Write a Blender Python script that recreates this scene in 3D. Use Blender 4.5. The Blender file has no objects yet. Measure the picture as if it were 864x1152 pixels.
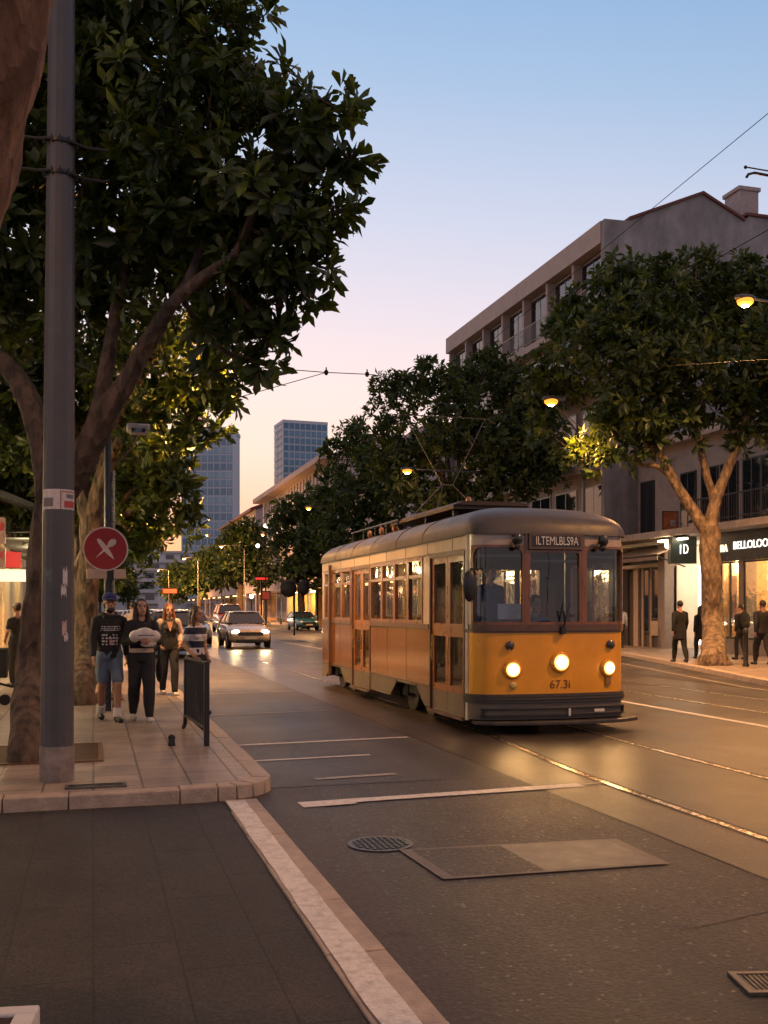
import bpy, bmesh, math, random
import numpy as np
from mathutils import Vector, Matrix, noise as mnoise
from mathutils.bvhtree import BVHTree

random.seed(7)
C = bpy.context.scene.collection
R = math.radians
# ------------------------------------------------------------------ camera model
F_PX, EYE, HOR, VPX = 1150.0, 1.68, 685.0, 105.0
TH = math.atan((432 - VPX) / F_PX)
ST, CT = math.sin(TH), math.cos(TH)

def at(u, v, d):
    """world point seen at photo pixel (u,v) at distance d along the view axis"""
    xc = (u - 432) / F_PX * d
    return Vector((d * ST + xc * CT, d * CT - xc * ST, EYE + (HOR - v) / F_PX * d))

def on_ground(u, v, z=0.0):
    d = F_PX * (EYE - z) / (v - HOR)
    p = at(u, v, d); p.z = z
    return p

def y_at(u, X):
    """Y on a facade plane x=X seen at photo column u"""
    return X / math.tan(TH + math.atan((u - 432) / F_PX))

# ------------------------------------------------------------------ materials
MATS = {}
def nodes_of(name):
    m = bpy.data.materials.new(name); m.use_nodes = True
    nt = m.node_tree
    b = nt.nodes['Principled BSDF']
    return m, nt, b

def L(nt, a, b): nt.links.new(a, b)

def mat(name, col, rough=.6, metal=0., var=.18, scale=6., bump=0., bscale=60., spec=.5, dirt=.0, dirtcol=(.03, .025, .02), coat=0., stretch=None, rvar=.12):
    if name in MATS: return MATS[name]
    m, nt, b = nodes_of(name)
    tc = nt.nodes.new('ShaderNodeTexCoord')
    src = tc.outputs['Object']
    if stretch:
        mp = nt.nodes.new('ShaderNodeMapping'); mp.inputs['Scale'].default_value = stretch
        L(nt, src, mp.inputs['Vector']); src = mp.outputs['Vector']
    n = nt.nodes.new('ShaderNodeTexNoise'); n.inputs['Scale'].default_value = scale; n.inputs['Detail'].default_value = 6; n.inputs['Roughness'].default_value = .6
    L(nt, src, n.inputs['Vector'])
    mr = nt.nodes.new('ShaderNodeMapRange'); mr.inputs['From Min'].default_value = .3; mr.inputs['From Max'].default_value = .7
    mr.inputs['To Min'].default_value = 1 - var; mr.inputs['To Max'].default_value = 1 + var
    L(nt, n.outputs['Fac'], mr.inputs['Value'])
    mx = nt.nodes.new('ShaderNodeMix'); mx.data_type = 'RGBA'; mx.blend_type = 'MULTIPLY'; mx.inputs['Factor'].default_value = 1
    mx.inputs['A'].default_value = (*col, 1); L(nt, mr.outputs['Result'], mx.inputs['B'])
    out = mx.outputs['Result']
    if dirt > 0:
        n2 = nt.nodes.new('ShaderNodeTexNoise'); n2.inputs['Scale'].default_value = scale * .35; n2.inputs['Detail'].default_value = 8; n2.inputs['Roughness'].default_value = .7
        L(nt, src, n2.inputs['Vector'])
        r2 = nt.nodes.new('ShaderNodeMapRange'); r2.inputs['From Min'].default_value = .45; r2.inputs['From Max'].default_value = .75; r2.inputs['To Max'].default_value = dirt
        L(nt, n2.outputs['Fac'], r2.inputs['Value'])
        m2 = nt.nodes.new('ShaderNodeMix'); m2.data_type = 'RGBA'; L(nt, r2.outputs['Result'], m2.inputs['Factor'])
        L(nt, out, m2.inputs['A']); m2.inputs['B'].default_value = (*dirtcol, 1); out = m2.outputs['Result']
    L(nt, out, b.inputs['Base Color'])
    b.inputs['Metallic'].default_value = metal
    b.inputs['Specular IOR Level'].default_value = spec
    b.inputs['Coat Weight'].default_value = coat
    b.inputs['Coat Roughness'].default_value = .12
    rr = nt.nodes.new('ShaderNodeMapRange'); rr.inputs['From Min'].default_value = .3; rr.inputs['From Max'].default_value = .7
    rr.inputs['To Min'].default_value = max(.02, rough - rvar); rr.inputs['To Max'].default_value = min(1, rough + rvar)
    L(nt, n.outputs['Fac'], rr.inputs['Value']); L(nt, rr.outputs['Result'], b.inputs['Roughness'])
    if bump > 0:
        n3 = nt.nodes.new('ShaderNodeTexNoise'); n3.inputs['Scale'].default_value = bscale; n3.inputs['Detail'].default_value = 4
        L(nt, src, n3.inputs['Vector'])
        bp = nt.nodes.new('ShaderNodeBump'); bp.inputs['Strength'].default_value = bump; bp.inputs['Distance'].default_value = .02
        L(nt, n3.outputs['Fac'], bp.inputs['Height']); L(nt, bp.outputs['Normal'], b.inputs['Normal'])
    MATS[name] = m
    return m

def emit(name, col, strength):
    if name in MATS: return MATS[name]
    m, nt, b = nodes_of(name)
    b.inputs['Base Color'].default_value = (*[min(.8, c) for c in col], 1)
    b.inputs['Emission Color'].default_value = (*col, 1); b.inputs['Emission Strength'].default_value = strength
    MATS[name] = m; return m

def glass(name, tint=(.9, .92, .92), refl=1., rough=.03):
    if name in MATS: return MATS[name]
    m, nt, b = nodes_of(name)
    nt.nodes.remove(b)
    out = nt.nodes['Material Output']
    tr = nt.nodes.new('ShaderNodeBsdfTransparent'); tr.inputs['Color'].default_value = (*tint, 1)
    gl = nt.nodes.new('ShaderNodeBsdfGlossy'); gl.inputs['Roughness'].default_value = rough; gl.inputs['Color'].default_value = (1, 1, 1, 1)
    fr = nt.nodes.new('ShaderNodeFresnel'); fr.inputs['IOR'].default_value = 1.5
    mu = nt.nodes.new('ShaderNodeMath'); mu.operation = 'MULTIPLY_ADD'; mu.inputs[1].default_value = refl; mu.inputs[2].default_value = .03; mu.use_clamp = True
    tc = nt.nodes.new('ShaderNodeTexCoord'); n = nt.nodes.new('ShaderNodeTexNoise'); n.inputs['Scale'].default_value = 3.
    L(nt, tc.outputs['Object'], n.inputs['Vector'])
    bp = nt.nodes.new('ShaderNodeBump'); bp.inputs['Strength'].default_value = .08; bp.inputs['Distance'].default_value = .05
    L(nt, n.outputs['Fac'], bp.inputs['Height']); L(nt, bp.outputs['Normal'], gl.inputs['Normal'])
    mx = nt.nodes.new('ShaderNodeMixShader')
    L(nt, fr.outputs['Fac'], mu.inputs[0]); L(nt, mu.outputs[0], mx.inputs['Fac']); L(nt, tr.outputs[0], mx.inputs[1]); L(nt, gl.outputs[0], mx.inputs[2])
    L(nt, mx.outputs[0], out.inputs['Surface'])
    MATS[name] = m; return m

def leaf_mat(name, dark, light, transl=.25):
    m, nt, b = nodes_of(name)
    out = nt.nodes['Material Output']
    g = nt.nodes.new('ShaderNodeNewGeometry')
    cr = nt.nodes.new('ShaderNodeValToRGB')
    cr.color_ramp.elements[0].color = (*dark, 1); cr.color_ramp.elements[1].color = (*light, 1)
    y_ = cr.color_ramp.elements.new(.97); y_.color = (*[min(.3, c * 1.25) for c in light], 1); e = cr.color_ramp.elements.new(.72); e.color = (*[.6 * a + .4 * c for a, c in zip(dark, light)], 1)
    tc = nt.nodes.new('ShaderNodeTexCoord'); cn = nt.nodes.new('ShaderNodeTexNoise'); cn.inputs['Scale'].default_value = 1.7; cn.inputs['Detail'].default_value = 2; L(nt, tc.outputs['Object'], cn.inputs['Vector'])
    cm = nt.nodes.new('ShaderNodeMapRange'); cm.inputs['From Min'].default_value = .36; cm.inputs['From Max'].default_value = .66; cm.inputs['To Min'].default_value = -.25; cm.inputs['To Max'].default_value = .45; L(nt, cn.outputs['Fac'], cm.inputs['Value'])
    ad = nt.nodes.new('ShaderNodeMath'); ad.operation = 'MULTIPLY_ADD'; ad.inputs[1].default_value = .6; L(nt, g.outputs['Random Per Island'], ad.inputs[0]); L(nt, cm.outputs[0], ad.inputs[2])
    L(nt, ad.outputs[0], cr.inputs['Fac'])
    L(nt, cr.outputs['Color'], b.inputs['Base Color'])
    b.inputs['Roughness'].default_value = .42; b.inputs['Specular IOR Level'].default_value = .45
    t = nt.nodes.new('ShaderNodeBsdfTranslucent')
    mm = nt.nodes.new('ShaderNodeMix'); mm.data_type = 'RGBA'; mm.blend_type = 'MULTIPLY'; mm.inputs['Factor'].default_value = 1; mm.inputs['B'].default_value = (1.6, 1.5, .6, 1)
    L(nt, cr.outputs['Color'], mm.inputs['A']); L(nt, mm.outputs['Result'], t.inputs['Color'])
    mx = nt.nodes.new('ShaderNodeMixShader'); mx.inputs['Fac'].default_value = transl
    L(nt, b.outputs[0], mx.inputs[1]); L(nt, t.outputs[0], mx.inputs[2]); L(nt, mx.outputs[0], out.inputs['Surface'])
    return m

def bark_mat(name, col, col2):
    m, nt, b = nodes_of(name)
    tc = nt.nodes.new('ShaderNodeTexCoord')
    mp = nt.nodes.new('ShaderNodeMapping'); mp.inputs['Scale'].default_value = (1, 1, .45); L(nt, tc.outputs['Object'], mp.inputs['Vector'])
    n = nt.nodes.new('ShaderNodeTexNoise'); n.inputs['Scale'].default_value = 7; n.inputs['Detail'].default_value = 8; n.inputs['Roughness'].default_value = .65; L(nt, mp.outputs[0], n.inputs['Vector'])
    v = nt.nodes.new('ShaderNodeTexVoronoi'); v.inputs['Scale'].default_value = 11; L(nt, mp.outputs[0], v.inputs['Vector'])
    cr = nt.nodes.new('ShaderNodeValToRGB'); cr.color_ramp.elements[0].position = .35; cr.color_ramp.elements[0].color = (*col, 1); cr.color_ramp.elements[1].position = .68; cr.color_ramp.elements[1].color = (*col2, 1)
    vm = nt.nodes.new('ShaderNodeMapRange'); vm.inputs['To Min'].default_value = -.13; vm.inputs['To Max'].default_value = .13; L(nt, v.outputs['Color'], vm.inputs['Value'])
    va = nt.nodes.new('ShaderNodeMath'); va.operation = 'ADD'; L(nt, n.outputs['Fac'], va.inputs[0]); L(nt, vm.outputs[0], va.inputs[1])
    L(nt, va.outputs[0], cr.inputs['Fac']); L(nt, cr.outputs[0], b.inputs['Base Color'])
    ad = nt.nodes.new('ShaderNodeMath'); ad.operation = 'ADD'; L(nt, n.outputs['Fac'], ad.inputs[0]); L(nt, v.outputs['Distance'], ad.inputs[1])
    bp = nt.nodes.new('ShaderNodeBump'); bp.inputs['Strength'].default_value = 1.; bp.inputs['Distance'].default_value = .05; L(nt, ad.outputs[0], bp.inputs['Height']); L(nt, bp.outputs[0], b.inputs['Normal'])
    b.inputs['Roughness'].default_value = .85
    return m

def asphalt_mat(name, col, col2, agg=.8, rough=(.38, .62), patch=.25, bump=.5, speck=.25):
    m, nt, b = nodes_of(name)
    tc = nt.nodes.new('ShaderNodeTexCoord'); src = tc.outputs['Object']
    big = nt.nodes.new('ShaderNodeTexNoise'); big.inputs['Scale'].default_value = .45; big.inputs['Detail'].default_value = 7; big.inputs['Roughness'].default_value = .6; L(nt, src, big.inputs['Vector'])
    # tyre polish, drawn out along the lane
    mp = nt.nodes.new('ShaderNodeMapping'); mp.inputs['Scale'].default_value = (1.6, .06, 1); L(nt, src, mp.inputs['Vector'])
    lane = nt.nodes.new('ShaderNodeTexNoise'); lane.inputs['Scale'].default_value = 1.; lane.inputs['Detail'].default_value = 4; L(nt, mp.outputs[0], lane.inputs['Vector'])
    fine = nt.nodes.new('ShaderNodeTexVoronoi'); fine.inputs['Scale'].default_value = 52; L(nt, src, fine.inputs['Vector'])
    fn = nt.nodes.new('ShaderNodeTexNoise'); fn.inputs['Scale'].default_value = 34; fn.inputs['Detail'].default_value = 5; fn.inputs['Roughness'].default_value = .7; L(nt, src, fn.inputs['Vector'])
    cr = nt.nodes.new('ShaderNodeValToRGB'); cr.color_ramp.elements[0].position = .40; cr.color_ramp.elements[0].color = (*col, 1); cr.color_ramp.elements[1].position = .61; cr.color_ramp.elements[1].color = (*col2, 1)
    av = nt.nodes.new('ShaderNodeMath'); av.operation = 'MULTIPLY_ADD'; av.inputs[1].default_value = .5; L(nt, lane.outputs['Fac'], av.inputs[0])
    hb = nt.nodes.new('ShaderNodeMath'); hb.operation = 'MULTIPLY'; hb.inputs[1].default_value = .5; L(nt, big.outputs['Fac'], hb.inputs[0]); L(nt, hb.outputs[0], av.inputs[2])
    L(nt, av.outputs[0], cr.inputs['Fac'])
    mr = nt.nodes.new('ShaderNodeMapRange'); mr.inputs['To Min'].default_value = 1 - agg; mr.inputs['To Max'].default_value = 1 + agg
    L(nt, fn.outputs['Fac'], mr.inputs['Value'])
    mx = nt.nodes.new('ShaderNodeMix'); mx.data_type = 'RGBA'; mx.blend_type = 'MULTIPLY'; mx.inputs['Factor'].default_value = 1; L(nt, cr.outputs[0], mx.inputs['A']); L(nt, mr.outputs[0], mx.inputs['B'])
    # pale stones
    sp = nt.nodes.new('ShaderNodeMapRange'); sp.inputs['From Min'].default_value = .86; sp.inputs['From Max'].default_value = .97; sp.inputs['To Max'].default_value = speck
    L(nt, fine.outputs['Color'], sp.inputs['Value'])
    m2 = nt.nodes.new('ShaderNodeMix'); m2.data_type = 'RGBA'; L(nt, sp.outputs[0], m2.inputs['Factor']); L(nt, mx.outputs['Result'], m2.inputs['A']); m2.inputs['B'].default_value = (.26, .22, .19, 1)
    st_ = nt.nodes.new('ShaderNodeMapRange'); st_.inputs['To Min'].default_value = 1 - .62 * agg; st_.inputs['To Max'].default_value = 1 + .75 * agg; sp2 = nt.nodes.new('ShaderNodeSeparateColor'); L(nt, fine.outputs['Color'], sp2.inputs[0]); L(nt, sp2.outputs['Green'], st_.inputs['Value'])
    ms_ = nt.nodes.new('ShaderNodeMix'); ms_.data_type = 'RGBA'; ms_.blend_type = 'MULTIPLY'; ms_.inputs['Factor'].default_value = 1; L(nt, m2.outputs['Result'], ms_.inputs['A']); L(nt, st_.outputs[0], ms_.inputs['B']); m2 = ms_
    # cracks
    wob = nt.nodes.new('ShaderNodeMix'); wob.data_type = 'RGBA'; wob.blend_type = 'ADD'; wob.inputs['Factor'].default_value = .6
    wn = nt.nodes.new('ShaderNodeTexNoise'); wn.inputs['Scale'].default_value = 2.; wn.inputs['Detail'].default_value = 5; L(nt, src, wn.inputs['Vector'])
    L(nt, src, wob.inputs['A']); L(nt, wn.outputs['Color'], wob.inputs['B'])
    ck = nt.nodes.new('ShaderNodeTexVoronoi'); ck.feature = 'DISTANCE_TO_EDGE'; ck.inputs['Scale'].default_value = .33; L(nt, wob.outputs['Result'], ck.inputs['Vector'])
    cm = nt.nodes.new('ShaderNodeMapRange'); cm.inputs['From Max'].default_value = .006; cm.inputs['To Min'].default_value = .7; cm.inputs['To Max'].default_value = 0.; L(nt, ck.outputs['Distance'], cm.inputs['Value'])
    m3 = nt.nodes.new('ShaderNodeMix'); m3.data_type = 'RGBA'; L(nt, cm.outputs[0], m3.inputs['Factor']); L(nt, m2.outputs['Result'], m3.inputs['A']); m3.inputs['B'].default_value = (.012, .011, .01, 1)
    L(nt, m3.outputs['Result'], b.inputs['Base Color']); b.inputs['Specular IOR Level'].default_value = .32
    rr = nt.nodes.new('ShaderNodeMapRange'); rr.inputs['From Min'].default_value = .3; rr.inputs['From Max'].default_value = .7; rr.inputs['To Min'].default_value = rough[0]; rr.inputs['To Max'].default_value = rough[1]
    L(nt, big.outputs['Fac'], rr.inputs['Value']); L(nt, rr.outputs[0], b.inputs['Roughness'])
    bp = nt.nodes.new('ShaderNodeBump'); bp.inputs['Strength'].default_value = bump; bp.inputs['Distance'].default_value = .012
    L(nt, fn.outputs['Fac'], bp.inputs['Height']); L(nt, bp.outputs[0], b.inputs['Normal'])
    MATS[name] = m; return m

def paving_mat(name, col, col2, joint, bw=.6, bh=.6, offset=.5, mortar=.012, rough=.55, bump=.35, rot=0., grain=60, gvar=.3, agg=0.):
    m, nt, b = nodes_of(name)
    tc = nt.nodes.new('ShaderNodeTexCoord'); src = tc.outputs['Object']
    mp = nt.nodes.new('ShaderNodeMapping'); mp.inputs['Rotation'].default_value = (0, 0, rot); L(nt, src, mp.inputs['Vector'])
    br = nt.nodes.new('ShaderNodeTexBrick'); br.offset = offset; br.inputs['Scale'].default_value = 1; br.inputs['Brick Width'].default_value = bw; br.inputs['Row Height'].default_value = bh
    br.inputs['Mortar Size'].default_value = mortar; br.inputs['Mortar Smooth'].default_value = .3; br.inputs['Bias'].default_value = -.1
    br.inputs['Color1'].default_value = (*col, 1); br.inputs['Color2'].default_value = (*col2, 1); br.inputs['Mortar'].default_value = (*joint, 1)
    L(nt, mp.outputs[0], br.inputs['Vector'])
    n = nt.nodes.new('ShaderNodeTexNoise'); n.inputs['Scale'].default_value = 1.3; n.inputs['Detail'].default_value = 9; n.inputs['Roughness'].default_value = .65; L(nt, src, n.inputs['Vector'])
    mr = nt.nodes.new('ShaderNodeMapRange'); mr.inputs['From Min'].default_value = .3; mr.inputs['From Max'].default_value = .7; mr.inputs['To Min'].default_value = .62; mr.inputs['To Max'].default_value = 1.3; L(nt, n.outputs['Fac'], mr.inputs['Value'])
    mx = nt.nodes.new('ShaderNodeMix'); mx.data_type = 'RGBA'; mx.blend_type = 'MULTIPLY'; mx.inputs['Factor'].default_value = 1; L(nt, br.outputs['Color'], mx.inputs['A']); L(nt, mr.outputs[0], mx.inputs['B'])
    f = nt.nodes.new('ShaderNodeTexNoise'); f.inputs['Scale'].default_value = grain; f.inputs['Detail'].default_value = 5; f.inputs['Roughness'].default_value = .7; L(nt, src, f.inputs['Vector'])
    fr = nt.nodes.new('ShaderNodeMapRange'); fr.inputs['To Min'].default_value = 1 - gvar; fr.inputs['To Max'].default_value = 1 + gvar; L(nt, f.outputs['Fac'], fr.inputs['Value'])
    m2 = nt.nodes.new('ShaderNodeMix'); m2.data_type = 'RGBA'; m2.blend_type = 'MULTIPLY'; m2.inputs['Factor'].default_value = 1; L(nt, mx.outputs['Result'], m2.inputs['A']); L(nt, fr.outputs[0], m2.inputs['B'])
    if agg:
        vz = nt.nodes.new('ShaderNodeTexVoronoi'); vz.inputs['Scale'].default_value = 85; L(nt, src, vz.inputs['Vector']); vs_ = nt.nodes.new('ShaderNodeSeparateColor'); L(nt, vz.outputs['Color'], vs_.inputs[0])
        vr = nt.nodes.new('ShaderNodeMapRange'); vr.inputs['To Min'].default_value = 1 - agg; vr.inputs['To Max'].default_value = 1 + agg; L(nt, vs_.outputs['Green'], vr.inputs['Value'])
        m4 = nt.nodes.new('ShaderNodeMix'); m4.data_type = 'RGBA'; m4.blend_type = 'MULTIPLY'; m4.inputs['Factor'].default_value = 1; L(nt, m2.outputs['Result'], m4.inputs['A']); L(nt, vr.outputs[0], m4.inputs['B']); m2 = m4
    L(nt, m2.outputs['Result'], b.inputs['Base Color'])
    b.inputs['Roughness'].default_value = rough
    sm = nt.nodes.new('ShaderNodeMath'); sm.operation = 'MULTIPLY_ADD'; sm.inputs[1].default_value = -1.5; L(nt, br.outputs['Fac'], sm.inputs[0]); L(nt, f.outputs['Fac'], sm.inputs[2])
    bp = nt.nodes.new('ShaderNodeBump'); bp.inputs['Strength'].default_value = bump; bp.inputs['Distance'].default_value = .01; L(nt, sm.outputs[0], bp.inputs['Height']); L(nt, bp.outputs[0], b.inputs['Normal'])
    MATS[name] = m; return m

# ------------------------------------------------------------------ mesh builder
class MB:
    def __init__(s): s.v = []; s.f = []; s.mi = []; s.m = 0
    def add(s, vs, fs):
        o = len(s.v); s.v.extend(tuple(p) for p in vs)
        for f in fs: s.f.append(tuple(o + i for i in f)); s.mi.append(s.m)
        return s
    def box(s, c, size, rz=0., rx=0., ry=0.):
        hx, hy, hz = size[0] / 2, size[1] / 2, size[2] / 2
        M3 = Matrix.Rotation(rz, 3, 'Z') @ Matrix.Rotation(ry, 3, 'Y') @ Matrix.Rotation(rx, 3, 'X')
        c = Vector(c)
        vs = [c + M3 @ Vector((x * hx, y * hy, z * hz)) for z in (-1, 1) for y in (-1, 1) for x in (-1, 1)]
        return s.add(vs, [(0, 2, 3, 1), (4, 5, 7, 6), (0, 1, 5, 4), (2, 6, 7, 3), (0, 4, 6, 2), (1, 3, 7, 5)])
    def bb(s, x0, x1, y0, y1, z0, z1):
        return s.box(((x0 + x1) / 2, (y0 + y1) / 2, (z0 + z1) / 2), (abs(x1 - x0), abs(y1 - y0), abs(z1 - z0)))
    def tube(s, pts, rad, n=10, cap=True, wob=0.):
        pts = [Vector(p) for p in pts]; k = len(pts)
        if not hasattr(rad, '__len__'): rad = [rad] * k
        o = len(s.v); prev = None
        for i, p in enumerate(pts):
            t = (pts[min(i + 1, k - 1)] - pts[max(i - 1, 0)])
            if t.length < 1e-9: t = Vector((0, 0, 1))
            t.normalize()
            if prev is None: a = t.orthogonal().normalized()
            else:
                a = prev - t * prev.dot(t)
                a = a.normalized() if a.length > 1e-6 else t.orthogonal().normalized()
            prev = a; b = t.cross(a)
            for j in range(n):
                q = 2 * math.pi * j / n
                r = rad[i]
                d = a * math.cos(q) + b * math.sin(q)
                if wob: q3 = p + d * r; r *= 1 + wob * mnoise.noise((p + d * .3) * 3.0) + wob * .35 * mnoise.noise(Vector((q3.x * 11, q3.y * 11, q3.z * 5))) + wob * .22 * mnoise.noise(q3 * 24)
                s.v.append(tuple(p + d * r))
        for i in range(k - 1):
            for j in range(n):
                s.f.append((o + i * n + j, o + i * n + (j + 1) % n, o + (i + 1) * n + (j + 1) % n, o + (i + 1) * n + j)); s.mi.append(s.m)
        if cap:
            s.f.append(tuple(o + j for j in reversed(range(n)))); s.mi.append(s.m)
            s.f.append(tuple(o + (k - 1) * n + j for j in range(n))); s.mi.append(s.m)
        return s
    def cyl(s, p0, p1, r0, r1=None, n=16): return s.tube([p0, p1], [r0, r0 if r1 is None else r1], n)
    def capsule(s, p0, p1, r0, r1, n=12):
        p0, p1 = Vector(p0), Vector(p1); d = (p1 - p0); ln = d.length; d = d / ln if ln > 1e-6 else Vector((0, 0, 1))
        pts, rr = [], []
        for a in (-80, -50, -20): pts.append(p0 + d * r0 * math.sin(R(a))); rr.append(r0 * math.cos(R(a)))
        pts.append(p0); rr.append(r0); pts.append(p1); rr.append(r1)
        for a in (20, 50, 80): pts.append(p1 + d * r1 * math.sin(R(a))); rr.append(r1 * math.cos(R(a)))
        return s.tube(pts, rr, n)
    def ell(s, c, r, n=16, m=10, rot=None):
        c = Vector(c); o = []
        vs = []; fs = []
        for i in range(m + 1):
            a = math.pi * i / m
            for j in range(n):
                b = 2 * math.pi * j / n
                p = Vector((r[0] * math.sin(a) * math.cos(b), r[1] * math.sin(a) * math.sin(b), -r[2] * math.cos(a)))
                if rot: p = rot @ p
                vs.append(c + p)
        for i in range(m):
            for j in range(n):
                fs.append((i * n + j, i * n + (j + 1) % n, (i + 1) * n + (j + 1) % n, (i + 1) * n + j))
        return s.add(vs, fs)
    def lathe(s, prof, c=(0, 0, 0), n=20, axis='z'):
        """prof: list of (r, h)"""
        c = Vector(c); vs = []; fs = []
        for r, h in prof:
            for j in range(n):
                q = 2 * math.pi * j / n
                x, y, z = r * math.cos(q), r * math.sin(q), h
                if axis == 'y': x, y, z = x, -h, y
                if axis == 'x': x, y, z = h, x, y
                vs.append(c + Vector((x, y, z)))
        for i in range(len(prof) - 1):
            for j in range(n): fs.append((i * n + j, i * n + (j + 1) % n, (i + 1) * n + (j + 1) % n, (i + 1) * n + j))
        fs.append(tuple(reversed(range(n)))); fs.append(tuple((len(prof) - 1) * n + j for j in range(n)))
        return s.add(vs, fs)
    def prism(s, poly, z0, z1):
        n = len(poly); vs = [(x, y, z0) for x, y in poly] + [(x, y, z1) for x, y in poly]
        fs = [tuple(reversed(range(n))), tuple(range(n, 2 * n))] + [(i, (i + 1) % n, n + (i + 1) % n, n + i) for i in range(n)]
        return s.add(vs, fs)
    def prism_x(s, poly, x0, x1):
        """poly in (y,z)"""
        n = len(poly); vs = [(x0, y, z) for y, z in poly] + [(x1, y, z) for y, z in poly]
        fs = [tuple(reversed(range(n))), tuple(range(n, 2 * n))] + [(i, (i + 1) % n, n + (i + 1) % n, n + i) for i in range(n)]
        return s.add(vs, fs)
    def prism_y(s, poly, y0, y1):
        """poly in (x,z)"""
        n = len(poly); vs = [(x, y0, z) for x, z in poly] + [(x, y1, z) for x, z in poly]
        fs = [tuple(range(n)), tuple(reversed(range(n, 2 * n)))] + [(i, n + i, n + (i + 1) % n, (i + 1) % n) for i in range(n)]
        return s.add(vs, fs)
    def quad(s, a, b, c, d): return s.add([a, b, c, d], [(0, 1, 2, 3)])
    def build(s, name, mats, parent=None, smooth=40, bevel=0., seg=2, fix=True, sub=0, loc=None):
        me = bpy.data.meshes.new(name)
        me.from_pydata(s.v, [], s.f); me.validate()
        if not isinstance(mats, (list, tuple)): mats = [mats]
        for m in mats: me.materials.append(m)
        if len(mats) > 1 and len(me.polygons) == len(s.mi): me.polygons.foreach_set('material_index', s.mi)
        if fix:
            bm = bmesh.new(); bm.from_mesh(me); bmesh.ops.recalc_face_normals(bm, faces=bm.faces); bm.to_mesh(me); bm.free()
        if smooth:
            me.polygons.foreach_set('use_smooth', [True] * len(me.polygons)); me.set_sharp_from_angle(angle=R(smooth))
        o = bpy.data.objects.new(name, me); C.objects.link(o)
        if parent: o.parent = parent
        if loc is not None: o.location = loc
        if bevel:
            b = o.modifiers.new('bevel', 'BEVEL'); b.width = bevel; b.segments = seg; b.limit_method = 'ANGLE'; b.angle_limit = R(35)
        if sub:
            b = o.modifiers.new('sub', 'SUBSURF'); b.levels = sub; b.render_levels = sub
        return o

def tag(o, label=None, cat=None, group=None, kind=None):
    if label: o['label'] = label
    if cat: o['category'] = cat
    if group: o['group'] = group
    if kind: o['kind'] = kind
    return o

def thing(name, label, cat, loc=(0, 0, 0), rz=0., group=None):
    o = bpy.data.objects.new(name, None); o.empty_display_size = .2; C.objects.link(o)
    o.location = loc; o.rotation_euler = (0, 0, rz)
    return tag(o, label, cat, group)

def struct(name, mb, m, **k):
    return tag(mb.build(name, m, **k), kind='structure')

def kids(o): return [c for c in bpy.data.objects if c.parent == o]
def copy_tree(o, parent=None):
    c = o.copy(); C.objects.link(c); c.parent = parent
    for ch in kids(o): copy_tree(ch, c)
    return c

def text(name, body, size, m, parent, loc, rot, extrude=.004, align='CENTER', sx=1., fit=None):
    cu = bpy.data.curves.new(name, 'FONT'); cu.body = body; cu.size = size; cu.extrude = extrude; cu.align_x = align; cu.align_y = 'CENTER'
    cu.materials.append(m)
    tmp = bpy.data.objects.new(name, cu); C.objects.link(tmp); bpy.context.view_layer.update()
    me = bpy.data.meshes.new_from_object(tmp.evaluated_get(bpy.context.evaluated_depsgraph_get())); bpy.data.objects.remove(tmp); bpy.data.curves.remove(cu)
    if fit: xs_ = [v.co.x for v in me.vertices]; sx = fit / (max(xs_) - min(xs_))
    me.name = name; o = bpy.data.objects.new(name, me); C.objects.link(o); o.parent = parent; o.location = loc; o.rotation_euler = rot; o.scale = (sx, 1, 1)
    return o

def lamp(name, typ, loc, energy, col, parent=None, rot=None, size=.1, **k):
    ld = bpy.data.lights.new(name, typ); ld.energy = energy; ld.color = col
    if typ in ('POINT', 'SPOT'): ld.shadow_soft_size = size
    for a, b in k.items(): setattr(ld, a, b)
    o = bpy.data.objects.new(name, ld); C.objects.link(o); o.location = loc
    if rot: o.rotation_euler = rot
    if parent: o.parent = parent
    return o

# ------------------------------------------------------------------ common materials
asph_near = asphalt_mat('asphalt', (.016, .0125, .0108), (.050, .040, .034), agg=.9, rough=(.38, .56), bump=1.0, speck=.45)
asph_lane = asphalt_mat('track_asphalt', (.028, .0215, .0175), (.060, .046, .037), agg=.5, rough=(.30, .44), bump=.4, speck=.25)
asph_gut = asphalt_mat('gutter_asphalt', (.042, .032, .026), (.075, .058, .048), agg=.45, rough=(.5, .7), bump=.5)
pave_dark = paving_mat('dark_pavers', (.025, .020, .0185), (.031, .025, .0225), (.012, .011, .010), bw=1.2, bh=.4, offset=.37, mortar=.008, rough=.7, rot=R(90), grain=50, gvar=.6, bump=.6, agg=.6)
pave_stone = paving_mat('stone_pavers', (.23, .18, .145), (.29, .23, .185), (.10, .08, .065), bw=.6, bh=.42, offset=.5, mortar=.013, rough=.5, rot=R(90), gvar=.3, bump=.3, agg=.16)
pave_right = paving_mat('right_pavers', (.22, .17, .14), (.27, .21, .17), (.10, .08, .07), bw=.6, bh=.6, mortar=.012, rough=.5, gvar=.2)
kerb_m = mat('kerb_stone', (.36, .28, .22), .6, var=.2, scale=9, bump=.35, bscale=50, dirt=.5, dirtcol=(.10, .075, .06))
white_paint = mat('road_paint', (.62, .57, .52), .55, var=.15, scale=40, bump=.3, dirt=.6, dirtcol=(.10, .085, .075))
thin_paint = mat('worn_paint', (.30, .26, .22), .55, var=.3, scale=18, dirt=.9, dirtcol=(.06, .05, .045))
steel = mat('worn_steel', (.26, .235, .21), .30, metal=1., var=.2, scale=30)
rail_m = mat('rail_steel', (.62, .55, .47), .26, metal=1., var=.25, scale=20)
dark_metal = mat('dark_metal', (.02, .02, .022), .45, metal=.3, var=.2)
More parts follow.
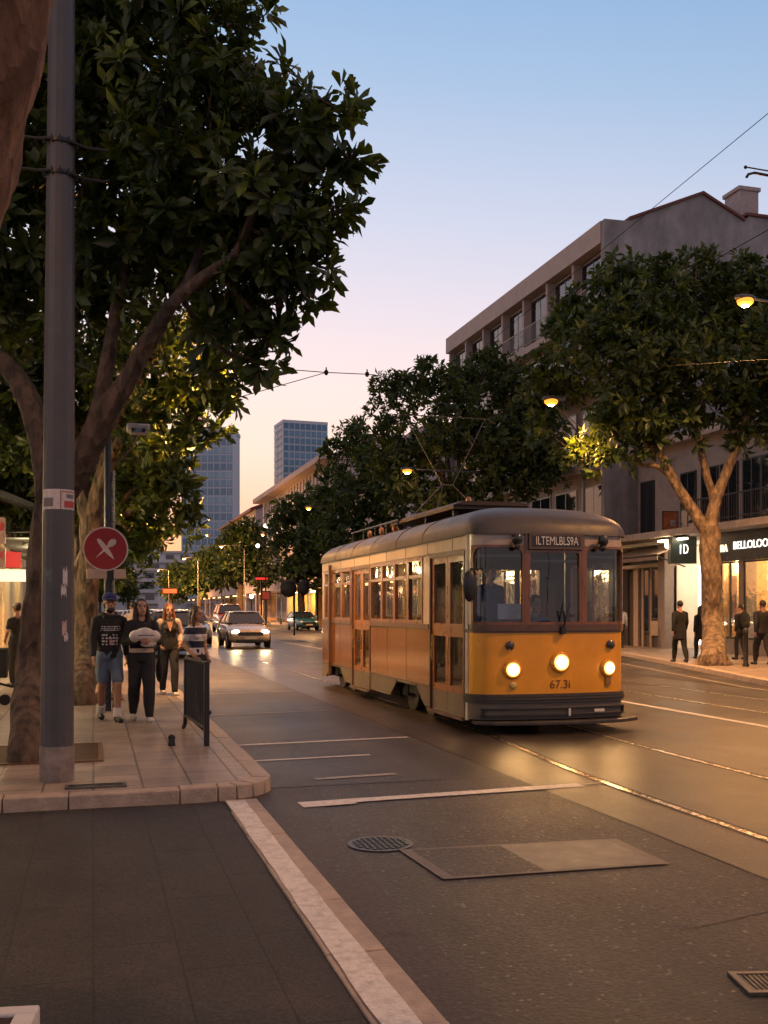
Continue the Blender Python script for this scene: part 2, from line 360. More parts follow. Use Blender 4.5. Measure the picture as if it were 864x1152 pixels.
black_paint = mat('black_paint', (.012, .012, .013), .4, var=.2)
pole_m = mat('grey_pole_paint', (.068, .066, .074), .5, var=.18, scale=5, bump=.1, bscale=25, dirt=.45, dirtcol=(.045, .04, .04))
concrete = mat('grey_render', (.235, .23, .24), .9, var=.32, scale=1.3, bump=.4, bscale=10, dirt=.9, dirtcol=(.12, .115, .12), stretch=(1, 1, .55))
beige = mat('beige_render', (.36, .29, .265), .85, var=.08, scale=1.5, bump=.15, bscale=20, dirt=.25, dirtcol=(.28, .22, .2))
glass_dark = mat('window_glass', (.012, .016, .022), .04, var=.05, spec=1., rvar=.02)
wire_m = mat('wire', (.015, .015, .016), .95, var=.05, spec=.1)
leafA = leaf_mat('leaf_near', (.020, .042, .010), (.150, .190, .032), .34)
leafB = leaf_mat('leaf_far', (.022, .046, .014), (.140, .185, .042), .34)
bark = bark_mat('bark', (.035, .023, .016), (.135, .088, .058))
bark_pale = bark_mat('bark_pale', (.075, .052, .034), (.27, .195, .13))
bark_front = bark_mat('bark_brown', (.12, .052, .024), (.30, .145, .070))

# ------------------------------------------------------------------ camera, world, render
cam_d = bpy.data.cameras.new('camera'); cam = bpy.data.objects.new('camera', cam_d); C.objects.link(cam)
cam_d.sensor_fit = 'HORIZONTAL'; cam_d.sensor_width = 36; cam_d.lens = 36 * F_PX / 864
cam_d.shift_y = (HOR - 576) / 864
cam_d.clip_start = .05; cam_d.clip_end = 6000
cam.location = (0, 0, EYE); cam.rotation_euler = (R(90), 0, -TH)
sc = bpy.context.scene; sc.camera = cam
sc.view_settings.view_transform = 'Standard'; sc.view_settings.look = 'None'; sc.view_settings.exposure = EXPOSURE = 0.30; sc.view_settings.gamma = 1
sc.cycles.use_denoising = True; sc.cycles.max_bounces = 6; sc.cycles.transparent_max_bounces = 12; sc.cycles.diffuse_bounces = 3; sc.cycles.glossy_bounces = 3
sc.cycles.sample_clamp_indirect = 4; sc.cycles.caustics_reflective = False; sc.cycles.caustics_refractive = False

w = bpy.data.worlds.new('World'); sc.world = w; w.use_nodes = True
nt = w.node_tree; bg = nt.nodes['Background']
SUN_EL, SUN_ROT = R(1.0), R(-12)
sky = nt.nodes.new('ShaderNodeTexSky'); sky.sky_type = 'NISHITA'; sky.sun_disc = False
sky.sun_elevation = SUN_EL; sky.sun_rotation = SUN_ROT; sky.altitude = 0; sky.air_density = 1.; sky.dust_density = 1.; sky.ozone_density = 4.
bg.inputs['Strength'].default_value = .10
L(nt, sky.outputs['Color'], bg.inputs['Color'])
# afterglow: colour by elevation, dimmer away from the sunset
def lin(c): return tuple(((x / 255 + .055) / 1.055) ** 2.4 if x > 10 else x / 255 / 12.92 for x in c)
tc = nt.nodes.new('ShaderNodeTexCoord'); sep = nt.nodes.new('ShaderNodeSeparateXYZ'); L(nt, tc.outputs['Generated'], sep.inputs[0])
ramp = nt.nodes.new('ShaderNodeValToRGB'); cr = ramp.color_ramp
stops = [(0, (240, 150, 98)), (.06, (245, 170, 122)), (.15, (246, 204, 176)), (.215, (238, 207, 192)), (.30, (216, 201, 202)), (.38, (193, 193, 204)), (.50, (154, 175, 199)), (.62, (122, 156, 192)), (.80, (158, 136, 134)), (1, (166, 128, 114))]  # the last two, warm stops are overhead fill added out of view
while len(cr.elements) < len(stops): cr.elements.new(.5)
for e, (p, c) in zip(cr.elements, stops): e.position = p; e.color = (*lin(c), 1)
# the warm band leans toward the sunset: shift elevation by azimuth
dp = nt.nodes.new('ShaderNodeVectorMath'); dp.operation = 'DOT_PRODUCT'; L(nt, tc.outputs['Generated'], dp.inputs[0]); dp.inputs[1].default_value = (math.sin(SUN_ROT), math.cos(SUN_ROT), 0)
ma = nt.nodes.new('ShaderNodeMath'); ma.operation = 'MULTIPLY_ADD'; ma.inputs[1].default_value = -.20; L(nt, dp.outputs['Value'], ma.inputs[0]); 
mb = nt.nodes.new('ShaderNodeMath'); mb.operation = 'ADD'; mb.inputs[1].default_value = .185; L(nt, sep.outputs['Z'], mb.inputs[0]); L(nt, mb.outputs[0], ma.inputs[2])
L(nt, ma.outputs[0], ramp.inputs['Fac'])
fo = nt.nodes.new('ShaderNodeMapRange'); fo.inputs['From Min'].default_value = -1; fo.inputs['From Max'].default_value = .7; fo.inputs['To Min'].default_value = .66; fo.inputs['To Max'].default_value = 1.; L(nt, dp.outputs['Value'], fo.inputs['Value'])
# pink fill glow added to the unseen sky behind the viewer, lifts the ambient
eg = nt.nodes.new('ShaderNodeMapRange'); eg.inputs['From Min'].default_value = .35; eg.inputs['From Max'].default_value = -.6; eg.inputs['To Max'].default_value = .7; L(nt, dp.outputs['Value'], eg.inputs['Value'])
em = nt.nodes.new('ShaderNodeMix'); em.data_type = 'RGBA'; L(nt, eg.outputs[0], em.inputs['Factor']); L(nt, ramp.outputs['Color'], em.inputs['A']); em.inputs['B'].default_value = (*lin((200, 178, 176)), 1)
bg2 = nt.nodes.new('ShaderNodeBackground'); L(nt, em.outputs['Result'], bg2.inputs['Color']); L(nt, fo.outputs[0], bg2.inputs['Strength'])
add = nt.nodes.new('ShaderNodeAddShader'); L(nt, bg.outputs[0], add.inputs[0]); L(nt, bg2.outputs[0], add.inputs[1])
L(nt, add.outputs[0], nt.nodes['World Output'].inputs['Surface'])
sun = lamp('sun', 'SUN', (0, 0, 50), .15, (1, .62, .42), angle=R(10))
sun.rotation_euler = (R(90) - SUN_EL, 0, math.pi - SUN_ROT)
# ================================================================== SETTING
KX = 1.6            # left kerb face
SW = .12            # kerb height
WL = -2.7           # left facade plane
FX = 21.5           # right facade plane
def sheet(x0, x1, y0, y1, z): 
    m = MB(); m.quad((x0, y0, z), (x1, y0, z), (x1, y1, z), (x0, y1, z)); return m
struct('ground', MB().bb(-900, 900, -60, 1600, -.3, -.02), mat('earth', (.10, .09, .08), .9))
struct('road', sheet(KX - .6, 26, -20, 560, 0.0), asph_near, smooth=0)
# tram lane slab: paler asphalt with a ragged saw-cut edge
m = MB(); m.quad((4.02, -20, .004), (13.2, -20, .004), (13.2, 560, .004), (4.02, 560, .004)); struct('tram_lane', m, asph_lane, smooth=0)
m = MB()
gy = [-20, 2, 4, 6, 7.5, 8.6, 9.4]
gx = [1.72, 1.66, 1.64, 1.66, 1.74, 1.9, 2.05]
m.add([(1.2, y, .004) for y in gy] + [(x, y, .004) for x, y in zip(gx, gy)], [(i, i + 1, 8 + i, 7 + i) for i in range(6)])
struct('gutter', m, asph_gut, smooth=0)
# older asphalt between the short bay lines
m = sheet(1.6, 4.0, 9.5, 34, .003); struct('parking_lane', m, asphalt_mat('parking_asphalt', (.032, .027, .023), (.058, .048, .041), agg=.5, rough=(.42, .6)), smooth=0)
# --- left pavement with a rounded corner
def arc(cx, cy, r, a0, a1, n=10): return [(cx + r * math.cos(R(a0 + (a1 - a0) * i / n)), cy + r * math.sin(R(a0 + (a1 - a0) * i / n))) for i in range(n + 1)]
corner = arc(KX - .55, 9.55, .55, -90, 0)
edge = [(-40, 8.86), (-3, 8.9), (-.6, 8.94)] + corner + [(KX, 560)]
inner_corner = arc(KX - .55, 9.55, .37, -90, 0)
inner = [(-40, 9.04), (-3, 9.08), (-.6, 9.12)] + inner_corner + [(KX - .18, 560)]
m = MB(); m.prism(inner + [(-40, 560)], -.05, SW); struct('pavement', m, pave_stone, smooth=0)
def along(line, step):
    out = [Vector((*line[0], 0))]
    for a, b in zip(line, line[1:]):
        a, b = Vector((*a, 0)), Vector((*b, 0)); n = max(1, int((b - a).length / step))
        for i in range(1, n + 1): out.append(a.lerp(b, i / n))
    return out
m = MB(); rng = random.Random(3)
# kerb stones, each its own slightly uneven block
def kerb_run(m, po, pi, z, gap=.004):
    for i in range(len(po) - 1):
        a, b, c, d = po[i], po[i + 1], pi[i + 1], pi[i]
        g = min(.3, gap / max((b - a).length, .05)); dz = rng.uniform(-.004, .004)
        A, B, Cc, D = a.lerp(b, g), b.lerp(a, g), c.lerp(d, g), d.lerp(c, g)
        out = ((a - d) + (b - c)).normalized() * .012
        m.add([(A.x + out.x, A.y + out.y, -.05), (B.x + out.x, B.y + out.y, -.05), (Cc.x, Cc.y, -.05), (D.x, D.y, -.05),
               (A.x, A.y, z + dz), (B.x, B.y, z + dz), (Cc.x, Cc.y, z + dz + .003), (D.x, D.y, z + dz + .003)],
              [(3, 2, 1, 0), (4, 5, 6, 7), (0, 1, 5, 4), (1, 2, 6, 5), (2, 3, 7, 6), (3, 0, 4, 7)])
o_front = [Vector((x, 8.93, 0)) for x in np.arange(-13.2, .31, .52)]; i_front = [Vector((x, 9.11, 0)) for x in np.arange(-13.2, .31, .52)]
o_front = [p for p in o_front]; 
lastx = o_front[-1].x
po = o_front + [Vector((.72, 8.97, 0))] + [Vector((*p, 0)) for p in corner[::2]]
pi = i_front + [Vector((.72, 9.14, 0))] + [Vector((*p, 0)) for p in inner_corner[::2]]
y = 9.55; 
while y < 140:
    y += .95 if y < 60 else 5
    po.append(Vector((KX, y, 0))); pi.append(Vector((KX - .18, y, 0)))
kerb_run(m, po, pi, SW + .004)
struct('kerb', m, kerb_m, bevel=.012)
# --- side street in front: dark pavers, with the broad worn white edge stone
struct('side_street', sheet(-40, 1.1, -20, 8.92, .006), pave_dark, smooth=0)
m = MB()
yy = list(np.arange(-6, 8.7, .9))
for a, b in zip(yy, yy[1:]):
    m.bb(1.085 + .012 * (b - 8) * .3, 1.375, a + .004, b - .004, -.05, .02 + rng.uniform(-.003, .003))
m.bb(1.10, 1.375, yy[-1] + .004, 8.92, -.05, .02)
struct('edge_kerb', m, kerb_m, bevel=.006)
m = MB()
n = 60; rngp = random.Random(5)
L0 = []; 
for i in range(n + 1):
    y = -6 + 14.85 * i / n
    L0.append((1.10 + rngp.uniform(-.004, .008), 1.26 + rngp.uniform(-.005, .005), y))
m.add([(a, y, .0245) for a, b, y in L0] + [(b, y, .0245) for a, b, y in L0], [(i, n + 1 + i, n + 2 + i, i + 1) for i in range(n)])
wp = white_paint
struct('painted_kerb_line', m, wp, smooth=0)
# --- right pavement: the kerb swings out, then runs on along the street
rk = [(11.2, -20), (12.2, 12.8), (14.1, 19.1), (15.6, 24.0), (17.0, 28.7), (18.2, 32.8), (18.5, 34.5), (18.5, 560)]
m = MB(); m.prism([(x + .2, y) for x, y in rk] + [(60, 560), (60, -20)], -.05, SW); struct('pavement', m, pave_right, smooth=0)
m = MB(); po = along(rk[:7], 1.0) + [Vector((18.5, y, 0)) for y in np.arange(36, 200, 4)]
kerb_run(m, po, [p + Vector((.2, 0, 0)) for p in po], SW + .004); struct('kerb', m, kerb_m, bevel=.012)
# --- painted lines and scars in the asphalt
def line(pts, w, z=.009, mm=None, name='road_marking', ragged=.006):
    m = MB(); P = [Vector((*p, 0)) for p in pts]; fine = [P[0]]
    for a, b in zip(P, P[1:]):
        k = max(1, min(60, int((b - a).length / .25)))
        fine += [a.lerp(b, i / k) for i in range(1, k + 1)]
    vs = []
    for i, p in enumerate(fine):
        t = (fine[min(i + 1, len(fine) - 1)] - fine[max(i - 1, 0)]).normalized(); nn = Vector((-t.y, t.x, 0))
        vs += [p + nn * (w / 2 + rng.uniform(-ragged, ragged)), p - nn * (w / 2 + rng.uniform(-ragged, ragged))]
    m.add([(v.x, v.y, z) for v in vs], [(2 * i, 2 * i + 1, 2 * i + 3, 2 * i + 2) for i in range(len(fine) - 1)])
    return struct(name, m, mm or white_paint, smooth=0)
line([(9.2, -8), (9.2, 300)], .13)
line([(12.9, 14), (13.4, 19), (16, 30), (17.4, 36), (17.6, 120)], .10, mm=thin_paint)
line([(1.70, 8.62), (4.46, 8.84)], .17)                       # stop line
line([(1.70, 8.50), (2.18, 8.55)], .09, z=.010)
line([(1.72, 12.55), (3.95, 12.75)], .10)
line([(1.66, 11.2), (3.05, 11.32)], .08)
line([(2.1, 9.85), (2.95, 9.95)], .10, mm=thin_paint)
line([(1.75, 16.2), (3.9, 16.5)], .10, mm=thin_paint)
line([(1.75, 20.2), (3.9, 20.5)], .10, mm=thin_paint)
line([(4.45, 8.85), (4.7, 8.9)], .07, mm=thin_paint)
line([(3.0, 4.72), (5.2, 5.3)], .010, z=.010, mm=mat('cut_seam', (.06, .05, .042), .6), name='saw_cut', ragged=.004)
# patch with a concrete surround, two infills
pa = [(2.04, 6.80), (3.66, 6.70), (3.64, 5.94), (2.08, 5.98)]
def frame2d(m, poly, w, z):
    n = len(poly); c = Vector((sum(p[0] for p in poly) / n, sum(p[1] for p in poly) / n, 0))
    P = [Vector((*p, 0)) for p in poly]; Q = [p + (c - p).normalized() * w for p in P]
    m.add([(p.x, p.y, z) for p in P + Q], [(i, (i + 1) % n, n + (i + 1) % n, n + i) for i in range(n)])
    return [(q.x, q.y) for q in Q]
m = MB(); inn = frame2d(m, pa, .09, .009); struct('patch_edge', m, mat('cement', (.13, .105, .085), .55, var=.25, scale=14, bump=.3, dirt=.5), smooth=0)
mid_t = [inn[0][k] * .56 + inn[1][k] * .44 for k in (0, 1)]; mid_b = [inn[3][k] * .56 + inn[2][k] * .44 for k in (0, 1)]
m = MB(); m.quad(*[(x, y, .010) for x, y in (mid_t, inn[1], inn[2], mid_b)]); struct('road_patch', m, mat('patch_cement', (.095, .078, .064), .42, var=.25, scale=5, bump=.25, bscale=90, dirt=.4), smooth=0)
m = MB(); m.quad(*[(x, y, .010) for x, y in (inn[0], mid_t, mid_b, inn[3])]); struct('road_patch', m, asph_near, smooth=0)
# rails, swinging slightly towards the camera
def rail(pts, label):
    m = MB(); dense = []
    P = [Vector((*p, 0)) for p in pts]
    for i in range(len(P) - 1):
        p0, p1, p2, p3 = P[max(i - 1, 0)], P[i], P[i + 1], P[min(i + 2, len(P) - 1)]
        for k in range(6):
            t = k / 6
            dense.append(.5 * ((2 * p1) + (-p0 + p2) * t + (2 * p0 - 5 * p1 + 4 * p2 - p3) * t * t + (-p0 + 3 * p1 - 3 * p2 + p3) * t ** 3))
    dense.append(P[-1])
    for o0, o1, mi in ((-.032, .032, 0), (.032, .075, 1), (-.062, -.032, 1)):
        m.m = mi; vs = []
        for i, p in enumerate(dense):
            t = (dense[min(i + 1, len(dense) - 1)] - dense[max(i - 1, 0)]).normalized(); nn = Vector((t.y, -t.x, 0))
            a, b = p + nn * o0, p + nn * o1; z = .0095 if mi == 0 else .0078
            vs += [(a.x, a.y, z), (b.x, b.y, z)]
        m.add(vs, [(2 * i, 2 * i + 1, 2 * i + 3, 2 * i + 2) for i in range(len(dense) - 1)])
    return struct('tram_rail', m, [rail_m, mat('rail_groove', (.008, .007, .006), .6)], smooth=0)
rail([(4.62, -12), (4.66, 0), (4.70, 6), (4.76, 9.4), (4.95, 11.5), (5.13, 14), (5.15, 20), (5.15, 40), (5.15, 120), (5.15, 400)], '')
rail([(6.40, -12), (6.40, 0), (6.40, 6), (6.40, 9.4), (6.44, 11.5), (6.58, 14), (6.6, 20), (6.6, 40), (6.6, 120), (6.6, 400)], '')
rail([(10.4, -12), (10.4, 40), (10.4, 120), (10.4, 400)], ''); rail([(11.85, -12), (11.85, 40), (11.85, 120), (11.85, 400)], '')

# --- manhole, drains
def manhole(c):
    t = thing('manhole_cover', 'round worn iron manhole cover in the asphalt beside the patch', 'manhole cover', (c[0], c[1], 0))
    m = MB(); m.lathe([(.235, .004), (.235, .008), (.205, .009), (.205, .006)], n=36); m.build('rim', mat('iron_rim', (.12, .105, .09), .45, metal=.6, var=.4, scale=20), t)
    m = MB(); m.lathe([(.2, .004), (.2, .008), (.0001, .009)], n=36)
    for i in range(-4, 5):
        h = math.sqrt(max(0, .19 ** 2 - (i * .042) ** 2))
        for j in range(-4, 5):
            if abs(j * .042) < h: m.box((i * .042, j * .042, .010), (.022, .03, .009), rz=R(45 if (i + j) % 2 else -45))
    m.build('plate', mat('iron', (.10, .09, .08), .38, metal=.9, var=.3, scale=25), t)
manhole((1.97, 7.02))
def grate(name, label, c, lx, ly, rz, bars, z=.01, fcol=None, cat='drain'):
    t = thing(name, label, cat, (c[0], c[1], z), rz)
    m = MB(); w = .03
    m.bb(-lx / 2, lx / 2, -ly / 2, -ly / 2 + w, -.01, .012); m.bb(-lx / 2, lx / 2, ly / 2 - w, ly / 2, -.01, .012)
    m.bb(-lx / 2, -lx / 2 + w, -ly / 2 + w, ly / 2 - w, -.01, .012); m.bb(lx / 2 - w, lx / 2, -ly / 2 + w, ly / 2 - w, -.01, .012)
    m.build('frame', fcol or MATS['iron_rim'], t)
    m = MB()
    for i in range(bars):
        x = -lx / 2 + w + (lx - 2 * w) * (i + .5) / bars; m.bb(x - .008, x + .008, -ly / 2 + w, ly / 2 - w, -.008, .008)
    m.build('bars', dark_metal, t)
    MB().bb(-lx / 2 + w, lx / 2 - w, -ly / 2 + w, ly / 2 - w, -.009, -.0085).build('pit', mat('pit', (.004, .004, .004), .9), t)
    return t
g = on_ground(108, 885, SW); grate('drain_grate', 'low dark slotted drain grate flush in the pavement near the kerb corner', (g.x, g.y), .52, .20, 0, 22, SW + .002)
rust = mat('rusty_iron', (.16, .08, .035), .6, metal=.5, var=.35, scale=14)
p = on_ground(860, 1108); grate('gully_grate', 'slotted iron gully grate at the right foreground of the road', (p.x, p.y), .24, .26, R(-14), 8, .004)
def tree_pit(label, x, y, sx, sy):
    t = thing('tree_grate', label, 'tree grate', (x, y, SW + .002))
    m = MB()
    for a, b, c, d in ((-sx, sx, -sy, -sy + .05), (-sx, sx, sy - .05, sy), (-sx, -sx + .05, -sy + .05, sy - .05), (sx - .05, sx, -sy + .05, sy - .05)): m.bb(a, b, c, d, -.01, .016)
    m.build('frame', rust, t)
    m = MB(); k = int(sy * 2 / .05)
    for i in range(k):
        yy = -sy + .05 + (2 * sy - .1) * (i + .5) / k
        m.bb(-sx + .05, sx - .05, yy - .013, yy + .013, -.006, .010)
    m.build('slats', mat('rusty_slats', (.10, .05, .022), .55, metal=.5, var=.35, scale=14), t)
    MB().bb(-sx + .05, sx - .05, -sy + .05, sy - .05, -.009, -.0075).build('soil', mat('soil', (.035, .024, .016), .95, bump=.6), t)
tree_pit('rusty slatted tree grate around the nearest trunk', -.62, 11.55, .72, .72)
tree_pit('rusty tree grate around the second trunk', -.2, 18.8, .7, .75)

# ================================================================== POLES, SIGNS, BARRIER
pz = on_ground(64, 878, SW)
t = thing('utility_pole', 'tall thick grey steel pole with torn stickers and two wire clamps by the nearest tree', 'pole', pz)
m = MB(); lean = .05
m.tube([(0, 0, 0), (lean * .05, 0, .55), (lean * .4, 0, 3.4), (lean, 0, 8.6)], [.148, .147, .136, .108], n=14); m.build('shaft', pole_m, t, smooth=20)
m = MB(); m.lathe([(.153, 0), (.153, .3), (.150, .32)], n=14); m.build('base', mat('bare_base', (.22, .18, .16), .7, var=.35, scale=9, dirt=.8, dirtcol=(.07, .06, .055)), t, smooth=20)
def clampband(z, a):
    m = MB(); r = .126; x = lean * z / 8.6
    m.lathe([(r, z - .02), (r + .012, z - .015), (r + .012, z + .015), (r, z + .02)], c=(x, 0, 0), n=18)
    m.tube([(x - .5, -.03, z + .02), (x - .2, -.05, z + .012), (x - .09, -.11, z), (x + .09, -.11, z - .01), (x + .22, -.04, z - .02), (x + .42, -.02, z - .015)], .013, 6)
    for k in range(7):
        q = k / 6 * math.pi; m.tube([(x - math.cos(q) * .14, -math.sin(q) * .13, z - .03), (x - math.cos(q) * .15, -math.sin(q) * .15, z + .03)], .008, 5)
    m.build('wire_clamp', dark_metal, t)
clampband(EYE - SW + (685 - 199) * 10.0 / F_PX, 0); clampband(EYE - SW + (685 - 232) * 10.0 / F_PX, 1)
# stickers hug the pole
def sticker(z0, z1, a0, a1, mm, name='sticker', ragged=0, seed=0, off=.002):
    m = MB(); r_ = random.Random(seed); vs = []; k = 10
    for i in range(k + 1):
        a = R(a0 + (a1 - a0) * i / k)
        for z in (z0, z1):
            zz = z + (r_.uniform(-ragged, ragged)); rr = .147 - .00345 * zz + off
            vs.append((lean * zz / 8.6 + rr * math.sin(a), -rr * math.cos(a), zz))
    m.add(vs, [(2 * i, 2 * i + 2, 2 * i + 3, 2 * i + 1) for i in range(k)])
    return m.build(name, mm, t, smooth=0)
def zz(v): return EYE - SW + (685 - v) * 9.9 / F_PX
paper = mat('sticker_paper', (.55, .50, .48), .6, var=.15, scale=30)
redp = mat('sticker_red', (.42, .05, .05), .6, var=.2, scale=40); grp = mat('sticker_grey', (.16, .14, .15), .6)
sticker(zz(581), zz(560), -68, 78, paper)
sticker(zz(578), zz(569), -62, -18, grp, off=.004); sticker(zz(579), zz(572), 22, 70, redp, off=.004); sticker(zz(569), zz(565), 30, 66, grp, off=.004); sticker(zz(563), zz(562), 14, 72, redp, off=.004); sticker(zz(581), zz(561), 8, 11, redp, off=.004)
sticker(zz(660), zz(643), 18, 36, paper, ragged=.03, seed=1); sticker(zz(671), zz(661), 12, 32, paper, ragged=.03, seed=2)
sticker(zz(712), zz(698), 16, 34, mat('sticker_pink', (.45, .33, .30), .7, var=.4, scale=40), ragged=.02, seed=3); sticker(zz(718), zz(711), 24, 40, paper, ragged=.02, seed=4)
sticker(zz(656), zz(644), -55, -20, mat('sticker_green', (.10, .12, .11), .6, var=.4, scale=30), ragged=.02, seed=5)

# sign pole with floodlight
sp = at(121, 690, 15.6)
SPX, SPY = sp.x, sp.y
t = thing('sign_post', 'slim dark post behind the trunks carrying a round red sign and a small floodlight arm', 'sign post', (SPX, SPY, SW))
zs = EYE - SW + (685 - 617) * 15.4 / F_PX
m = MB(); m.tube([(0, 0, 0), (0, 0, 5.2)], .055, 12); m.build('post', mat('dark_post', (.03, .035, .05), .35, metal=.4), t)
m = MB(); m.tube([(.09, -.02, 0), (.09, -.02, zs + 1.2)], .022, 8); m.build('conduit', steel, t)
s_ = thing('red_sign', None, None); s_.parent = None
bpy.data.objects.remove(s_)
m = MB(); m.lathe([(.335, .0), (.335, .02), (.30, .022)], n=40, axis='y'); d1 = m.build('sign_disc', mat('sign_rim', (.60, .52, .50), .5), t, loc=(-.03, -.08, zs))
m = MB(); m.lathe([(.312, .0), (.312, .004)], n=40, axis='y'); m.build('red_face', mat('sign_red', (.30, .012, .016), .45, var=.12, scale=8), d1, loc=(0, -.0235, 0))
# crossed white blades
def blade(a, lens, ws):
    m = MB(); ca, sa = math.cos(R(a)), math.sin(R(a)); k = len(lens); vs = []
    for l, wd in zip(lens, ws):
        for sgn in (-1, 1): vs.append((l * ca - sgn * wd * sa, 0, l * sa + sgn * wd * ca))
    n = len(vs); vs2 = [(x, -.003, z) for x, y, z in vs]
    m.add(vs2, [(2 * i, 2 * i + 1, 2 * i + 3, 2 * i + 2) for i in range(k - 1)])
    return m
blade(-52, [-.19, -.15, -.06, .0, .06, .13, .20], [.012, .030, .036, .040, .034, .022, .003]).build('white_blade', mat('sign_white', (.62, .52, .48), .5), d1, loc=(0, -.0275, 0), smooth=0)
blade(44, [-.20, -.09, 0., .06, .10, .16, .20], [.002, .010, .016, .020, .046, .050, .02]).build('white_blade', MATS['sign_white'], d1, loc=(.0, -.0265, 0), smooth=0)
m = MB(); m.bb(-.29, .29, -.012, .012, -.075, .075); m.build('sign_plate', mat('plate_tan', (.46, .34, .26), .55, var=.1), t, loc=(-.02, -.08, zs - .38), bevel=.01)
m = MB(); m.bb(-.05, .05, -.03, .01, -.10, .10); m.build('bracket', dark_metal, t, loc=(.04, -.07, zs - .38))
za = EYE - SW + (685 - 522) * 15.6 / F_PX
m = MB(); m.tube([(.09, 0, za), (.2, -.02, za + .1), (.38, -.05, za + .28), (.47, -.06, za + .48)], .018, 8); m.build('arm', steel, t)
fl = MB(); fl.bb(-.17, .17, -.14, .14, -.05, .06); fl.bb(-.13, .13, -.16, .0, -.10, -.05)
h = fl.build('floodlight', mat('flood_white', (.42, .38, .40), .5), t, loc=(.45, -.06, za + .55), bevel=.03)
MB().bb(-.10, .10, -.02, .0, -.075, -.015).build('lens', glass_dark, h, loc=(0, -.145, .0))

# black barrier
a, b = Vector((1.13, 13.2, 0)), Vector((1.24, 11.75, 0))
t = thing('barrier', 'waist high black bar barrier standing on the pavement edge', 'barrier', (b.x, b.y, SW), math.atan2(a.y - b.y, a.x - b.x))
Lb = (a - b).length; hb = .93
m = MB(); m.bb(-.03, .03, -.03, .03, 0, hb + .03); m.build('post', black_paint, t, bevel=.006)
m = MB(); m.tube([(Lb, 0, hb - .05), (Lb, 0, .25), (Lb + .05, 0, .10), (Lb + .18, 0, .03)], .026, 8); m.tube([(Lb, -.03, .2), (Lb * .96, -.22, .02)], .02, 8); m.build('post', black_paint, t)
m = MB(); m.tube([(0, 0, hb), (.3, 0, hb + .01), (Lb - .05, 0, hb), (Lb, 0, hb - .05)], .026, 8); m.build('rail', black_paint, t)
m = MB(); m.tube([(0.02, 0, .20), (Lb, 0, .20)], .02, 8); m.build('rail', black_paint, t)
for i in range(11):
    x = .12 + (Lb - .24) * i / 10; m = MB(); m.tube([(x, 0, .2), (x, 0, hb)], .011, 6); m.build('bar', black_paint, t)
m = MB(); m.bb(-.05, .05, -.006, .0, -.03, .03); m.build('tag_sticker', paper, t, loc=(Lb - .12, -.03, hb - .12), smooth=0)
# small dark object on the pavement by its foot (a lidded water valve post)
q = on_ground(193, 839, SW)
t = thing('valve_post', 'small dark lidded valve post on the paving beside the barrier foot', 'valve post', q)
m = MB(); m.lathe([(.04, 0), (.045, .02), (.036, .05), (.038, .09)], n=14); m.build('body', black_paint, t); m = MB(); m.lathe([(.042, .09), (.042, .105), (.022, .125), (.001, .13)], n=14); m.build('cap', dark_metal, t)
# planter corner at the very bottom left
pp = at(-24, 1154, 2.85)
t = thing('planter', 'low white planter box at the bottom left corner holding a small leafy plant', 'planter', (pp.x - .30, pp.y - .12, .006), R(-8))
Hh = pp.z - .006
m = MB()
for a_, b_, c_, d_ in ((-.42, .42, -.3, -.24), (-.42, .42, .24, .3), (-.42, -.36, -.24, .24), (.36, .42, -.24, .24)): m.bb(a_, b_, c_, d_, 0, Hh)
m.build('box', mat('planter_white', (.55, .52, .49), .6, var=.1, dirt=.3), t, bevel=.008)
MB().bb(-.36, .36, -.24, .24, .1, Hh - .012).build('soil', mat('soil', (.035, .024, .016), .95, bump=.6), t)
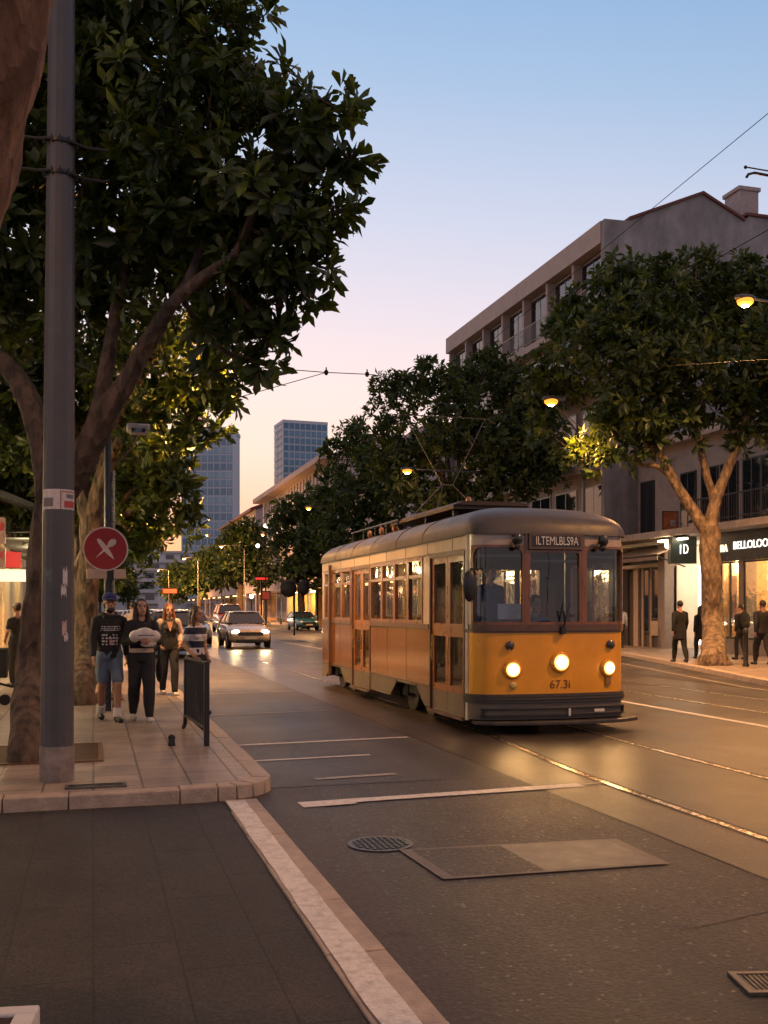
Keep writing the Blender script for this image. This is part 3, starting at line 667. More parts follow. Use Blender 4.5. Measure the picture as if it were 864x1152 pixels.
# ================================================================== TREES
def leaf_mesh(name, P, A, S, k, rng, m, parent, flat=.0, wid=.20, droop=.25, detail=False):
    """rosettes: positions P, axes A, leaf length S; k leaves each"""
    n = len(P)
    if n == 0: return None
    P = np.repeat(P, k, 0); A = np.repeat(A, k, 0); S = np.repeat(S, k) * rng.uniform(.65, 1.2, n * k)
    up = np.tile(np.array([0., 0., 1.]), (n * k, 1))
    X = np.cross(A, up); bad = np.linalg.norm(X, axis=1) < .1; X[bad] = [1, 0, 0]
    X /= np.linalg.norm(X, axis=1, keepdims=True); Y = np.cross(A, X)
    az = rng.uniform(0, 2 * np.pi, n * k); po = np.radians(rng.uniform(18, 100, n * k))
    rad = np.cos(az)[:, None] * X + np.sin(az)[:, None] * Y
    D = np.cos(po)[:, None] * A + np.sin(po)[:, None] * rad
    D[:, 2] -= droop * rng.uniform(0, 1, n * k); D /= np.linalg.norm(D, axis=1, keepdims=True)
    Nn = np.cos(po)[:, None] * rad * -1 + np.sin(po)[:, None] * A
    Nn += rng.normal(0, .35, (n * k, 3)); Nn -= (Nn * D).sum(1)[:, None] * D; Nn /= np.linalg.norm(Nn, axis=1, keepdims=True)
    W = np.cross(D, Nn)
    base = P + D * (S * .12)[:, None] + rng.normal(0, .02, (n * k, 3))
    L_ = S[:, None]; w = (S * wid * rng.uniform(.75, 1.2, n * k))[:, None]
    mid = base + D * L_ * .55 - Nn * L_ * .05
    if detail:
        def lv(q, wq, dz): 
            c_ = base + D * L_ * q - Nn * L_ * dz
            return c_ + W * w * wq + Nn * w * .3 * wq, c_ - Nn * L_ * .02, c_ - W * w * wq + Nn * w * .3 * wq
        l1, m1, r1 = lv(.36, .62, .0); l2, m2, r2 = lv(.70, 1.0, .05); tip = base + D * L_ - Nn * L_ * .17
        V = np.stack([base, l1, m1, r1, l2, m2, r2, tip], 1).reshape(-1, 3); o = np.arange(n * k) * 8
        T = lambda *ix: np.stack([o + i for i in ix], 1)
        tri = np.concatenate([T(0, 3, 2), T(0, 2, 1), T(5, 6, 7), T(4, 5, 7)], 0).astype(np.int32); qd = np.concatenate([T(2, 3, 6, 5), T(1, 2, 5, 4)], 0).astype(np.int32)
        me = bpy.data.meshes.new(name); me.vertices.add(len(V)); me.vertices.foreach_set('co', V.astype(np.float32).ravel())
        me.loops.add(tri.size + qd.size); me.loops.foreach_set('vertex_index', np.concatenate([tri.ravel(), qd.ravel()]))
        ls = np.concatenate([np.arange(len(tri)) * 3, tri.size + np.arange(len(qd)) * 4]).astype(np.int32)
        me.polygons.add(len(ls)); me.polygons.foreach_set('loop_start', ls); me.update(calc_edges=True); me.materials.append(m)
        o_ = bpy.data.objects.new(name, me); C.objects.link(o_); o_.parent = parent
        return o_
    v0 = base; v1 = base + D * L_ * .58 + W * w + Nn * w * .35; v2 = base + D * L_ * .58 - W * w + Nn * w * .35; v3 = base + D * L_ - Nn * L_ * .16
    V = np.stack([v0, v1, mid, v2, v3], 1).reshape(-1, 3)
    o = np.arange(n * k) * 5
    Fq = np.concatenate([np.stack([o, o + 2, o + 4, o + 1], 1), np.stack([o, o + 3, o + 4, o + 2], 1)], 0).astype(np.int32)
    me = bpy.data.meshes.new(name)
    me.vertices.add(len(V)); me.vertices.foreach_set('co', V.astype(np.float32).ravel())
    me.loops.add(Fq.size); me.loops.foreach_set('vertex_index', Fq.ravel())
    me.polygons.add(len(Fq)); me.polygons.foreach_set('loop_start', np.arange(len(Fq), dtype=np.int32) * 4)
    me.update(calc_edges=True); me.materials.append(m)
    o_ = bpy.data.objects.new(name, me); C.objects.link(o_); o_.parent = parent
    return o_

def blob_points(blobs, dens, rng, inner=.35):
    """rosettes on the shells of uneven blobs plus some inside"""
    P, A = [], []
    Cn = np.array([b[0] for b in blobs]); Rr = np.array([b[1] for b in blobs])
    for c, r in zip(Cn, Rr):
        n = max(4, int(dens * 4 * np.pi * r * r))
        d = rng.normal(0, 1, (n, 3)); d /= np.linalg.norm(d, axis=1, keepdims=True)
        rad = r * (1 - np.abs(rng.normal(0, inner, n))); rad = np.clip(rad, r * .15, None) * rng.uniform(.82, 1.1, n); st = rng.random(n) < .16; rad = np.where(st, r * rng.uniform(1.05, 1.0 + .42 / max(.35, r) ** .5, n), rad)
        lump = 1 + .22 * np.sin(d[:, 0] * 5 + c[0] * 3) * np.sin(d[:, 2] * 6 + c[1]) 
        p = c + d * (rad * lump)[:, None] * np.array([1, 1, .85])
        ax = d + rng.normal(0, .35, (n, 3)) + np.array([0, 0, .35]); ax /= np.linalg.norm(ax, axis=1, keepdims=True)
        P.append(p); A.append(ax)
    return np.concatenate(P), np.concatenate(A)

def bend(a, b, k, rng, amt):
    a, b = Vector(a), Vector(b); out = []; ln = (b - a).length
    o1 = Vector([rng.uniform(-1, 1) for _ in range(3)]) * ln * amt
    for i in range(k + 1):
        t = i / k; out.append(a.lerp(b, t) + o1 * math.sin(math.pi * t) + Vector((0, 0, -ln * .06 * math.sin(math.pi * t))))
    return out

def make_tree(name, label, cat_group, base, limbs, blobs, dens, leaf, k, lm, bm_, seed, twig=3, crown_name='crown', leafscale=1., wid=.20, rz=0, detail=False):
    """limbs: list of (points, radii) in world coords; blobs: (centre, radius) in world coords"""
    rng = np.random.default_rng(seed); rr = random.Random(seed); base = Vector(base)
    t = thing(name, label, 'tree', base, 0, cat_group)
    m = MB(); joints = []
    for pts, rad in limbs:
        pts = [Vector(p) - base for p in pts]
        # smooth the polyline
        P, Q = [], []
        for i in range(len(pts) - 1):
            p0, p1, p2, p3 = pts[max(i - 1, 0)], pts[i], pts[i + 1], pts[min(i + 2, len(pts) - 1)]
            for s in range(12):
                u = s / 12; P.append(.5 * ((2 * p1) + (-p0 + p2) * u + (2 * p0 - 5 * p1 + 4 * p2 - p3) * u * u + (-p0 + 3 * p1 - 3 * p2 + p3) * u ** 3)); Q.append(rad[i] * (1 - u) + rad[i + 1] * u)
        P.append(pts[-1]); Q.append(rad[-1])
        m.tube(P, Q, 24, wob=.16); joints += list(zip(P, Q))
    bl = [(Vector(c) - base, r) for c, r in blobs]
    up = [j for j in joints if j[0].z > .38 * max(p.z for p, _ in joints)]
    for c, r in bl:
        j = min(up, key=lambda q: (q[0] - c).length - (q[1] * 2))
        st = min(j[1] * .6, .045 + .02 * r) 
        path = bend(j[0], c, 6, rr, .10); m.tube(path, [st + (.018 - st) * i / 6 for i in range(7)], 7)
        for _ in range(twig):
            d = Vector([rr.gauss(0, 1) for _ in range(3)]); d.normalize(); d.z = abs(d.z) * .6
            m.tube(bend(path[rr.randint(3, 6)], c + d * r * .9, 4, rr, .12), [.018, .015, .012, .009, .006], 5)
    m.build('trunk', bm_, t, smooth=60, fix=False)
    P, A = blob_points([(tuple(c), r) for c, r in bl], dens, rng)
    leaf_mesh(crown_name, P, A, leaf * rng.uniform(.62, 1.35, len(P)), k, rng, lm, t, wid=wid, detail=detail)
    return t

PXM = lambda d: F_PX / d
# ---- nearest tree, left: trunk leaning up from behind the pole, long limbs over the pavement
B1 = on_ground(30, 856, SW)
def T1(u, v, d=11.3): return at(u, v, d)
limbs = [([B1 + Vector((0, 0, -.05)), B1 + Vector((.0, 0, .12)), T1(35, 760), T1(44, 680), T1(52, 600), T1(60, 555)], [.215, .185, .175, .17, .17, .175]),
         ([T1(58, 575), T1(48, 500), T1(22, 430, 11.5), T1(-25, 380, 11.8), T1(-70, 300, 12)], [.17, .15, .12, .10, .06]),
         ([T1(60, 570), T1(92, 520, 11.2), T1(118, 468, 11.0), T1(148, 420, 10.9), T1(168, 380, 10.8), T1(200, 335, 10.7), T1(245, 300, 10.7), T1(268, 280, 10.7), T1(300, 200, 10.8), T1(330, 130, 10.9)], [.17, .155, .14, .10, .075, .065, .055, .05, .04, .02]),
         ([T1(150, 420, 10.9), T1(190, 350, 10.9), T1(215, 310, 11.0), T1(250, 220, 11.2), T1(270, 130, 11.2)], [.075, .06, .055, .04, .02]),
         ([T1(52, 560, 11.4), T1(66, 420, 11.8), T1(84, 300, 12), T1(110, 150, 12), T1(130, 20, 12), T1(140, -120, 12)], [.14, .12, .10, .08, .06, .03]),
         ([T1(95, 520, 11.3), T1(115, 440, 11.6), T1(150, 250, 11.9), T1(190, 120, 11.9), T1(230, 0, 11.5)], [.10, .085, .06, .045, .02])]
bl1 = [(242, 55, 11.2, .52), (215, -10, 11.4, .7), (150, -50, 11.5, 1.1), (60, 40, 12, 1.2), (-60, 0, 12.2, 1.3), (150, 110, 11.5, .95), (90, 190, 12, .9), (237, 150, 10.9, .75), (200, 220, 11.3, .75),
       (319, 110, 10.6, .36), (372, 118, 10.5, .34), (339, 145, 10.6, .38), (392, 180, 10.6, .20), (354, 195, 10.7, .34), (384, 238, 10.6, .22), (336, 245, 10.7, .42), (292, 215, 10.8, .6), (359, 300, 11, .26), (314, 305, 11, .45),
       (282, 290, 11, .5), (319, 345, 11.1, .22), (302, 380, 11.3, .28), (242, 260, 11.3, .7), (140, 270, 12, .8), (30, 250, 12.4, 1.2), (-70, 160, 12.4, 1.3), (-80, 330, 12.4, 1.1), (10, 350, 12.6, .75), (240, 350, 11.8, .55), (268, 345, 11.4, .38), (90, 90, 12.3, .9),
       (-30, 120, 12.6, 1.0), (277, 20, 11, .25), (262, 90, 11, .4), (120, 330, 12.6, .6), (190, 290, 12.2, .55), (288, 408, 11.5, .17)]
make_tree('broadleaf_tree', 'large dark broadleaf tree with forked limbs beside the thick grey pole', 'street trees on the left pavement', B1, limbs,
          [(at(u, v, d), r) for u, v, d, r in bl1], 8.5, .215, 16, leafA, bark, 11, twig=6, wid=.19, detail=True)
# ---- second tree
B2 = on_ground(92, 792, SW)
def T2(u, v, d=18.0): return at(u, v, d)
limbs = [([B2 + Vector((0, 0, -.05)), B2 + Vector((0, 0, .15)), T2(96, 720), T2(100, 640), T2(102, 580)], [.30, .23, .20, .18, .19]),
         ([T2(102, 590), T2(118, 530), T2(135, 470), T2(160, 420, 17.5), T2(185, 380, 17.2)], [.17, .15, .12, .09, .05]),
         ([T2(100, 590), T2(84, 500), T2(60, 420), T2(30, 350)], [.15, .13, .10, .05]),
         ([T2(104, 580), T2(132, 500, 17.6), T2(180, 452, 17), T2(215, 425, 16.6)], [.10, .08, .06, .03])]
bl2 = [(245, 415, 16.3, .5), (215, 445, 16.6, .5), (180, 420, 17, .8), (255, 450, 16.6, .25), (228, 480, 17, .4), (190, 490, 17.3, .5), (150, 470, 18.2, .6), (130, 400, 18, 1.0), (60, 440, 18.5, 1.0), (0, 480, 18.5, .8), (10, 400, 18.5, 1.1), (-60, 440, 18.5, 1.2), (205, 380, 17, .7), (268, 425, 16.4, .22), (110, 470, 19, .7), (60, 520, 19, .5)]
make_tree('broadleaf_tree', 'second tree on the left pavement, lamp lit, behind the red sign', 'street trees on the left pavement', B2, limbs,
          [(at(u, v, d), r) for u, v, d, r in bl2], 9, .22, 14, leafA, bark, 12, twig=3, detail=True, wid=.18)
# ---- third and fourth, further along
def simple_tree(label, group, x, y, bl, dens, leaf, k, lm, bm_, seed, tr=.2, forkz=2.6, name='broadleaf_tree', z0=SW):
    b = Vector((x, y, z0)); rr = random.Random(seed)
    cz = sum(c.z for c, _ in bl) / len(bl); cx = sum(c.x for c, _ in bl) / len(bl); cy = sum(c.y for c, _ in bl) / len(bl)
    f = b + Vector((rr.uniform(-.2, .2), rr.uniform(-.2, .2), forkz)); top = Vector((cx, cy, cz))
    limbs = [([b + Vector((0, 0, -.05)), b + Vector((0, 0, .2)), b.lerp(f, .5) + Vector((rr.uniform(-.08, .08), 0, 0)), f], [tr * 1.5, tr * 1.15, tr, tr * .95])]
    for i in range(3):
        q = top + Vector((rr.uniform(-1, 1) * (1.6), rr.uniform(-1, 1) * 1.6, rr.uniform(-.3, 1.2)))
        limbs.append(([f - Vector((0, 0, .1)), f.lerp(q, .4) + Vector((rr.uniform(-.25, .25), rr.uniform(-.25, .25), .2)), q], [tr * .7, tr * .5, tr * .2]))
    return make_tree(name, label, group, b, limbs, bl, dens, leaf, k, lm, bm_, seed, twig=2)
bl3 = [(at(u, v, d), r) for u, v, d, r in [(165, 560, 25, .95), (190, 540, 24.5, .45), (200, 585, 25, .4), (158, 606, 25.5, .45), (150, 520, 25, .8), (128, 636, 26, .5), (110, 540, 26, 1.2), (60, 560, 27, 1.2), (20, 540, 27, 1.4), (205, 555, 24.5, .25), (150, 600, 26, .8), (185, 510, 25, .6), (200, 500, 25, .4), (120, 480, 26, 1.2)]]
simple_tree('third tree on the left pavement with low drooping dark crown beyond the red sign', 'street trees on the left pavement', -.3, 26.3, bl3, 9, .30, 11, leafA, bark, 13)
bl4 = [(at(u, v, d), r) for u, v, d, r in [(122, 625, 36, .8), (120, 590, 37, 1.1), (140, 585, 36, .8), (90, 580, 38, 1.6), (40, 590, 38, 1.6), (120, 640, 38, .8), (140, 550, 37, 1.3)]]
simple_tree('fourth tree on the left pavement, farthest and mostly behind the third', 'street trees on the left pavement', -.4, 37, bl4, 6, .34, 11, leafB, bark, 14)
# ---- right pavement tree with the pale trunk
B5 = on_ground(803, 748, SW)
def T5(u, v, d=30.4): return at(u, v, d)
limbs = [([B5 + Vector((0, 0, -.05)), B5 + Vector((0, 0, .2)), T5(802, 700), T5(800, 650), T5(798, 592)], [.52, .36, .31, .29, .30]),
         ([T5(800, 605), T5(778, 572), T5(758, 540), T5(742, 510), T5(715, 490)], [.22, .17, .15, .11, .06]),
         ([T5(798, 602), T5(806, 560), T5(822, 520), T5(836, 480), T5(842, 430)], [.22, .17, .14, .11, .05]),
         ([T5(804, 565), T5(794, 530), T5(786, 495), T5(775, 430), T5(765, 370)], [.13, .12, .10, .07, .04]),
         ([T5(758, 540), T5(740, 525), T5(720, 522), T5(690, 505)], [.09, .08, .07, .03])]
bl5 = [(690, 320, 30, .75), (715, 298, 30, .38), (650, 345, 30, .7), (665, 380, 29.5, 1.0), (628, 385, 32.5, .6), (608, 428, 33, .6), (640, 430, 33, .9), (612, 480, 33, .6), (700, 400, 29, 1.4), (750, 340, 30.5, 1.2), (790, 300, 30.5, .5), (745, 300, 30.5, .35),
       (770, 400, 29, 1.4), (830, 330, 31, 1.1), (850, 300, 31, .4), (850, 400, 30, 1.4), (700, 470, 29.5, 1.0), (665, 500, 30.5, .65), (690, 515, 29.5, .4), (640, 508, 33, .4), (760, 465, 30, .9), (820, 450, 30.5, .9), (880, 340, 31, 1.4), (890, 430, 30.5, 1.5), (930, 380, 31, 1.6), (800, 360, 31, 1.2), (735, 500, 30, .45), (715, 440, 29, 1.0), (830, 500, 30.5, .3), (870, 480, 30, .6), (785, 285, 30.5, .3), (720, 350, 29.5, .9)]
make_tree('broadleaf_tree', 'pale forked trunk tree with wide crown in front of the lit shop', 'street trees on the right pavement', B5, limbs,
          [(at(u, v, d), r) for u, v, d, r in bl5], 7, .29, 13, leafB, bark_pale, 15, twig=3)
# ---- the row behind the tram
def blobs_px(lst): return [(at(u, v, d), r) for u, v, d, r in lst]
simple_tree('broad dark tree rising straight behind the tram roof', 'street trees on the right pavement', 16.9, 44.5,
            blobs_px([(455, 440, 48, 1.0), (480, 425, 48, .8), (440, 480, 48, 1.1), (430, 440, 48, .45), (520, 430, 48, 1.3), (550, 415, 48, .9), (580, 440, 48, 1.6), (510, 480, 47, 1.8), (560, 500, 47, 1.7), (470, 520, 47.5, 1.4), (430, 525, 48, .9), (600, 500, 47, 1.6), (540, 550, 47, 1.3), (490, 560, 47, 1.2), (455, 550, 47, .9), (590, 540, 47, 1.2), (620, 520, 47.5, 1.0), (478, 408, 48, .3), (548, 400, 48, .4), (440, 425, 48, .4), (600, 450, 47, 1.3)]), 5.5, .34, 12, leafB, bark, 16, tr=.26, forkz=3.6)
simple_tree('tree left of the tram roof with a yellow lamp lit edge', 'street trees on the right pavement', 17.0, 62,
            blobs_px([(400, 500, 65, 1.4), (375, 530, 65, 1.0), (398, 482, 65, .6), (425, 520, 64, 1.5), (370, 560, 64, 1.0), (400, 560, 63, 1.8), (435, 570, 63, 1.5), (385, 600, 63, 1.5), (420, 610, 63, 1.6), (365, 590, 64, .8), (450, 600, 63, 1.3), (440, 540, 64, 1.5), (372, 505, 65, .5)]), 4, .40, 11, leafB, bark, 17, tr=.28, forkz=3.6)
simple_tree('tree beside the bright awning shop down the street', 'street trees on the right pavement', 17.0, 85,
            blobs_px([(330, 575, 87, 1.4), (350, 600, 87, 1.8), (320, 610, 87, 1.3), (345, 565, 87, 1.0), (365, 620, 86, 1.8), (335, 640, 86, 1.6), (315, 590, 87, .8), (360, 580, 87, 1.3), (355, 650, 86, 1.2)]), 2.4, .6, 10, leafB, bark, 18, tr=.3, forkz=4)
simple_tree('far round crowned tree under the gabled building', 'street trees on the right pavement', 16.6, 120,
            blobs_px([(275, 610, 121, 2.0), (255, 620, 121, 1.6), (295, 615, 121, 1.6), (270, 640, 120, 2.0), (295, 645, 120, 1.7), (250, 645, 121, 1.5), (280, 595, 121, 1.2), (262, 600, 121, 1.0)]), 1.7, .8, 9, leafB, bark, 19, tr=.34, forkz=4.5)
simple_tree('far lamp lit tree at the left of the right row', 'street trees on the right pavement', 15.6, 160,
            blobs_px([(232, 630, 159, 2.0), (220, 640, 159, 1.8), (240, 648, 158, 2.0), (225, 655, 158, 1.8), (246, 628, 159, 1.4), (212, 655, 158, 1.3)]), 1.3, 1.0, 9, leafB, bark, 20, tr=.35, forkz=4.5)
rowk = simple_tree('small pale green tree near the street end', 'street trees at the street end', 15, 210, blobs_px([(200, 645, 207, 2.2), (190, 655, 207, 2.0), (208, 658, 207, 2.0), (196, 668, 206, 1.8)]), 1.0, 1.2, 9, leafB, bark, 21, tr=.35, forkz=4.5)
for x, y, s, lab in ((8.5, 262, 1.15, 'tiny yellow green tree at the street end, second from the left'), (1.5, 255, 1.0, 'leftmost tiny tree at the street end below the white flats'), (16, 300, 1.25, 'farthest tree at the street end by the left tower')):
    c = copy_tree(rowk); c.location = (x, y, 0); c.scale = (s, s, s); c.rotation_euler = (0, 0, x * 1.7); c['label'] = lab
# ---- brown trunk leaning in at the top left
limbs = [([(-2.6, 4.3, -.05), (-2.55, 4.32, .3), at(-240, 700, 4.3), at(-120, 420, 4.2), at(-62, 230, 4.15), at(-22, 80, 4.1), at(12, -60, 4.1), at(60, -240, 4.2)], [.46, .37, .31, .265, .235, .22, .21, .18]),
         ([at(-40, 150, 4.15), at(-110, 40, 4.5), at(-200, -60, 4.9)], [.13, .10, .06])]
bl = [(at(-60, -330, 4.6), .7), (at(120, -380, 4.4), .6), (at(-200, -250, 5), .8), (at(20, -450, 4.5), .8)]
make_tree('leaning_tree', 'bare brown trunk leaning across the top left corner', None, (-2.6, 4.3, .006), limbs, bl, 9, .24, 10, leafA, bark_front, 23, twig=2)
# plant in the planter
t = thing('potted_plant', 'small leafy plant in the white planter', 'plant', (pp.x - .22, pp.y - .10, pp.z - .03))
rng = np.random.default_rng(5); P = np.array([(.02, .05, .02), (-.15, 0, .02), (.12, -.12, .0), (.2, .1, .0)]); leaf_mesh('foliage', P, np.tile([[0., 0., 1.]], (4, 1)), np.full(4, .09), 14, rng, leafA, t)
m = MB(); m.tube([(.02, .05, -.02), (.02, .05, .05)], .01, 6); m.build('stem', bark, t)
# ================================================================== BUILDINGS
curtain = mat('curtain', (.75, .72, .70), .8, var=.15, scale=3, stretch=(8, 8, .3))
frame_w = mat('frame_white', (.55, .52, .50), .5)
frame_d = mat('frame_dark', (.03, .028, .027), .45)
roof_tile = mat('roof_tile', (.13, .042, .032), .7, var=.3, scale=20)
interior_d = mat('interior_dark', (.03, .027, .025), .9)

def window_part(parent, org, ux, w, h, depth=.16, fr=frame_w, gl=None, cur=0, mull=1, seed=0):
    """window standing on org (left-bottom), running along ux (unit), facing n = ux x z  (outward)"""
    ux = Vector(ux); n = ux.cross(Vector((0, 0, 1))); z = Vector((0, 0, 1)); org = Vector(org)
    def P(a, b, c): return org + ux * a + n * b + z * c
    def bx(m, a0, a1, b0, b1, c0, c1):
        vs = [P(a, b, c) for c in (c0, c1) for b in (b0, b1) for a in (a0, a1)]
        m.add(vs, [(0, 2, 3, 1), (4, 5, 7, 6), (0, 1, 5, 4), (2, 6, 7, 3), (0, 4, 6, 2), (1, 3, 7, 5)])
    m = MB(); t_ = .06
    bx(m, 0, w, -.03, .03, 0, t_); bx(m, 0, w, -.03, .03, h - t_, h); bx(m, 0, t_, -.03, .03, t_, h - t_); bx(m, w - t_, w, -.03, .03, t_, h - t_)
    for i in range(mull): 
        a = w * (i + 1) / (mull + 1); bx(m, a - .03, a + .03, -.03, .025, t_, h - t_)
    f = m.build('window', fr, parent, smooth=0)
    m = MB(); bx(m, t_, w - t_, -.02, -.012, t_, h - t_)
    if cur: m.m = 1; bx(m, t_, w - t_, .022, .026, t_, h - t_)
    m.build('pane', [glass('house_glass', (.9, .92, .93), 1.), interior_d] if cur else (gl or glass_dark), f, smooth=0)
    if cur:
        m = MB(); k = 14; a0, a1 = (t_, t_ + (w - 2 * t_) * cur) if seed % 2 else (w - t_ - (w - 2 * t_) * cur, w - t_)
        vs = []
        for i in range(k + 1):
            a = a0 + (a1 - a0) * i / k
            for c in (t_ + .02, h - t_): vs.append(P(a, -.004 + .010 * (i % 2), c))
        m.add(vs, [(2 * i, 2 * i + 2, 2 * i + 3, 2 * i + 1) for i in range(k)]); m.build('curtain', curtain, f, smooth=0)
    return f

# ---- grey apartment building (top floor loggia, blind end wall)
Y0, Y1, ZT = y_at(680, FX), y_at(503, FX), 18.75
t = thing('apartment_building', 'grey flat fronted apartment building with blind gable end wall and chimney', 'building', (FX, Y0, 0))
LY = Y1 - Y0
m = MB()
m.bb(.50, 17, .30, LY, SW, 15.2)                       # body set back behind the bays
m.bb(.50, 17, .30, LY, 15.2, ZT - 1.0)
m.build('wall', beige, t, smooth=0)
# blind end wall with gable outline
gx = lambda u, y: (Y0 * math.tan(TH + math.atan((u - 432) / F_PX))) - FX
gp = [(0, SW), (0, ZT), (1.1, ZT + .02), (gx(790, 0), 20.35), (gx(837, 0), 19.35), (gx(837, 0) + .25, 19.62), (17.5, 19.62), (17.5, SW)]
m = MB(); m.prism_y(gp, 0, .29); m.build('end_wall', concrete, t, smooth=0)
m = MB(); 
for (xa, za), (xb, zb) in (((1.15, ZT + .05), gp[3]), (gp[3], gp[4]), ((gp[5][0] - .2, gp[5][1]), gp[6])):
    m.add([(xa, -.12, za), (xb, -.12, zb), (xb, LY, zb), (xa, LY, za), (xa, -.12, za + .12), (xb, -.12, zb + .12), (xb, LY, zb + .12), (xa, LY, za + .12)], [(3, 2, 1, 0), (4, 5, 6, 7), (0, 1, 5, 4), (1, 2, 6, 5), (2, 3, 7, 6), (3, 0, 4, 7)])
m.build('roof', roof_tile, t, smooth=0)
cx_ = gx(848, 0); m = MB(); m.bb(cx_ - .5, cx_ + .5, .35, 1.5, 18.6, 20.95); m.bb(cx_ - .58, cx_ + .58, .28, 1.58, 20.95, 21.12); ch = m.build('chimney', mat('chimney_render', (.36, .30, .30), .9, var=.15), t, smooth=0)
m = MB(); m.bb(cx_ + .9, cx_ + 5, .4, 2, 18.4, 19.6); m.build('parapet', concrete, t, smooth=0)
# roof slab edge on the street side and soffit
m = MB(); m.bb(-.05, 1.3, .29, LY + .1, ZT - .95, ZT); m.build('roof_slab', mat('slab_render', (.40, .32, .29), .85, var=.1, scale=2, dirt=.35, dirtcol=(.22, .18, .17)), t, smooth=0)
# floor bands, fins
m = MB()
zf = [4.6, 8.2, 11.8, 15.05]
for z in zf: m.bb(-.25, .5, .30, LY, z - .35, z)
m.build('floor_band', beige, t, smooth=0)
nb = 7; bw = (LY - .6) / nb
for i in range(nb + 1): y = .42 + i * bw; m = MB(); m.bb(.10, .5, y - .10, y + .10, 15.05, ZT - .95); m.build('fin', beige, t, smooth=0)
for fl, z in enumerate(zf):
    for i in range(nb):
        y = .42 + i * bw
        if fl < 3 and i % 2 and False: continue
        hh = 2.45 if fl == 3 else 1.9
        zz0 = z + (.12 if fl == 3 else .8)
        window_part(t, (.46, y + .3, zz0), (0, 1, 0), bw - .6, hh, cur=(.30, .45, .0, .4, .55, .3, .5)[(i + fl) % 7] if fl >= 2 else 0, seed=i + fl, mull=1, fr=frame_d if fl == 3 else frame_w)
for o in []: pass
m = MB()
for i in range(nb):
    y = .42 + i * bw; m.tube([(-.18, y - .05, 16.05), (-.18, y + bw - .05, 16.05)], .03, 6); m.tube([(-.18, y - .05, 15.2), (-.18, y + bw - .05, 15.2)], .02, 6)
    for k in range(18): q = y + .15 + (bw - .3) * k / 17; m.tube([(-.18, q, 15.2), (-.18, q, 16.05)], .012, 4, cap=False)
m.build('balcony_railing', mat('rail_grey', (.28, .26, .26), .5, metal=.3), t, smooth=0)
# small side structure below with windows (seen between tram roof and tree)
m = MB()
m.bb(-.02, .0, .6, 6, SW, 4.2); m.build('shutter', frame_d, t, smooth=0)

# ---- shop building nearest on the right
YA, YB = 12.0, Y0 - .05; YP = y_at(834.5, FX)
t = thing('shop_building', 'low shop building with glowing display windows, black fascia and railed terrace', 'building', (FX, 0, 0))
m = MB()
m.bb(4.5, 17, YA, YB, SW, 4.25)
for a, b in ((YA, YA + .5), (YP - .12, YP + .12), (y_at(795, FX) - .3, y_at(795, FX) + .3), (y_at(749, FX), y_at(749, FX) + .5), (YB - 1.2, YB)): m.bb(-.05, .5, a, b, SW, 4.2)
m.build('wall', mat('shop_wall', (.20, .16, .14), .8, var=.15), t, smooth=0)
m = MB(); m.bb(-1.05, 4.5, YA, YB, 4.38, 4.62); m.build('canopy_slab', mat('ledge_render', (.40, .33, .28), .8, var=.15, dirt=.4), t, smooth=0)
m = MB(); m.bb(-.12, .48, YA, y_at(797, FX), 3.35, 4.36); m.build('fascia', mat('fascia_black', (.008, .008, .009), .35), t, smooth=0)
# upper storey, set back
m = MB(); m.bb(1.6, 16, YA, YB - .02, 4.63, 8.4); m.build('upper_wall', mat('upper_render', (.30, .25, .235), .85, var=.12, dirt=.3), t, smooth=0)
m = MB(); m.bb(1.1, 16, YA, YB - .02, 8.4, 8.75); m.build('roof', MATS['ledge_render'], t, smooth=0)
for u in (822, 800, 848, 870, 776, 730):
    window_part(t, (1.56, y_at(u, FX + 1.6) - .5, 4.7), (0, 1, 0), 1.1, 2.5, fr=frame_d)
m = MB(); ya, yb = YA, y_at(783, FX - .9)
m.tube([(-.9, ya, 5.55), (-.9, yb, 5.55)], .03, 6); m.tube([(-.9, ya, 4.78), (-.9, yb, 4.78)], .02, 6)
for k in range(int((yb - ya) / .13)): q = ya + k * .13; m.tube([(-.9, q, 4.6), (-.9, q, 5.55)], .011, 4, cap=False)
m.tube([(-.9, yb, 4.6), (-.9, yb, 5.6)], .04, 6); m.build('terrace_railing', mat('rail_dark', (.05, .045, .045), .5, metal=.4), t, smooth=0)
warm_wall = mat('shop_interior', (.75, .58, .36), .8, var=.1)
warm_or = mat('shop_orange', (.75, .42, .12), .75, var=.15)
white_in = mat('shop_white', (.75, .70, .62), .7, var=.06)
m = MB(); m.bb(.5, 4.4, YA, YB - 10.4, SW, SW + .05); m.build('shop_floor', mat('shop_floor', (.40, .30, .20), .35), t, smooth=0)
m = MB(); m.bb(4.3, 4.45, YA, YP, SW, 4.2); m.build('back_wall', warm_or, t, smooth=0)
m = MB(); m.bb(3.2, 3.35, YP + .07, y_at(795, FX) - .07, SW, 4.2); m.build('back_wall', warm_wall, t, smooth=0)
m = MB(); m.bb(2.2, 2.35, y_at(795, FX) + .07, YB - 3.4, SW, 4.2); m.bb(.52, 2.19, y_at(753, FX) + .5, y_at(753, FX) + .6, SW, 4.2); m.build('back_wall', white_in, t, smooth=0)
m = MB(); 
for q in (YP, y_at(795, FX)): m.bb(.5, 4.3, q - .06, q + .06, SW, 4.2)
m.build('partition', mat('partition_or', (.78, .50, .20), .75, var=.08), t, smooth=0)
m = MB(); m.bb(.0, 4.3, YA, YB - 1, 4.22, 4.36); m.build('ceiling', white_in, t, smooth=0)
m = MB()
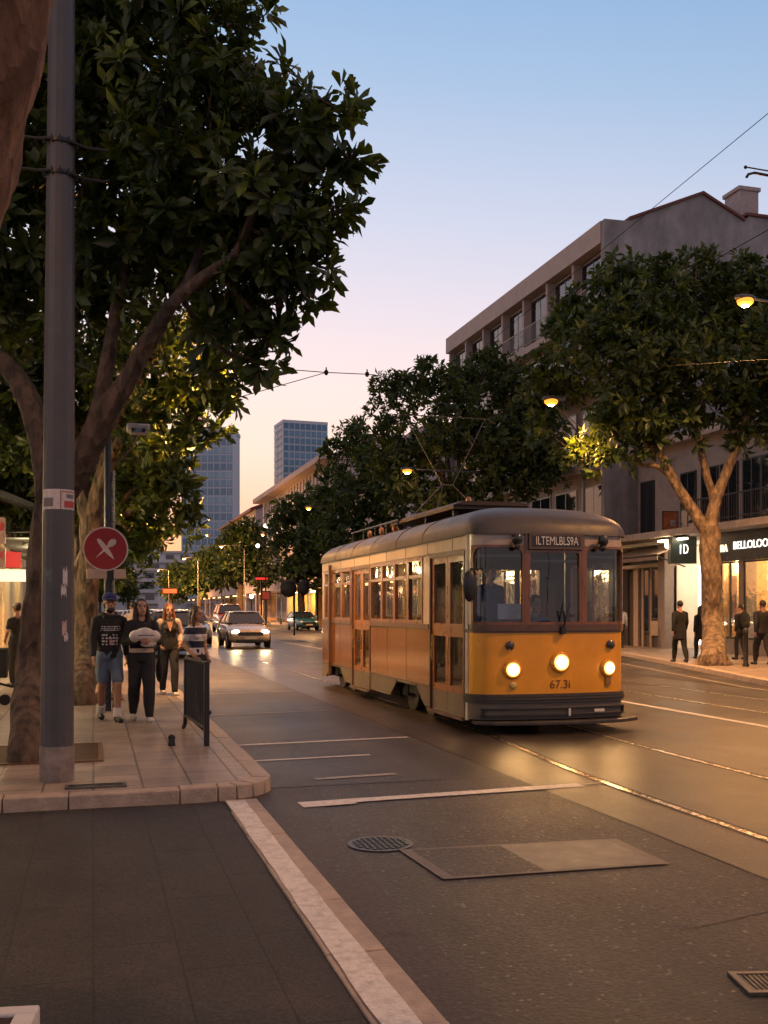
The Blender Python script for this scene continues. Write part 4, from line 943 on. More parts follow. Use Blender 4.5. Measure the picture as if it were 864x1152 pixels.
for uu, e_, cl in ((850, 1300, (1, .60, .20)), (868, 1300, (1, .60, .20)), (816, 1400, (1, .80, .48)), (772, 420, (1, .82, .58))):
    lamp('shop_light', 'POINT', (1.4, {850: YP - 1.8, 868: YP - 5, 816: YP + 1.7, 772: y_at(771, FX)}[uu], 3.3), {850: 420, 868: 420, 816: 420, 772: 80}[uu], cl, t, size=.4)
for u0, u1 in ((836, 900), (800, 836)):
    a, b = y_at(u1, FX), y_at(u0, FX)
    for k in range(3): q = a + (b - a) * (k + .5) / 3; m.bb(1.2, 2.6, q - .12, q + .12, 4.17, 4.215)
m.build('ceiling_lamp', emit('shop_lamp', (1, .78, .45), 22), t, smooth=0)
# vertical light strip in the entrance bay
q = y_at(773, FX); m = MB(); m.bb(.55, .62, q - .09, q + .09, .35, 3.3); m.build('light_strip', emit('strip', (1, .92, .80), 9), t, smooth=0)
q = y_at(787, FX); m = MB(); m.bb(.9, 1.0, q - .55, q + .6, SW, 3.3); m.build('orange_panel', warm_or, t, smooth=0)
# display plinth & goods posters
m = MB(); m.bb(.1, 1.2, YA + .5, y_at(797, FX), SW, .65); m.build('plinth', mat('plinth', (.10, .085, .075), .6), t, smooth=0)
m = MB(); m.bb(.02, .12, YA + .5, y_at(797, FX), SW, .62); m.build('sill', mat('sill_grey', (.22, .19, .16), .7), t, smooth=0)
for u, w_, z0, z1, mm in ((853, .30, 2.0, 3.2, 'p1'), (861, .28, 2.3, 3.3, 'p2'), (824, .5, 1.2, 2.9, 'p3'), (815, .5, 1.0, 3.0, 'p4'), (806, .7, .9, 2.2, 'p5')):
    q = y_at(u, FX + 1); m = MB(); m.bb(1.0, 1.05, q - w_ / 2, q + w_ / 2, z0, z1)
    m.build('display_board', emit('lit_poster_' + mm, {'p1': (1, .92, .88), 'p2': (.85, .9, 1)}[mm], .85) if mm in ('p1', 'p2') else mat('disp_' + mm, {'p1': (.7, .68, .72), 'p2': (.6, .66, .75), 'p3': (.6, .45, .3), 'p4': (.75, .6, .42), 'p5': (.6, .46, .32)}[mm], .5, var=.15, scale=9), t, smooth=0)
for a, b in ((YA + .5, YP - .13), (YP + .13, y_at(795, FX) - .32)):
    w_ = b - a; f = window_part(t, (.03, a, .64), (0, 1, 0), w_, 2.70, fr=frame_d, gl=glass('shop_glass', (.96, .96, .95), .7), mull=2)
# dark closed shop at left end of the block
m = MB(); m.bb(.45, .55, y_at(745, FX), YB - 1.2, SW, 4.2); m.build('closed_front', mat('closed', (.055, .045, .040), .6, var=.25), t, smooth=0)
for u0, u1, mm in ((704, 709, (.34, .26, .22)), (722, 724, (.26, .2, .17)), (735, 737, (.26, .2, .17)), (744, 749, (.30, .24, .20)), (713, 715, (.30, .24, .20))):
    m = MB(); m.bb(.36, .46, y_at(u1, FX), y_at(u0, FX), SW, 3.35); m.build('pilaster', mat('pil%d' % u0, mm, .7), t, smooth=0)
m = MB(); m.bb(.33, .44, y_at(735, FX), y_at(724, FX), .6, 1.2); m.build('stall_riser', mat('riser', (.36, .27, .20), .7), t, smooth=0)
m = MB(); m.bb(.1, .44, y_at(746, FX), YB - 1.2, 3.36, 3.5); m.build('lintel', mat('lintel', (.40, .33, .28), .7), t, smooth=0)
for u0, u1 in ((737, 744), (724, 734), (715, 721)):
    window_part(t, (.40, y_at(u1, FX) , .7 if u0 != 724 else 1.25), (0, 1, 0), y_at(u0, FX) - y_at(u1, FX), 2.6 if u0 != 724 else 2.05, fr=frame_d, mull=0)
# lettering on the fascia
RT = (R(90), 0, R(-90))
white_l = emit('letter_glow', (1, .93, .82), 1.6); warm_l = emit('letter_warm', (1, .78, .50), 1.5)
qa, qb = y_at(872, FX), y_at(829, FX)
text('lettering', 'BELLOLOOF', .38, white_l, t, (-.14, (qa + qb) / 2, 3.86), RT, .012, fit=qb - qa)
text('lettering', '8URA', .38, warm_l, t, (-.14, y_at(815.5, FX), 3.80), RT, .02, fit=y_at(809, FX) - y_at(822, FX))

# projecting sign box, lamp, poster, awning
q = y_at(769, FX)
t = thing('sign_box', 'teal grey projecting sign box with a white D monogram beside the pale trunk', 'sign', (FX - 1.0, y_at(766, FX - .6), 3.35))
MB().bb(-.08, 1.0, -.12, .12, 0, 1.0).build('box', mat('sign_teal', (.035, .060, .066), .4), t, bevel=.02)
text('lettering', 'D', .50, emit('mono', (1, .95, .88), 1.3), t, (.52, -.135, .52), (R(90), 0, 0), .012, sx=.62)
text('lettering', 'l', .50, MATS['mono'], t, (.30, -.135, .50), (R(90), 0, 0), .012, sx=.8)
t = thing('wall_lamp', 'bright strip lamp under the ledge above the teal sign box', 'lamp', (FX - .75, q - .4, 4.28))
MB().bb(-.1, .1, -1.0, .9, 0, .08).build('housing', dark_metal, t); MB().bb(-.08, .08, -.95, .85, -.06, -.002).build('tube', emit('tube_glow', (1, .70, .42), 18), t)
lamp('lamp_light', 'POINT', (-.3, 0, -.3), 45, (1, .66, .36), t, size=.15)
t = thing('globe_lamp', 'small round globe lamp at the left end of the lit strip', 'lamp', (FX - .9, y_at(752, FX - .9), 4.05))
MB().ell((0, 0, 0), (.13, .13, .13)).build('globe', emit('globe', (1, .85, .65), 14), t); m = MB(); m.tube([(0, 0, .12), (0, 0, .33)], .02, 6); m.build('stem', dark_metal, t)
t = thing('poster_board', 'orange framed poster board standing on the shop ledge', 'poster', at(754, 599, 41.0)); t.location.z = 4.62
m = MB(); m.bb(-.36, .36, -.03, .03, .0, .98); m.build('frame', mat('poster_frame', (.05, .03, .025), .5), t, smooth=0)
MB().bb(-.32, .32, -.036, -.031, .04, .94).build('picture', mat('poster_print', (.42, .13, .05), .5, var=.6, scale=3.2), t, smooth=0)
MB().bb(-.02, .2, -.040, -.037, .38, .62).build('picture_patch', mat('poster_patch', (.4, .36, .45), .5, var=.5, scale=9), t, smooth=0)
t = thing('awning', 'dusty beige folded shop awning over the closed dark shopfront', 'awning', (FX, 0, 0))
ya, yb = y_at(747, FX - .6), y_at(694, FX - .6)
m = MB(); m.prism_y([(.4, 4.2), (-.9, 3.78), (-.9, 3.55), (-.86, 3.55), (-.86, 3.74), (.4, 4.12)], ya, yb); m.build('fabric', mat('awning_beige', (.24, .18, .14), .9, var=.2, dirt=.4), t, smooth=0)
m = MB(); m.tube([(-.88, ya, 3.72), (-.88, yb, 3.72)], .04, 6); m.tube([(-.88, ya + .1, 3.7), (.38, ya + .1, 3.3)], .03, 6); m.build('frame', dark_metal, t)

# ---- buildings further down the right side
def row_house(name, label, ya, yb, ze, gable, depth=12, wallm=None, floors=4, shop=None, X=FX, over=1.2, roofm=None, shed=0):
    t = thing(name, label, 'building', (X, ya, 0)); Ln = yb - ya
    wm = wallm
    m = MB(); m.bb(0, depth, .0, Ln, 3.9 if shop else SW, ze)
    if shop: m.bb(3.2, depth, 0, Ln, SW, 3.9)
    for y in np.linspace(.2, Ln - .2, 5) if shop else []: m.bb(-.02, .5, y - .2, y + .2, SW, 3.9)
    m.build('wall', wm, t, smooth=0)
    m = MB()
    if gable:
        gz = ze + gable
        m.prism_y([(-over, ze - .25), (-over, ze + .15), (depth / 2, gz + .3), (depth + over, ze + .15), (depth + over, ze - .25), (depth / 2, gz)], -.35, Ln + .35)
        m.build('roof', roofm or roof_tile, t, smooth=0)
        m = MB(); m.prism_y([(0, ze - .05), (depth, ze - .05), (depth / 2, gz)], .05, Ln - .05); m.build('gable', wm, t, smooth=0)
    else:
        m.bb(-over, depth + .3, -.3, Ln + .3, ze - .1, ze + .45); m.build('roof', roofm or beige, t, smooth=0)
    fh = (ze - 4.4) / floors; nb = max(2, int(Ln / 3.2))
    for f in range(floors):
        for i in range(nb):
            y = Ln * (i + .5) / nb; window_part(t, (-.03, y - .65, 4.4 + fh * f + .6), (0, 1, 0), 1.3, fh - 1.2, fr=frame_w, cur=.4 if (i + f) % 3 == 0 else 0, seed=i)
    # end wall windows facing us
    for f in range(max(1, floors - 1)):
        for i in range(2):
            if shed: window_part(t, (2 + i * 4.5, -.03, 4.6 + fh * f + .6), (1, 0, 0), 1.4, fh - 1.2, fr=frame_w)
    if shop:
        m = MB(); m.bb(3.0, 3.15, .3, Ln - .3, SW, 3.9); m.build('shop_back', shop, t, smooth=0)
        m = MB()
        for k in range(max(2, int(Ln / 5))): q = Ln * (k + .5) / max(2, int(Ln / 5)); m.bb(.8, 2.2, q - .5, q + .5, 3.8, 3.86)
        m.build('ceiling_lamp', emit('row_lamp', (1, .58, .24), 4), t, smooth=0)
        f = window_part(t, (.02, .4, .5), (0, 1, 0), Ln - .8, 2.9, fr=frame_d, gl=MATS['shop_glass'], mull=6)
    return t
pinkish = mat('pink_render', (.48, .38, .36), .85, var=.1, dirt=.2)
lilac = mat('lilac_render', (.40, .36, .40), .85, var=.1, dirt=.2)
row_house('terrace_house', 'plain mid height house hidden behind the trees next to the grey building', Y1 + .1, 76, 13.0, 0, wallm=lilac, floors=3, shop=warm_wall)
row_house('terrace_house', 'pale house with a shop and small balcony, trees in front', 76.1, 91.5, 12.0, 1.6, wallm=pinkish, floors=3, shop=warm_or)
# gabled wide-eaved building
t = row_house('gabled_building', 'large pale building with broad overhanging eaves seen left of the tree row', 92, 134, 15.6, 0, depth=14, wallm=mat('cream_render', (.50, .42, .38), .85, var=.08), floors=3, shop=warm_or, over=1.3, roofm=mat('eave', (.42, .33, .30), .8))
m = MB(); m.prism_y([(1, 16.0), (3.0, 18.2), (14, 18.2), (14, 16)], 1, 41); m.build('attic', mat('attic_pink', (.55, .38, .34), .8), t, smooth=0)
for k in range(24): m = MB(); m.bb(-.12, -.02, 1 + k * 1.7, 1.5 + k * 1.7, 10.5, 15.3); m.build('fin', MATS['cream_render'], t, smooth=0)
t = row_house('gabled_building', 'grey lilac gabled building with red roof edge farther down the row', 140, 178, 15.4, 3.2, depth=16, wallm=lilac, floors=4, shop=warm_or, shed=1, over=.8)
m = MB(); m.bb(-.08, -.02, 24, 34, 12.5, 14.6); m.build('red_sign', mat('sign_redwall', (.35, .06, .05), .5), t, smooth=0)
row_house('terrace_house', 'distant low terrace house beside the far gabled building', 180, 215, 11, 1.8, wallm=pinkish, floors=3, shop=warm_or)
row_house('terrace_house', 'farthest terrace house on the right at the street end', 217, 262, 12.5, 0, wallm=mat('blue_render', (.36, .40, .46), .85), floors=3, shop=warm_or)
# awning shop in view at the end of the tram
t = thing('shop_kiosk', 'bright yellow lit shopfront with dark sloping awning left of the tram', 'shop', (18.9, 88, SW))
kx = 0
m = MB(); m.bb(0, 2.4, 0, .15, 0, 3.4); m.bb(0, 2.4, 13.9, 14, 0, 3.4); m.bb(2.3, 2.4, .15, 13.9, 0, 3.4); m.build('wall', warm_or, t, smooth=0)
m = MB(); m.prism_y([(2.5, 4.1), (-1.6, 3.35), (-1.6, 3.15), (2.5, 3.8)], -.6, 14.5); m.build('awning', mat('awning_slate', (.06, .055, .065), .8), t, smooth=0)
m = MB(); 
for k in range(4): m.bb(.6, 1.6, 1.2 + k * 3.4, 2.8 + k * 3.4, 3.18, 3.22)
m.build('ceiling_lamp', emit('kiosk_lamp', (1, .70, .32), 30), t, smooth=0)
for y in (0, 3.4, 7, 10.5, 13.8): m = MB(); m.bb(-.1, .12, y, y + .3, 0, 3.3); m.build('pillar', mat('kiosk_pillar', (.40, .34, .30), .7), t, smooth=0)
m = MB(); m.bb(.3, .9, .5, 3, 0, 1.0); m.bb(.3, .9, 7.5, 10, 0, 1.2); m.build('counter', mat('counter', (.12, .06, .03), .6), t, smooth=0)
for lab, u, v, d, w_, h_, c in (('red lit shop sign hanging above the far awning', 294, 651, 100, 1.4, .42, (.9, .05, .03)), ('red lit sign glowing over the far end of the queue of cars', 191, 665, 150, 2.2, .8, (.95, .12, .04)), ('dull red shop board below the awning roof', 299, 670, 100, .9, .9, (.35, .05, .03))):
    p = at(u, v, d); t = thing('shop_sign', lab, 'sign', (p.x, p.y, p.z - h_ / 2))
    MB().bb(-w_ / 2, w_ / 2, -.1, .1, 0, h_).build('board', mat('board_dark', (.05, .01, .01), .6), t, smooth=0)
    MB().bb(-w_ / 2 + .1, w_ / 2 - .1, -.13, -.101, .1, h_ - .1).build('lit_face', emit('face%d' % u, c, .75 if u != 299 else .25), t, smooth=0)
    m = MB(); m.bb(-.08, .08, -.08, .08, -p.z + h_ / 2 + SW, 0); m.build('post', dark_metal, t, smooth=0)

# ---- towers
def tower(label, u0, u1, v_top, D, depth, uc, gcol, seed, left_face):
    """front face between columns uc..u1, side face between u0..uc"""
    a, b = at(u0 if not left_face else uc, HOR, D), at(u1, HOR, D)
    ztop = EYE + (HOR - v_top) / F_PX * D
    t = thing('tower', label, 'tower block', ((a.x + b.x) / 2, (a.y + b.y) / 2, 0), math.atan2(b.y - a.y, b.x - a.x) + (R(20) if left_face else 0))
    w_ = (b - a).length; h = w_ / 2
    core = mat('tower_core%d' % seed, (.50, .55, .62), .7, var=.06)
    m = MB(); m.bb(-h, h, 0, depth, 0, ztop); m.build('wall', core, t, smooth=0)
    nf = int(ztop / 3.3); g = gcol
    for f in range(3, nf):
        z = f * ztop / nf; fh = ztop / nf
        m = MB(); m.bb(-h + .25, h - .25, -.18, -.02, z + .75, z + fh - .05); m.build('window_band', g[(f * 7 + seed) % len(g)], t, smooth=0)
        if f > 8:
            m = MB(); m.bb(-h - .18, -h - .02, .4, depth - .4, z + .9, z + fh - .25); m.build('window_band', g[(f * 5 + seed + 1) % len(g)], t, smooth=0)
    m = MB(); nm = max(5, int(w_ / 2.6))
    for i in range(nm + 1): x = -h + w_ * i / nm; m.bb(x - .16, x + .16, -.36, -.19, 8, ztop)
    for i in range(7): y = depth * i / 6; m.bb(-h - .34, -h - .19, y - .14, y + .14, 8, ztop)
    m.build('mullion', core, t, smooth=0)
    m = MB(); m.bb(-h - .3, h + .3, -.3, depth + .3, ztop, ztop + 1.4); m.build('roof', core, t, smooth=0)
    return t
def tw(name, c): return mat(name, c, .12, metal=0, var=.45, scale=.16, spec=.8, stretch=(1, 1, .0))
g1 = [tw('tg1', (.12, .20, .29)), tw('tg2', (.17, .27, .37)), tw('tg3', (.23, .34, .44))]
g2 = [tw('tg4', (.05, .16, .28)), tw('tg5', (.08, .20, .33)), tw('tg6', (.10, .23, .37))]
tower('tall bluish glass tower block at left, partly behind the tree', 205, 262, 484, 420, 20, 210, g1, 1, False)
tower('shorter blue glass tower block with pale side at right', 305, 369, 477, 470, 16, 318, g2, 2, True)
# ---- white flats at the street end
def flats(label, u0, u1, v, D, floors, wm, seed):
    a, b = at(u0, HOR, D), at(u1, HOR, D); zt = EYE + (HOR - v) / F_PX * D
    t = thing('apartment_block', label, 'building', ((a.x + b.x) / 2, (a.y + b.y) / 2, 0), -TH); h = (b - a).length / 2
    m = MB(); m.bb(-h, h, 0, 14, 0, zt); m.build('wall', wm, t, smooth=0)
    m = MB(); m.bb(-h - .5, h + .5, -.8, 14, zt, zt + .6); m.build('roof', wm, t, smooth=0)
    fh = 3.1; nf = min(floors, int(zt / fh) - 1)
    for f in range(nf):
        z = zt - (f + 1) * fh
        m = MB(); m.bb(-h - .3, h + .2, -1.4, -.05, z - .1, z + .9); m.build('balcony', wm, t, smooth=0)
        for i in range(max(2, int(h * 2 / 4.5))):
            n_ = max(2, int(h * 2 / 4.5)); x = -h + 2 * h * (i + .5) / n_
            m = MB(); m.bb(x - 1.3, x + 1.3, -.06, -.01, z + .2, z + 2.5); m.build('window', glass_dark, t, smooth=0)
whitew = mat('white_render', (.55, .54, .56), .8, var=.06); palew = mat('pale_blue_render', (.38, .43, .50), .8, var=.06)
flats('long pale flats with balcony bands below the left tower', 150, 232, 622, 330, 6, whitew, 1)
flats('tall narrow blue white block of flats left of the long flats', 128, 172, 612, 345, 6, palew, 2)
flats('small low white house in front of the pale flats', 140, 178, 642, 290, 4, whitew, 3)
flats('tiny distant block of flats right of the white flats', 200, 262, 640, 370, 5, palew, 4)
flats('wide low block of flats closing the street on the left', 60, 142, 640, 320, 5, whitew, 5)
hill = MB(); k = 40
hill.add([(-700 + 1500 * i / k, 600, -1) for i in range(k + 1)] + [(-700 + 1500 * i / k, 720, 14 + 6 * mnoise.noise((i * .23, 1.7, 0))) for i in range(k + 1)], [(i, i + 1, k + 2 + i, k + 1 + i) for i in range(k)])
struct('hill', hill, mat('hill', (.05, .06, .05), .9))

# ---- left side shop
t = thing('corner_shop', 'brightly lit cream shopfront behind the left trunks', 'building', (WL, 0, 0))
m = MB(); m.bb(-12, -3.5, 13, 62, SW, 4.2); m.bb(-12, 0, 13, 62, 4.2, 13.5)
for y in (13.2, 20, 26.5, 31.0, 36.5, 43, 50, 57, 61.5): m.bb(-.6, .05, y - .3, y + .3, SW, 4.2)
m.build('wall', mat('cream_wall', (.42, .38, .36), .8, var=.08), t, smooth=0)
m = MB(); m.bb(-3.4, -3.3, 13.5, 61.5, SW, 4.2); m.build('shop_back', mat('cream_in', (.75, .68, .52), .8, var=.06), t, smooth=0)
m = MB(); m.bb(-3.3, -.1, 13.5, 61.5, 4.1, 4.19); m.build('ceiling', white_in, t, smooth=0)
for y in range(17, 62, 6): lamp('shop_light', 'POINT', (-1.7, y, 3.3), 700, (1, .74, .40), t, size=.5)
m = MB()
for y in range(16, 62, 5): m.bb(-2.2, -1.0, y - .3, y + .3, 4.02, 4.09)
m.build('ceiling_lamp', emit('left_lamp', (1, .82, .55), 15), t, smooth=0)
cw = mat('cream_panel', (.62, .52, .36), .7, var=.1)
for i, (a, b) in enumerate(((26.8, 28.6), (28.9, 30.7), (31.3, 33.6), (33.9, 36.2), (36.8, 39.6), (39.9, 42.7), (43.3, 49.7))):
    m = MB(); m.bb(-.3, .03 if i % 2 else -.02, a, b, SW, 4.1); m.build('cream_panel', cw, t, smooth=0)
for y in (26.5, 30.5, 35, 40): lamp('canopy_fill', 'POINT', (1.1, y, 3.2), 85, (1, .74, .40), t, size=.3)  # point lights without fixtures, added to brighten the cream panels
for i, (a, b) in enumerate(((13.5, 19.7), (20.3, 26.2), (50.3, 56.7))):
    window_part(t, (-.05, b, .3), (0, -1, 0), b - a, 3.6, fr=frame_w, gl=MATS['shop_glass'], mull=3)
for y in range(15, 60, 4):
    for z in (5.2, 8.2, 11.0): window_part(t, (.03, y + 1.4, z), (0, -1, 0), 1.4, 1.8, fr=frame_w)
m = MB()
for k in range(40): m.bb(.0, .08, 20 + k * .5, 20.18 + k * .5, 4.6, 9)
m.build('louvre', mat('louvre', (.36, .34, .36), .7), t, smooth=0)
t = thing('awning', 'dark slate awning over the lit shop at the left edge', 'awning', (WL, 30, 0))
m = MB(); m.prism_y([(0, 4.75), (2.05, 3.95), (2.05, 3.45), (2.0, 3.45), (2.0, 3.85), (0, 4.6)], -4, 9); m.build('fabric', mat('awning_dark', (.020, .024, .030), .7), t, smooth=0)
m = MB(); m.tube([(2.02, -4, 3.9), (2.02, 9, 3.9)], .03, 6); m.tube([(.05, -3.9, 3.5), (2.0, -3.9, 3.6)], .03, 6); m.build('frame', dark_metal, t)
m = MB(); m.prism_y([(.4, 3.42), (1.95, 3.42), (1.95, 3.40), (.4, 3.40)], -3.8, 8.8); m.build('soffit', mat('awning_dark2', (.02, .02, .02), .8), t, smooth=0)
t = thing('shop_sign', 'white lit sign with red block hanging under the left awning', 'sign', at(14, 652, 31))
m = MB(); m.bb(-.6, .45, -.1, .1, -.06, .30); m.build('light_box', emit('lbox', (1, .84, .64), .75), t, smooth=0)
m = MB(); m.bb(-.25, .25, -.12, -.101, .36, .85); m.build('red_block', emit('rbox', (.55, .03, .03), .5), t, smooth=0)
m = MB(); m.bb(-.6, .6, -.1, .1, .341, .36); m.tube([(0, 0, .36), (0, 0, 1.6)], .03, 6); m.build('bracket', dark_metal, t)
# small framed notices on the left edge
for lab, v0, v1 in (('red lettered notice panel, the upper at the left edge', 582, 612), ('pinkish notice panel, the lower at the left edge', 616, 640)):
    d = 24.0; p0, p1 = at(0, v1, d), at(6, v0, d); t = thing('notice_panel', lab, 'sign', p0)
    MB().bb(-.4, p1.x - p0.x, -.03, .03, 0, p1.z - p0.z).build('panel', mat('notice%d' % v0, (.34, .22, .20), .6, var=.5, scale=20), t, smooth=0)
    MB().bb(-.35, p1.x - p0.x - .04, -.04, -.031, (p1.z - p0.z) * .5, (p1.z - p0.z) * .8).build('red_band', redp, t, smooth=0)
    m = MB(); m.tube([(-.2, 0, p1.z - p0.z), (-.2, 0, 4.2 - p0.z + .3)], .015, 5); m.build('hanger', dark_metal, t)
# ================================================================== STREET LAMPS, WIRES
sodium = emit('sodium', (1.0, .34, .035), 1.35)
SODC = (1, .455, .14)
def street_lamp(label, px, py, hx, hy, hz, energy, group, pf=None):
    t = thing('street_lamp', label, 'street lamp', (px, py, SW), 0, group)
    d = Vector((hx - px, hy - py, 0)); H = hz - SW
    m = MB(); m.tube([(0, 0, 0), (0, 0, .8), (0, 0, .85), (0, 0, H + .1)], [.11, .11, .075, .05], 12); m.build('pole', mat('lamp_pole', (.10, .10, .105), .45, metal=.5), t)
    m = MB(); m.tube([(0, 0, H - .1), tuple(d * .3 + Vector((0, 0, H + .35))), tuple(d * .9 + Vector((0, 0, H + .2)))], .03, 8); m.build('arm', MATS['lamp_pole'], t)
    m = MB(); m.ell((0, 0, .05), (.30, .16, .08)); h = m.build('lamp_head', MATS['lamp_pole'], t, loc=(d.x, d.y, H + .12))
    m = MB(); m.ell((0, 0, -.03), (.21, .17, .13)); m.build('bulb', sodium, h); m = MB(); m.ell((0, 0, -.12), (.11, .09, .06)); m.build('burner', emit('burner', (1, .80, .45), 30), h)
    lamp('lamp_light', 'POINT', (0, 0, -.36), energy * (pf or (.3 if energy > 200 else 4.)), SODC, h, size=.12)
    if py < 10: energy *= .5
    lamp('lamp_beam', 'SPOT', (0, 0, -.32), energy * (13 if energy > 200 else 22), SODC, h, rot=(0, 0, 0), size=.15, spot_size=R(150), spot_blend=.8)
    return t
G_ = 'street lamps along the right pavement'
street_lamp('nearest right street lamp, glowing orange in front of the big tree crown', 17.6, 22.3, 15.1, 21.3, 9.0, 420, G_)
street_lamp('glowing street lamp on a pole at the left edge of the big crown', 18.3, 36.0, *tuple(at(620, 455, 30.4))[:2], at(620, 455, 30.4).z, 220, G_, .12)
street_lamp('glowing street lamp in the dark tree behind the tram roof', 18.0, 43.5, *tuple(at(458, 532, 43.5))[:2], at(458, 532, 43.5).z, 420, G_)
street_lamp('glowing street lamp in front of the tree left of the tram roof', 18.0, 74.5, 15.2, 73.7, 9.0, 420, G_)
street_lamp('smaller far street lamp beside the awning shop tree', 18.2, 102, 16.2, 101, 9.0, 420, G_)
street_lamp('far street lamp above the lamp lit yellow tree', 17.0, 138, 14.6, 138, 11.5, 900, G_)
GL = 'street lamps along the left pavement'
street_lamp('street lamp hidden in the leaves of the second left tree', -.15, 19.8, 1.9, 17.6, 5.9, 120, GL)
street_lamp('street lamp hidden in the third left tree', -.2, 27.3, 1.8, 28.0, 5.6, 150, GL)
street_lamp('unseen street lamp added just outside the right of the frame to warm the road', 14.0, 9, 11.8, 8.5, 9.0, 250, G_)  # added out of view to warm the foreground and the tram front
street_lamp('unseen street lamp added behind the viewer on the right as warm fill', 13.2, -5, 10.8, -5, 9.0, 205, G_, .3)  # added behind the camera for warm light on the ground
street_lamp('unseen street lamp added left of the side street as warm fill', -5.5, 5.5, -3.6, 6.2, 8.0, 30, GL)  # added out of view, faint warm fill on the dark pavers
G3 = 'small street lamps far down the right side'
street_lamp('far lamp in front of the round crowned tree, nearest of the three far ones', 16.5, 116, 13.6, 113.5, 8.5, 900, G3, 3)
street_lamp('far lamp in front of the lamp lit tree, middle of the three far ones', 15, 154, 12.8, 152.5, 9.0, 1400, G3, 4)
street_lamp('farthest tiny lamp at the street end by the small pale tree', 14, 201, 12.0, 201, 9.0, 1800, G3, 4)
# small white globe lights far down the street
for lab, u, v, d in (('white globe street light below the red shop sign', 283, 671, 112), ('small white street light against the round far tree', 290, 614, 118), ('tiny white street light at the edge of the eaves', 299, 592, 100)):
    p = at(u, v, d); t = thing('globe_light', lab, 'street lamp', (p.x, p.y, SW))
    m = MB(); m.tube([(0, 0, 0), (0, 0, p.z - SW - .3)], .07, 8); m.build('pole', dark_metal, t)
    MB().ell((0, 0, p.z - SW), (.24, .24, .24)).build('globe', emit('white_globe', (1, .90, .74), 3), t)
# overhead contact wires and span wires
def wire(label, pts, r=.006, sag=.0, insul=()):
    P = []
    for a, b in zip(pts, pts[1:]):
        a, b = Vector(a), Vector(b)
        for k in range(12): 
            s = k / 12; P.append(a.lerp(b, s) - Vector((0, 0, sag * 4 * s * (1 - s))))
    P.append(Vector(pts[-1])); o = P[0].copy()
    t = thing('overhead_wire', label, 'wire', o)
    m = MB(); m.tube([p - o for p in P], r, 5); m.build('cable', wire_m, t)
    for q in insul:
        m = MB(); q = Vector(q) - o; m.ell(q, (.07, .07, .09)); m.tube([q + Vector((0, 0, .05)), q + Vector((0, 0, .16))], .02, 6); m.build('insulator', wire_m, t)
    return t
zc = 5.14
wire('contact wire running above the tram track into the upper right', [(5.88, -3, zc), (5.88, 17.5, zc - .05)], .004)
wire('second thin wire above the tram track at the upper right', [(5.7, 2, 6.35), (7.5, 30, 6.3)], .004)
sA, sB = at(120, 400, 30), at(470, 428, 34)
wire('span wire with two dark insulators crossing below the near tree', [sA, at(367, 419, 32), at(413, 421, 33), sB, at(640, 415, 38)], .014, insul=(at(367, 419, 32), at(413, 421, 33)))
wire('pull off wire rising from the near tree to the insulator', [at(230, 458, 27), at(367, 419, 32)], .012)
wire('span wire in front of the right tree crowns', [at(470, 445, 24), at(600, 446, 24), at(700, 415, 25), at(868, 404, 25)], .005)
wire('slanting wire rising across the big right crown', [at(560, 480, 23), at(644, 421, 22), at(740, 370, 21), at(870, 290, 20)], .007)
wire('far span wire in front of the awning shop tree', [at(355, 550, 50), at(440, 553, 48)], .016)
b = at(842, 196, 9.2)
t = thing('wire_bracket', 'dark pull off bracket holding the wires at the upper right edge', 'wire bracket', b)
m = MB(); m.tube([(-.02, 0, -.03), (.0, 0, .0), (.06, 0, .02), (.5, 0, .0), (3.2, 1.0, .1)], .013, 6); m.build('arm', black_paint, t); m = MB(); m.tube([(-.03, 0, .06), (.0, 0, .06), (.3, 0, .05)], .007, 5); m.ell((-.03, 0, .06), (.016, .016, .016)); m.build('stay', black_paint, t)
# traffic light left of the tram
p = at(331, 662, 60)
t = thing('traffic_light', 'black traffic light seen from behind at the left of the tram', 'traffic light', (p.x, p.y, SW))
zt = p.z - SW
m = MB(); m.tube([(0, 0, 0), (0, 0, zt + .6)], .06, 8); m.build('pole', dark_metal, t)
for x, z in ((-.35, zt), (.55, zt + .05)):
    m = MB(); m.ell((x, 0, z), (.5 if x < 0 else .38, .12, .52 if x < 0 else .45)); m.build('backing_board', black_paint, t)
    m = MB(); m.bb(x - .14, x + .14, .1, .35, z - .42, z + .42); m.build('signal_box', dark_metal, t)
m = MB(); m.tube([(-.3, 0, zt - .2), (.5, 0, zt - .2)], .03, 6); m.build('bracket', dark_metal, t)
# ================================================================== TRAM
TX, TYF, TL, HW = 6.0, 12.62, 9.75, 1.15
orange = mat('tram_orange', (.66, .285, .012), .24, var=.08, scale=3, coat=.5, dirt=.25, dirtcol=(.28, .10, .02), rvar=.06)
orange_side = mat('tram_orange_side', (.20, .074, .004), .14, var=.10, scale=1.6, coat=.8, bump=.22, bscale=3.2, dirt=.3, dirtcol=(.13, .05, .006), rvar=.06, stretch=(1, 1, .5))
cream = mat('tram_cream', (.43, .345, .28), .42, var=.1, scale=3, coat=.2, dirt=.6, dirtcol=(.20, .13, .085))
wood = mat('tram_wood', (.17, .065, .028), .35, var=.3, scale=9, coat=.4, stretch=(1, 1, .25))
wood_d = mat('tram_wood_dark', (.085, .045, .028), .4, var=.25, scale=9, coat=.2, stretch=(1, 1, .3))
skirt_m = mat('tram_skirt', (.12, .094, .072), .5, var=.25, scale=3, dirt=.6, dirtcol=(.07, .05, .035))
bump_m = mat('tram_bumper', (.045, .038, .032), .42, var=.25, scale=7, bump=.08)
roof_m = mat('tram_roof', (.050, .046, .046), .50, var=.3, scale=2.5, coat=.0, bump=.1, bscale=12, dirt=.55, dirtcol=(.09, .055, .035))
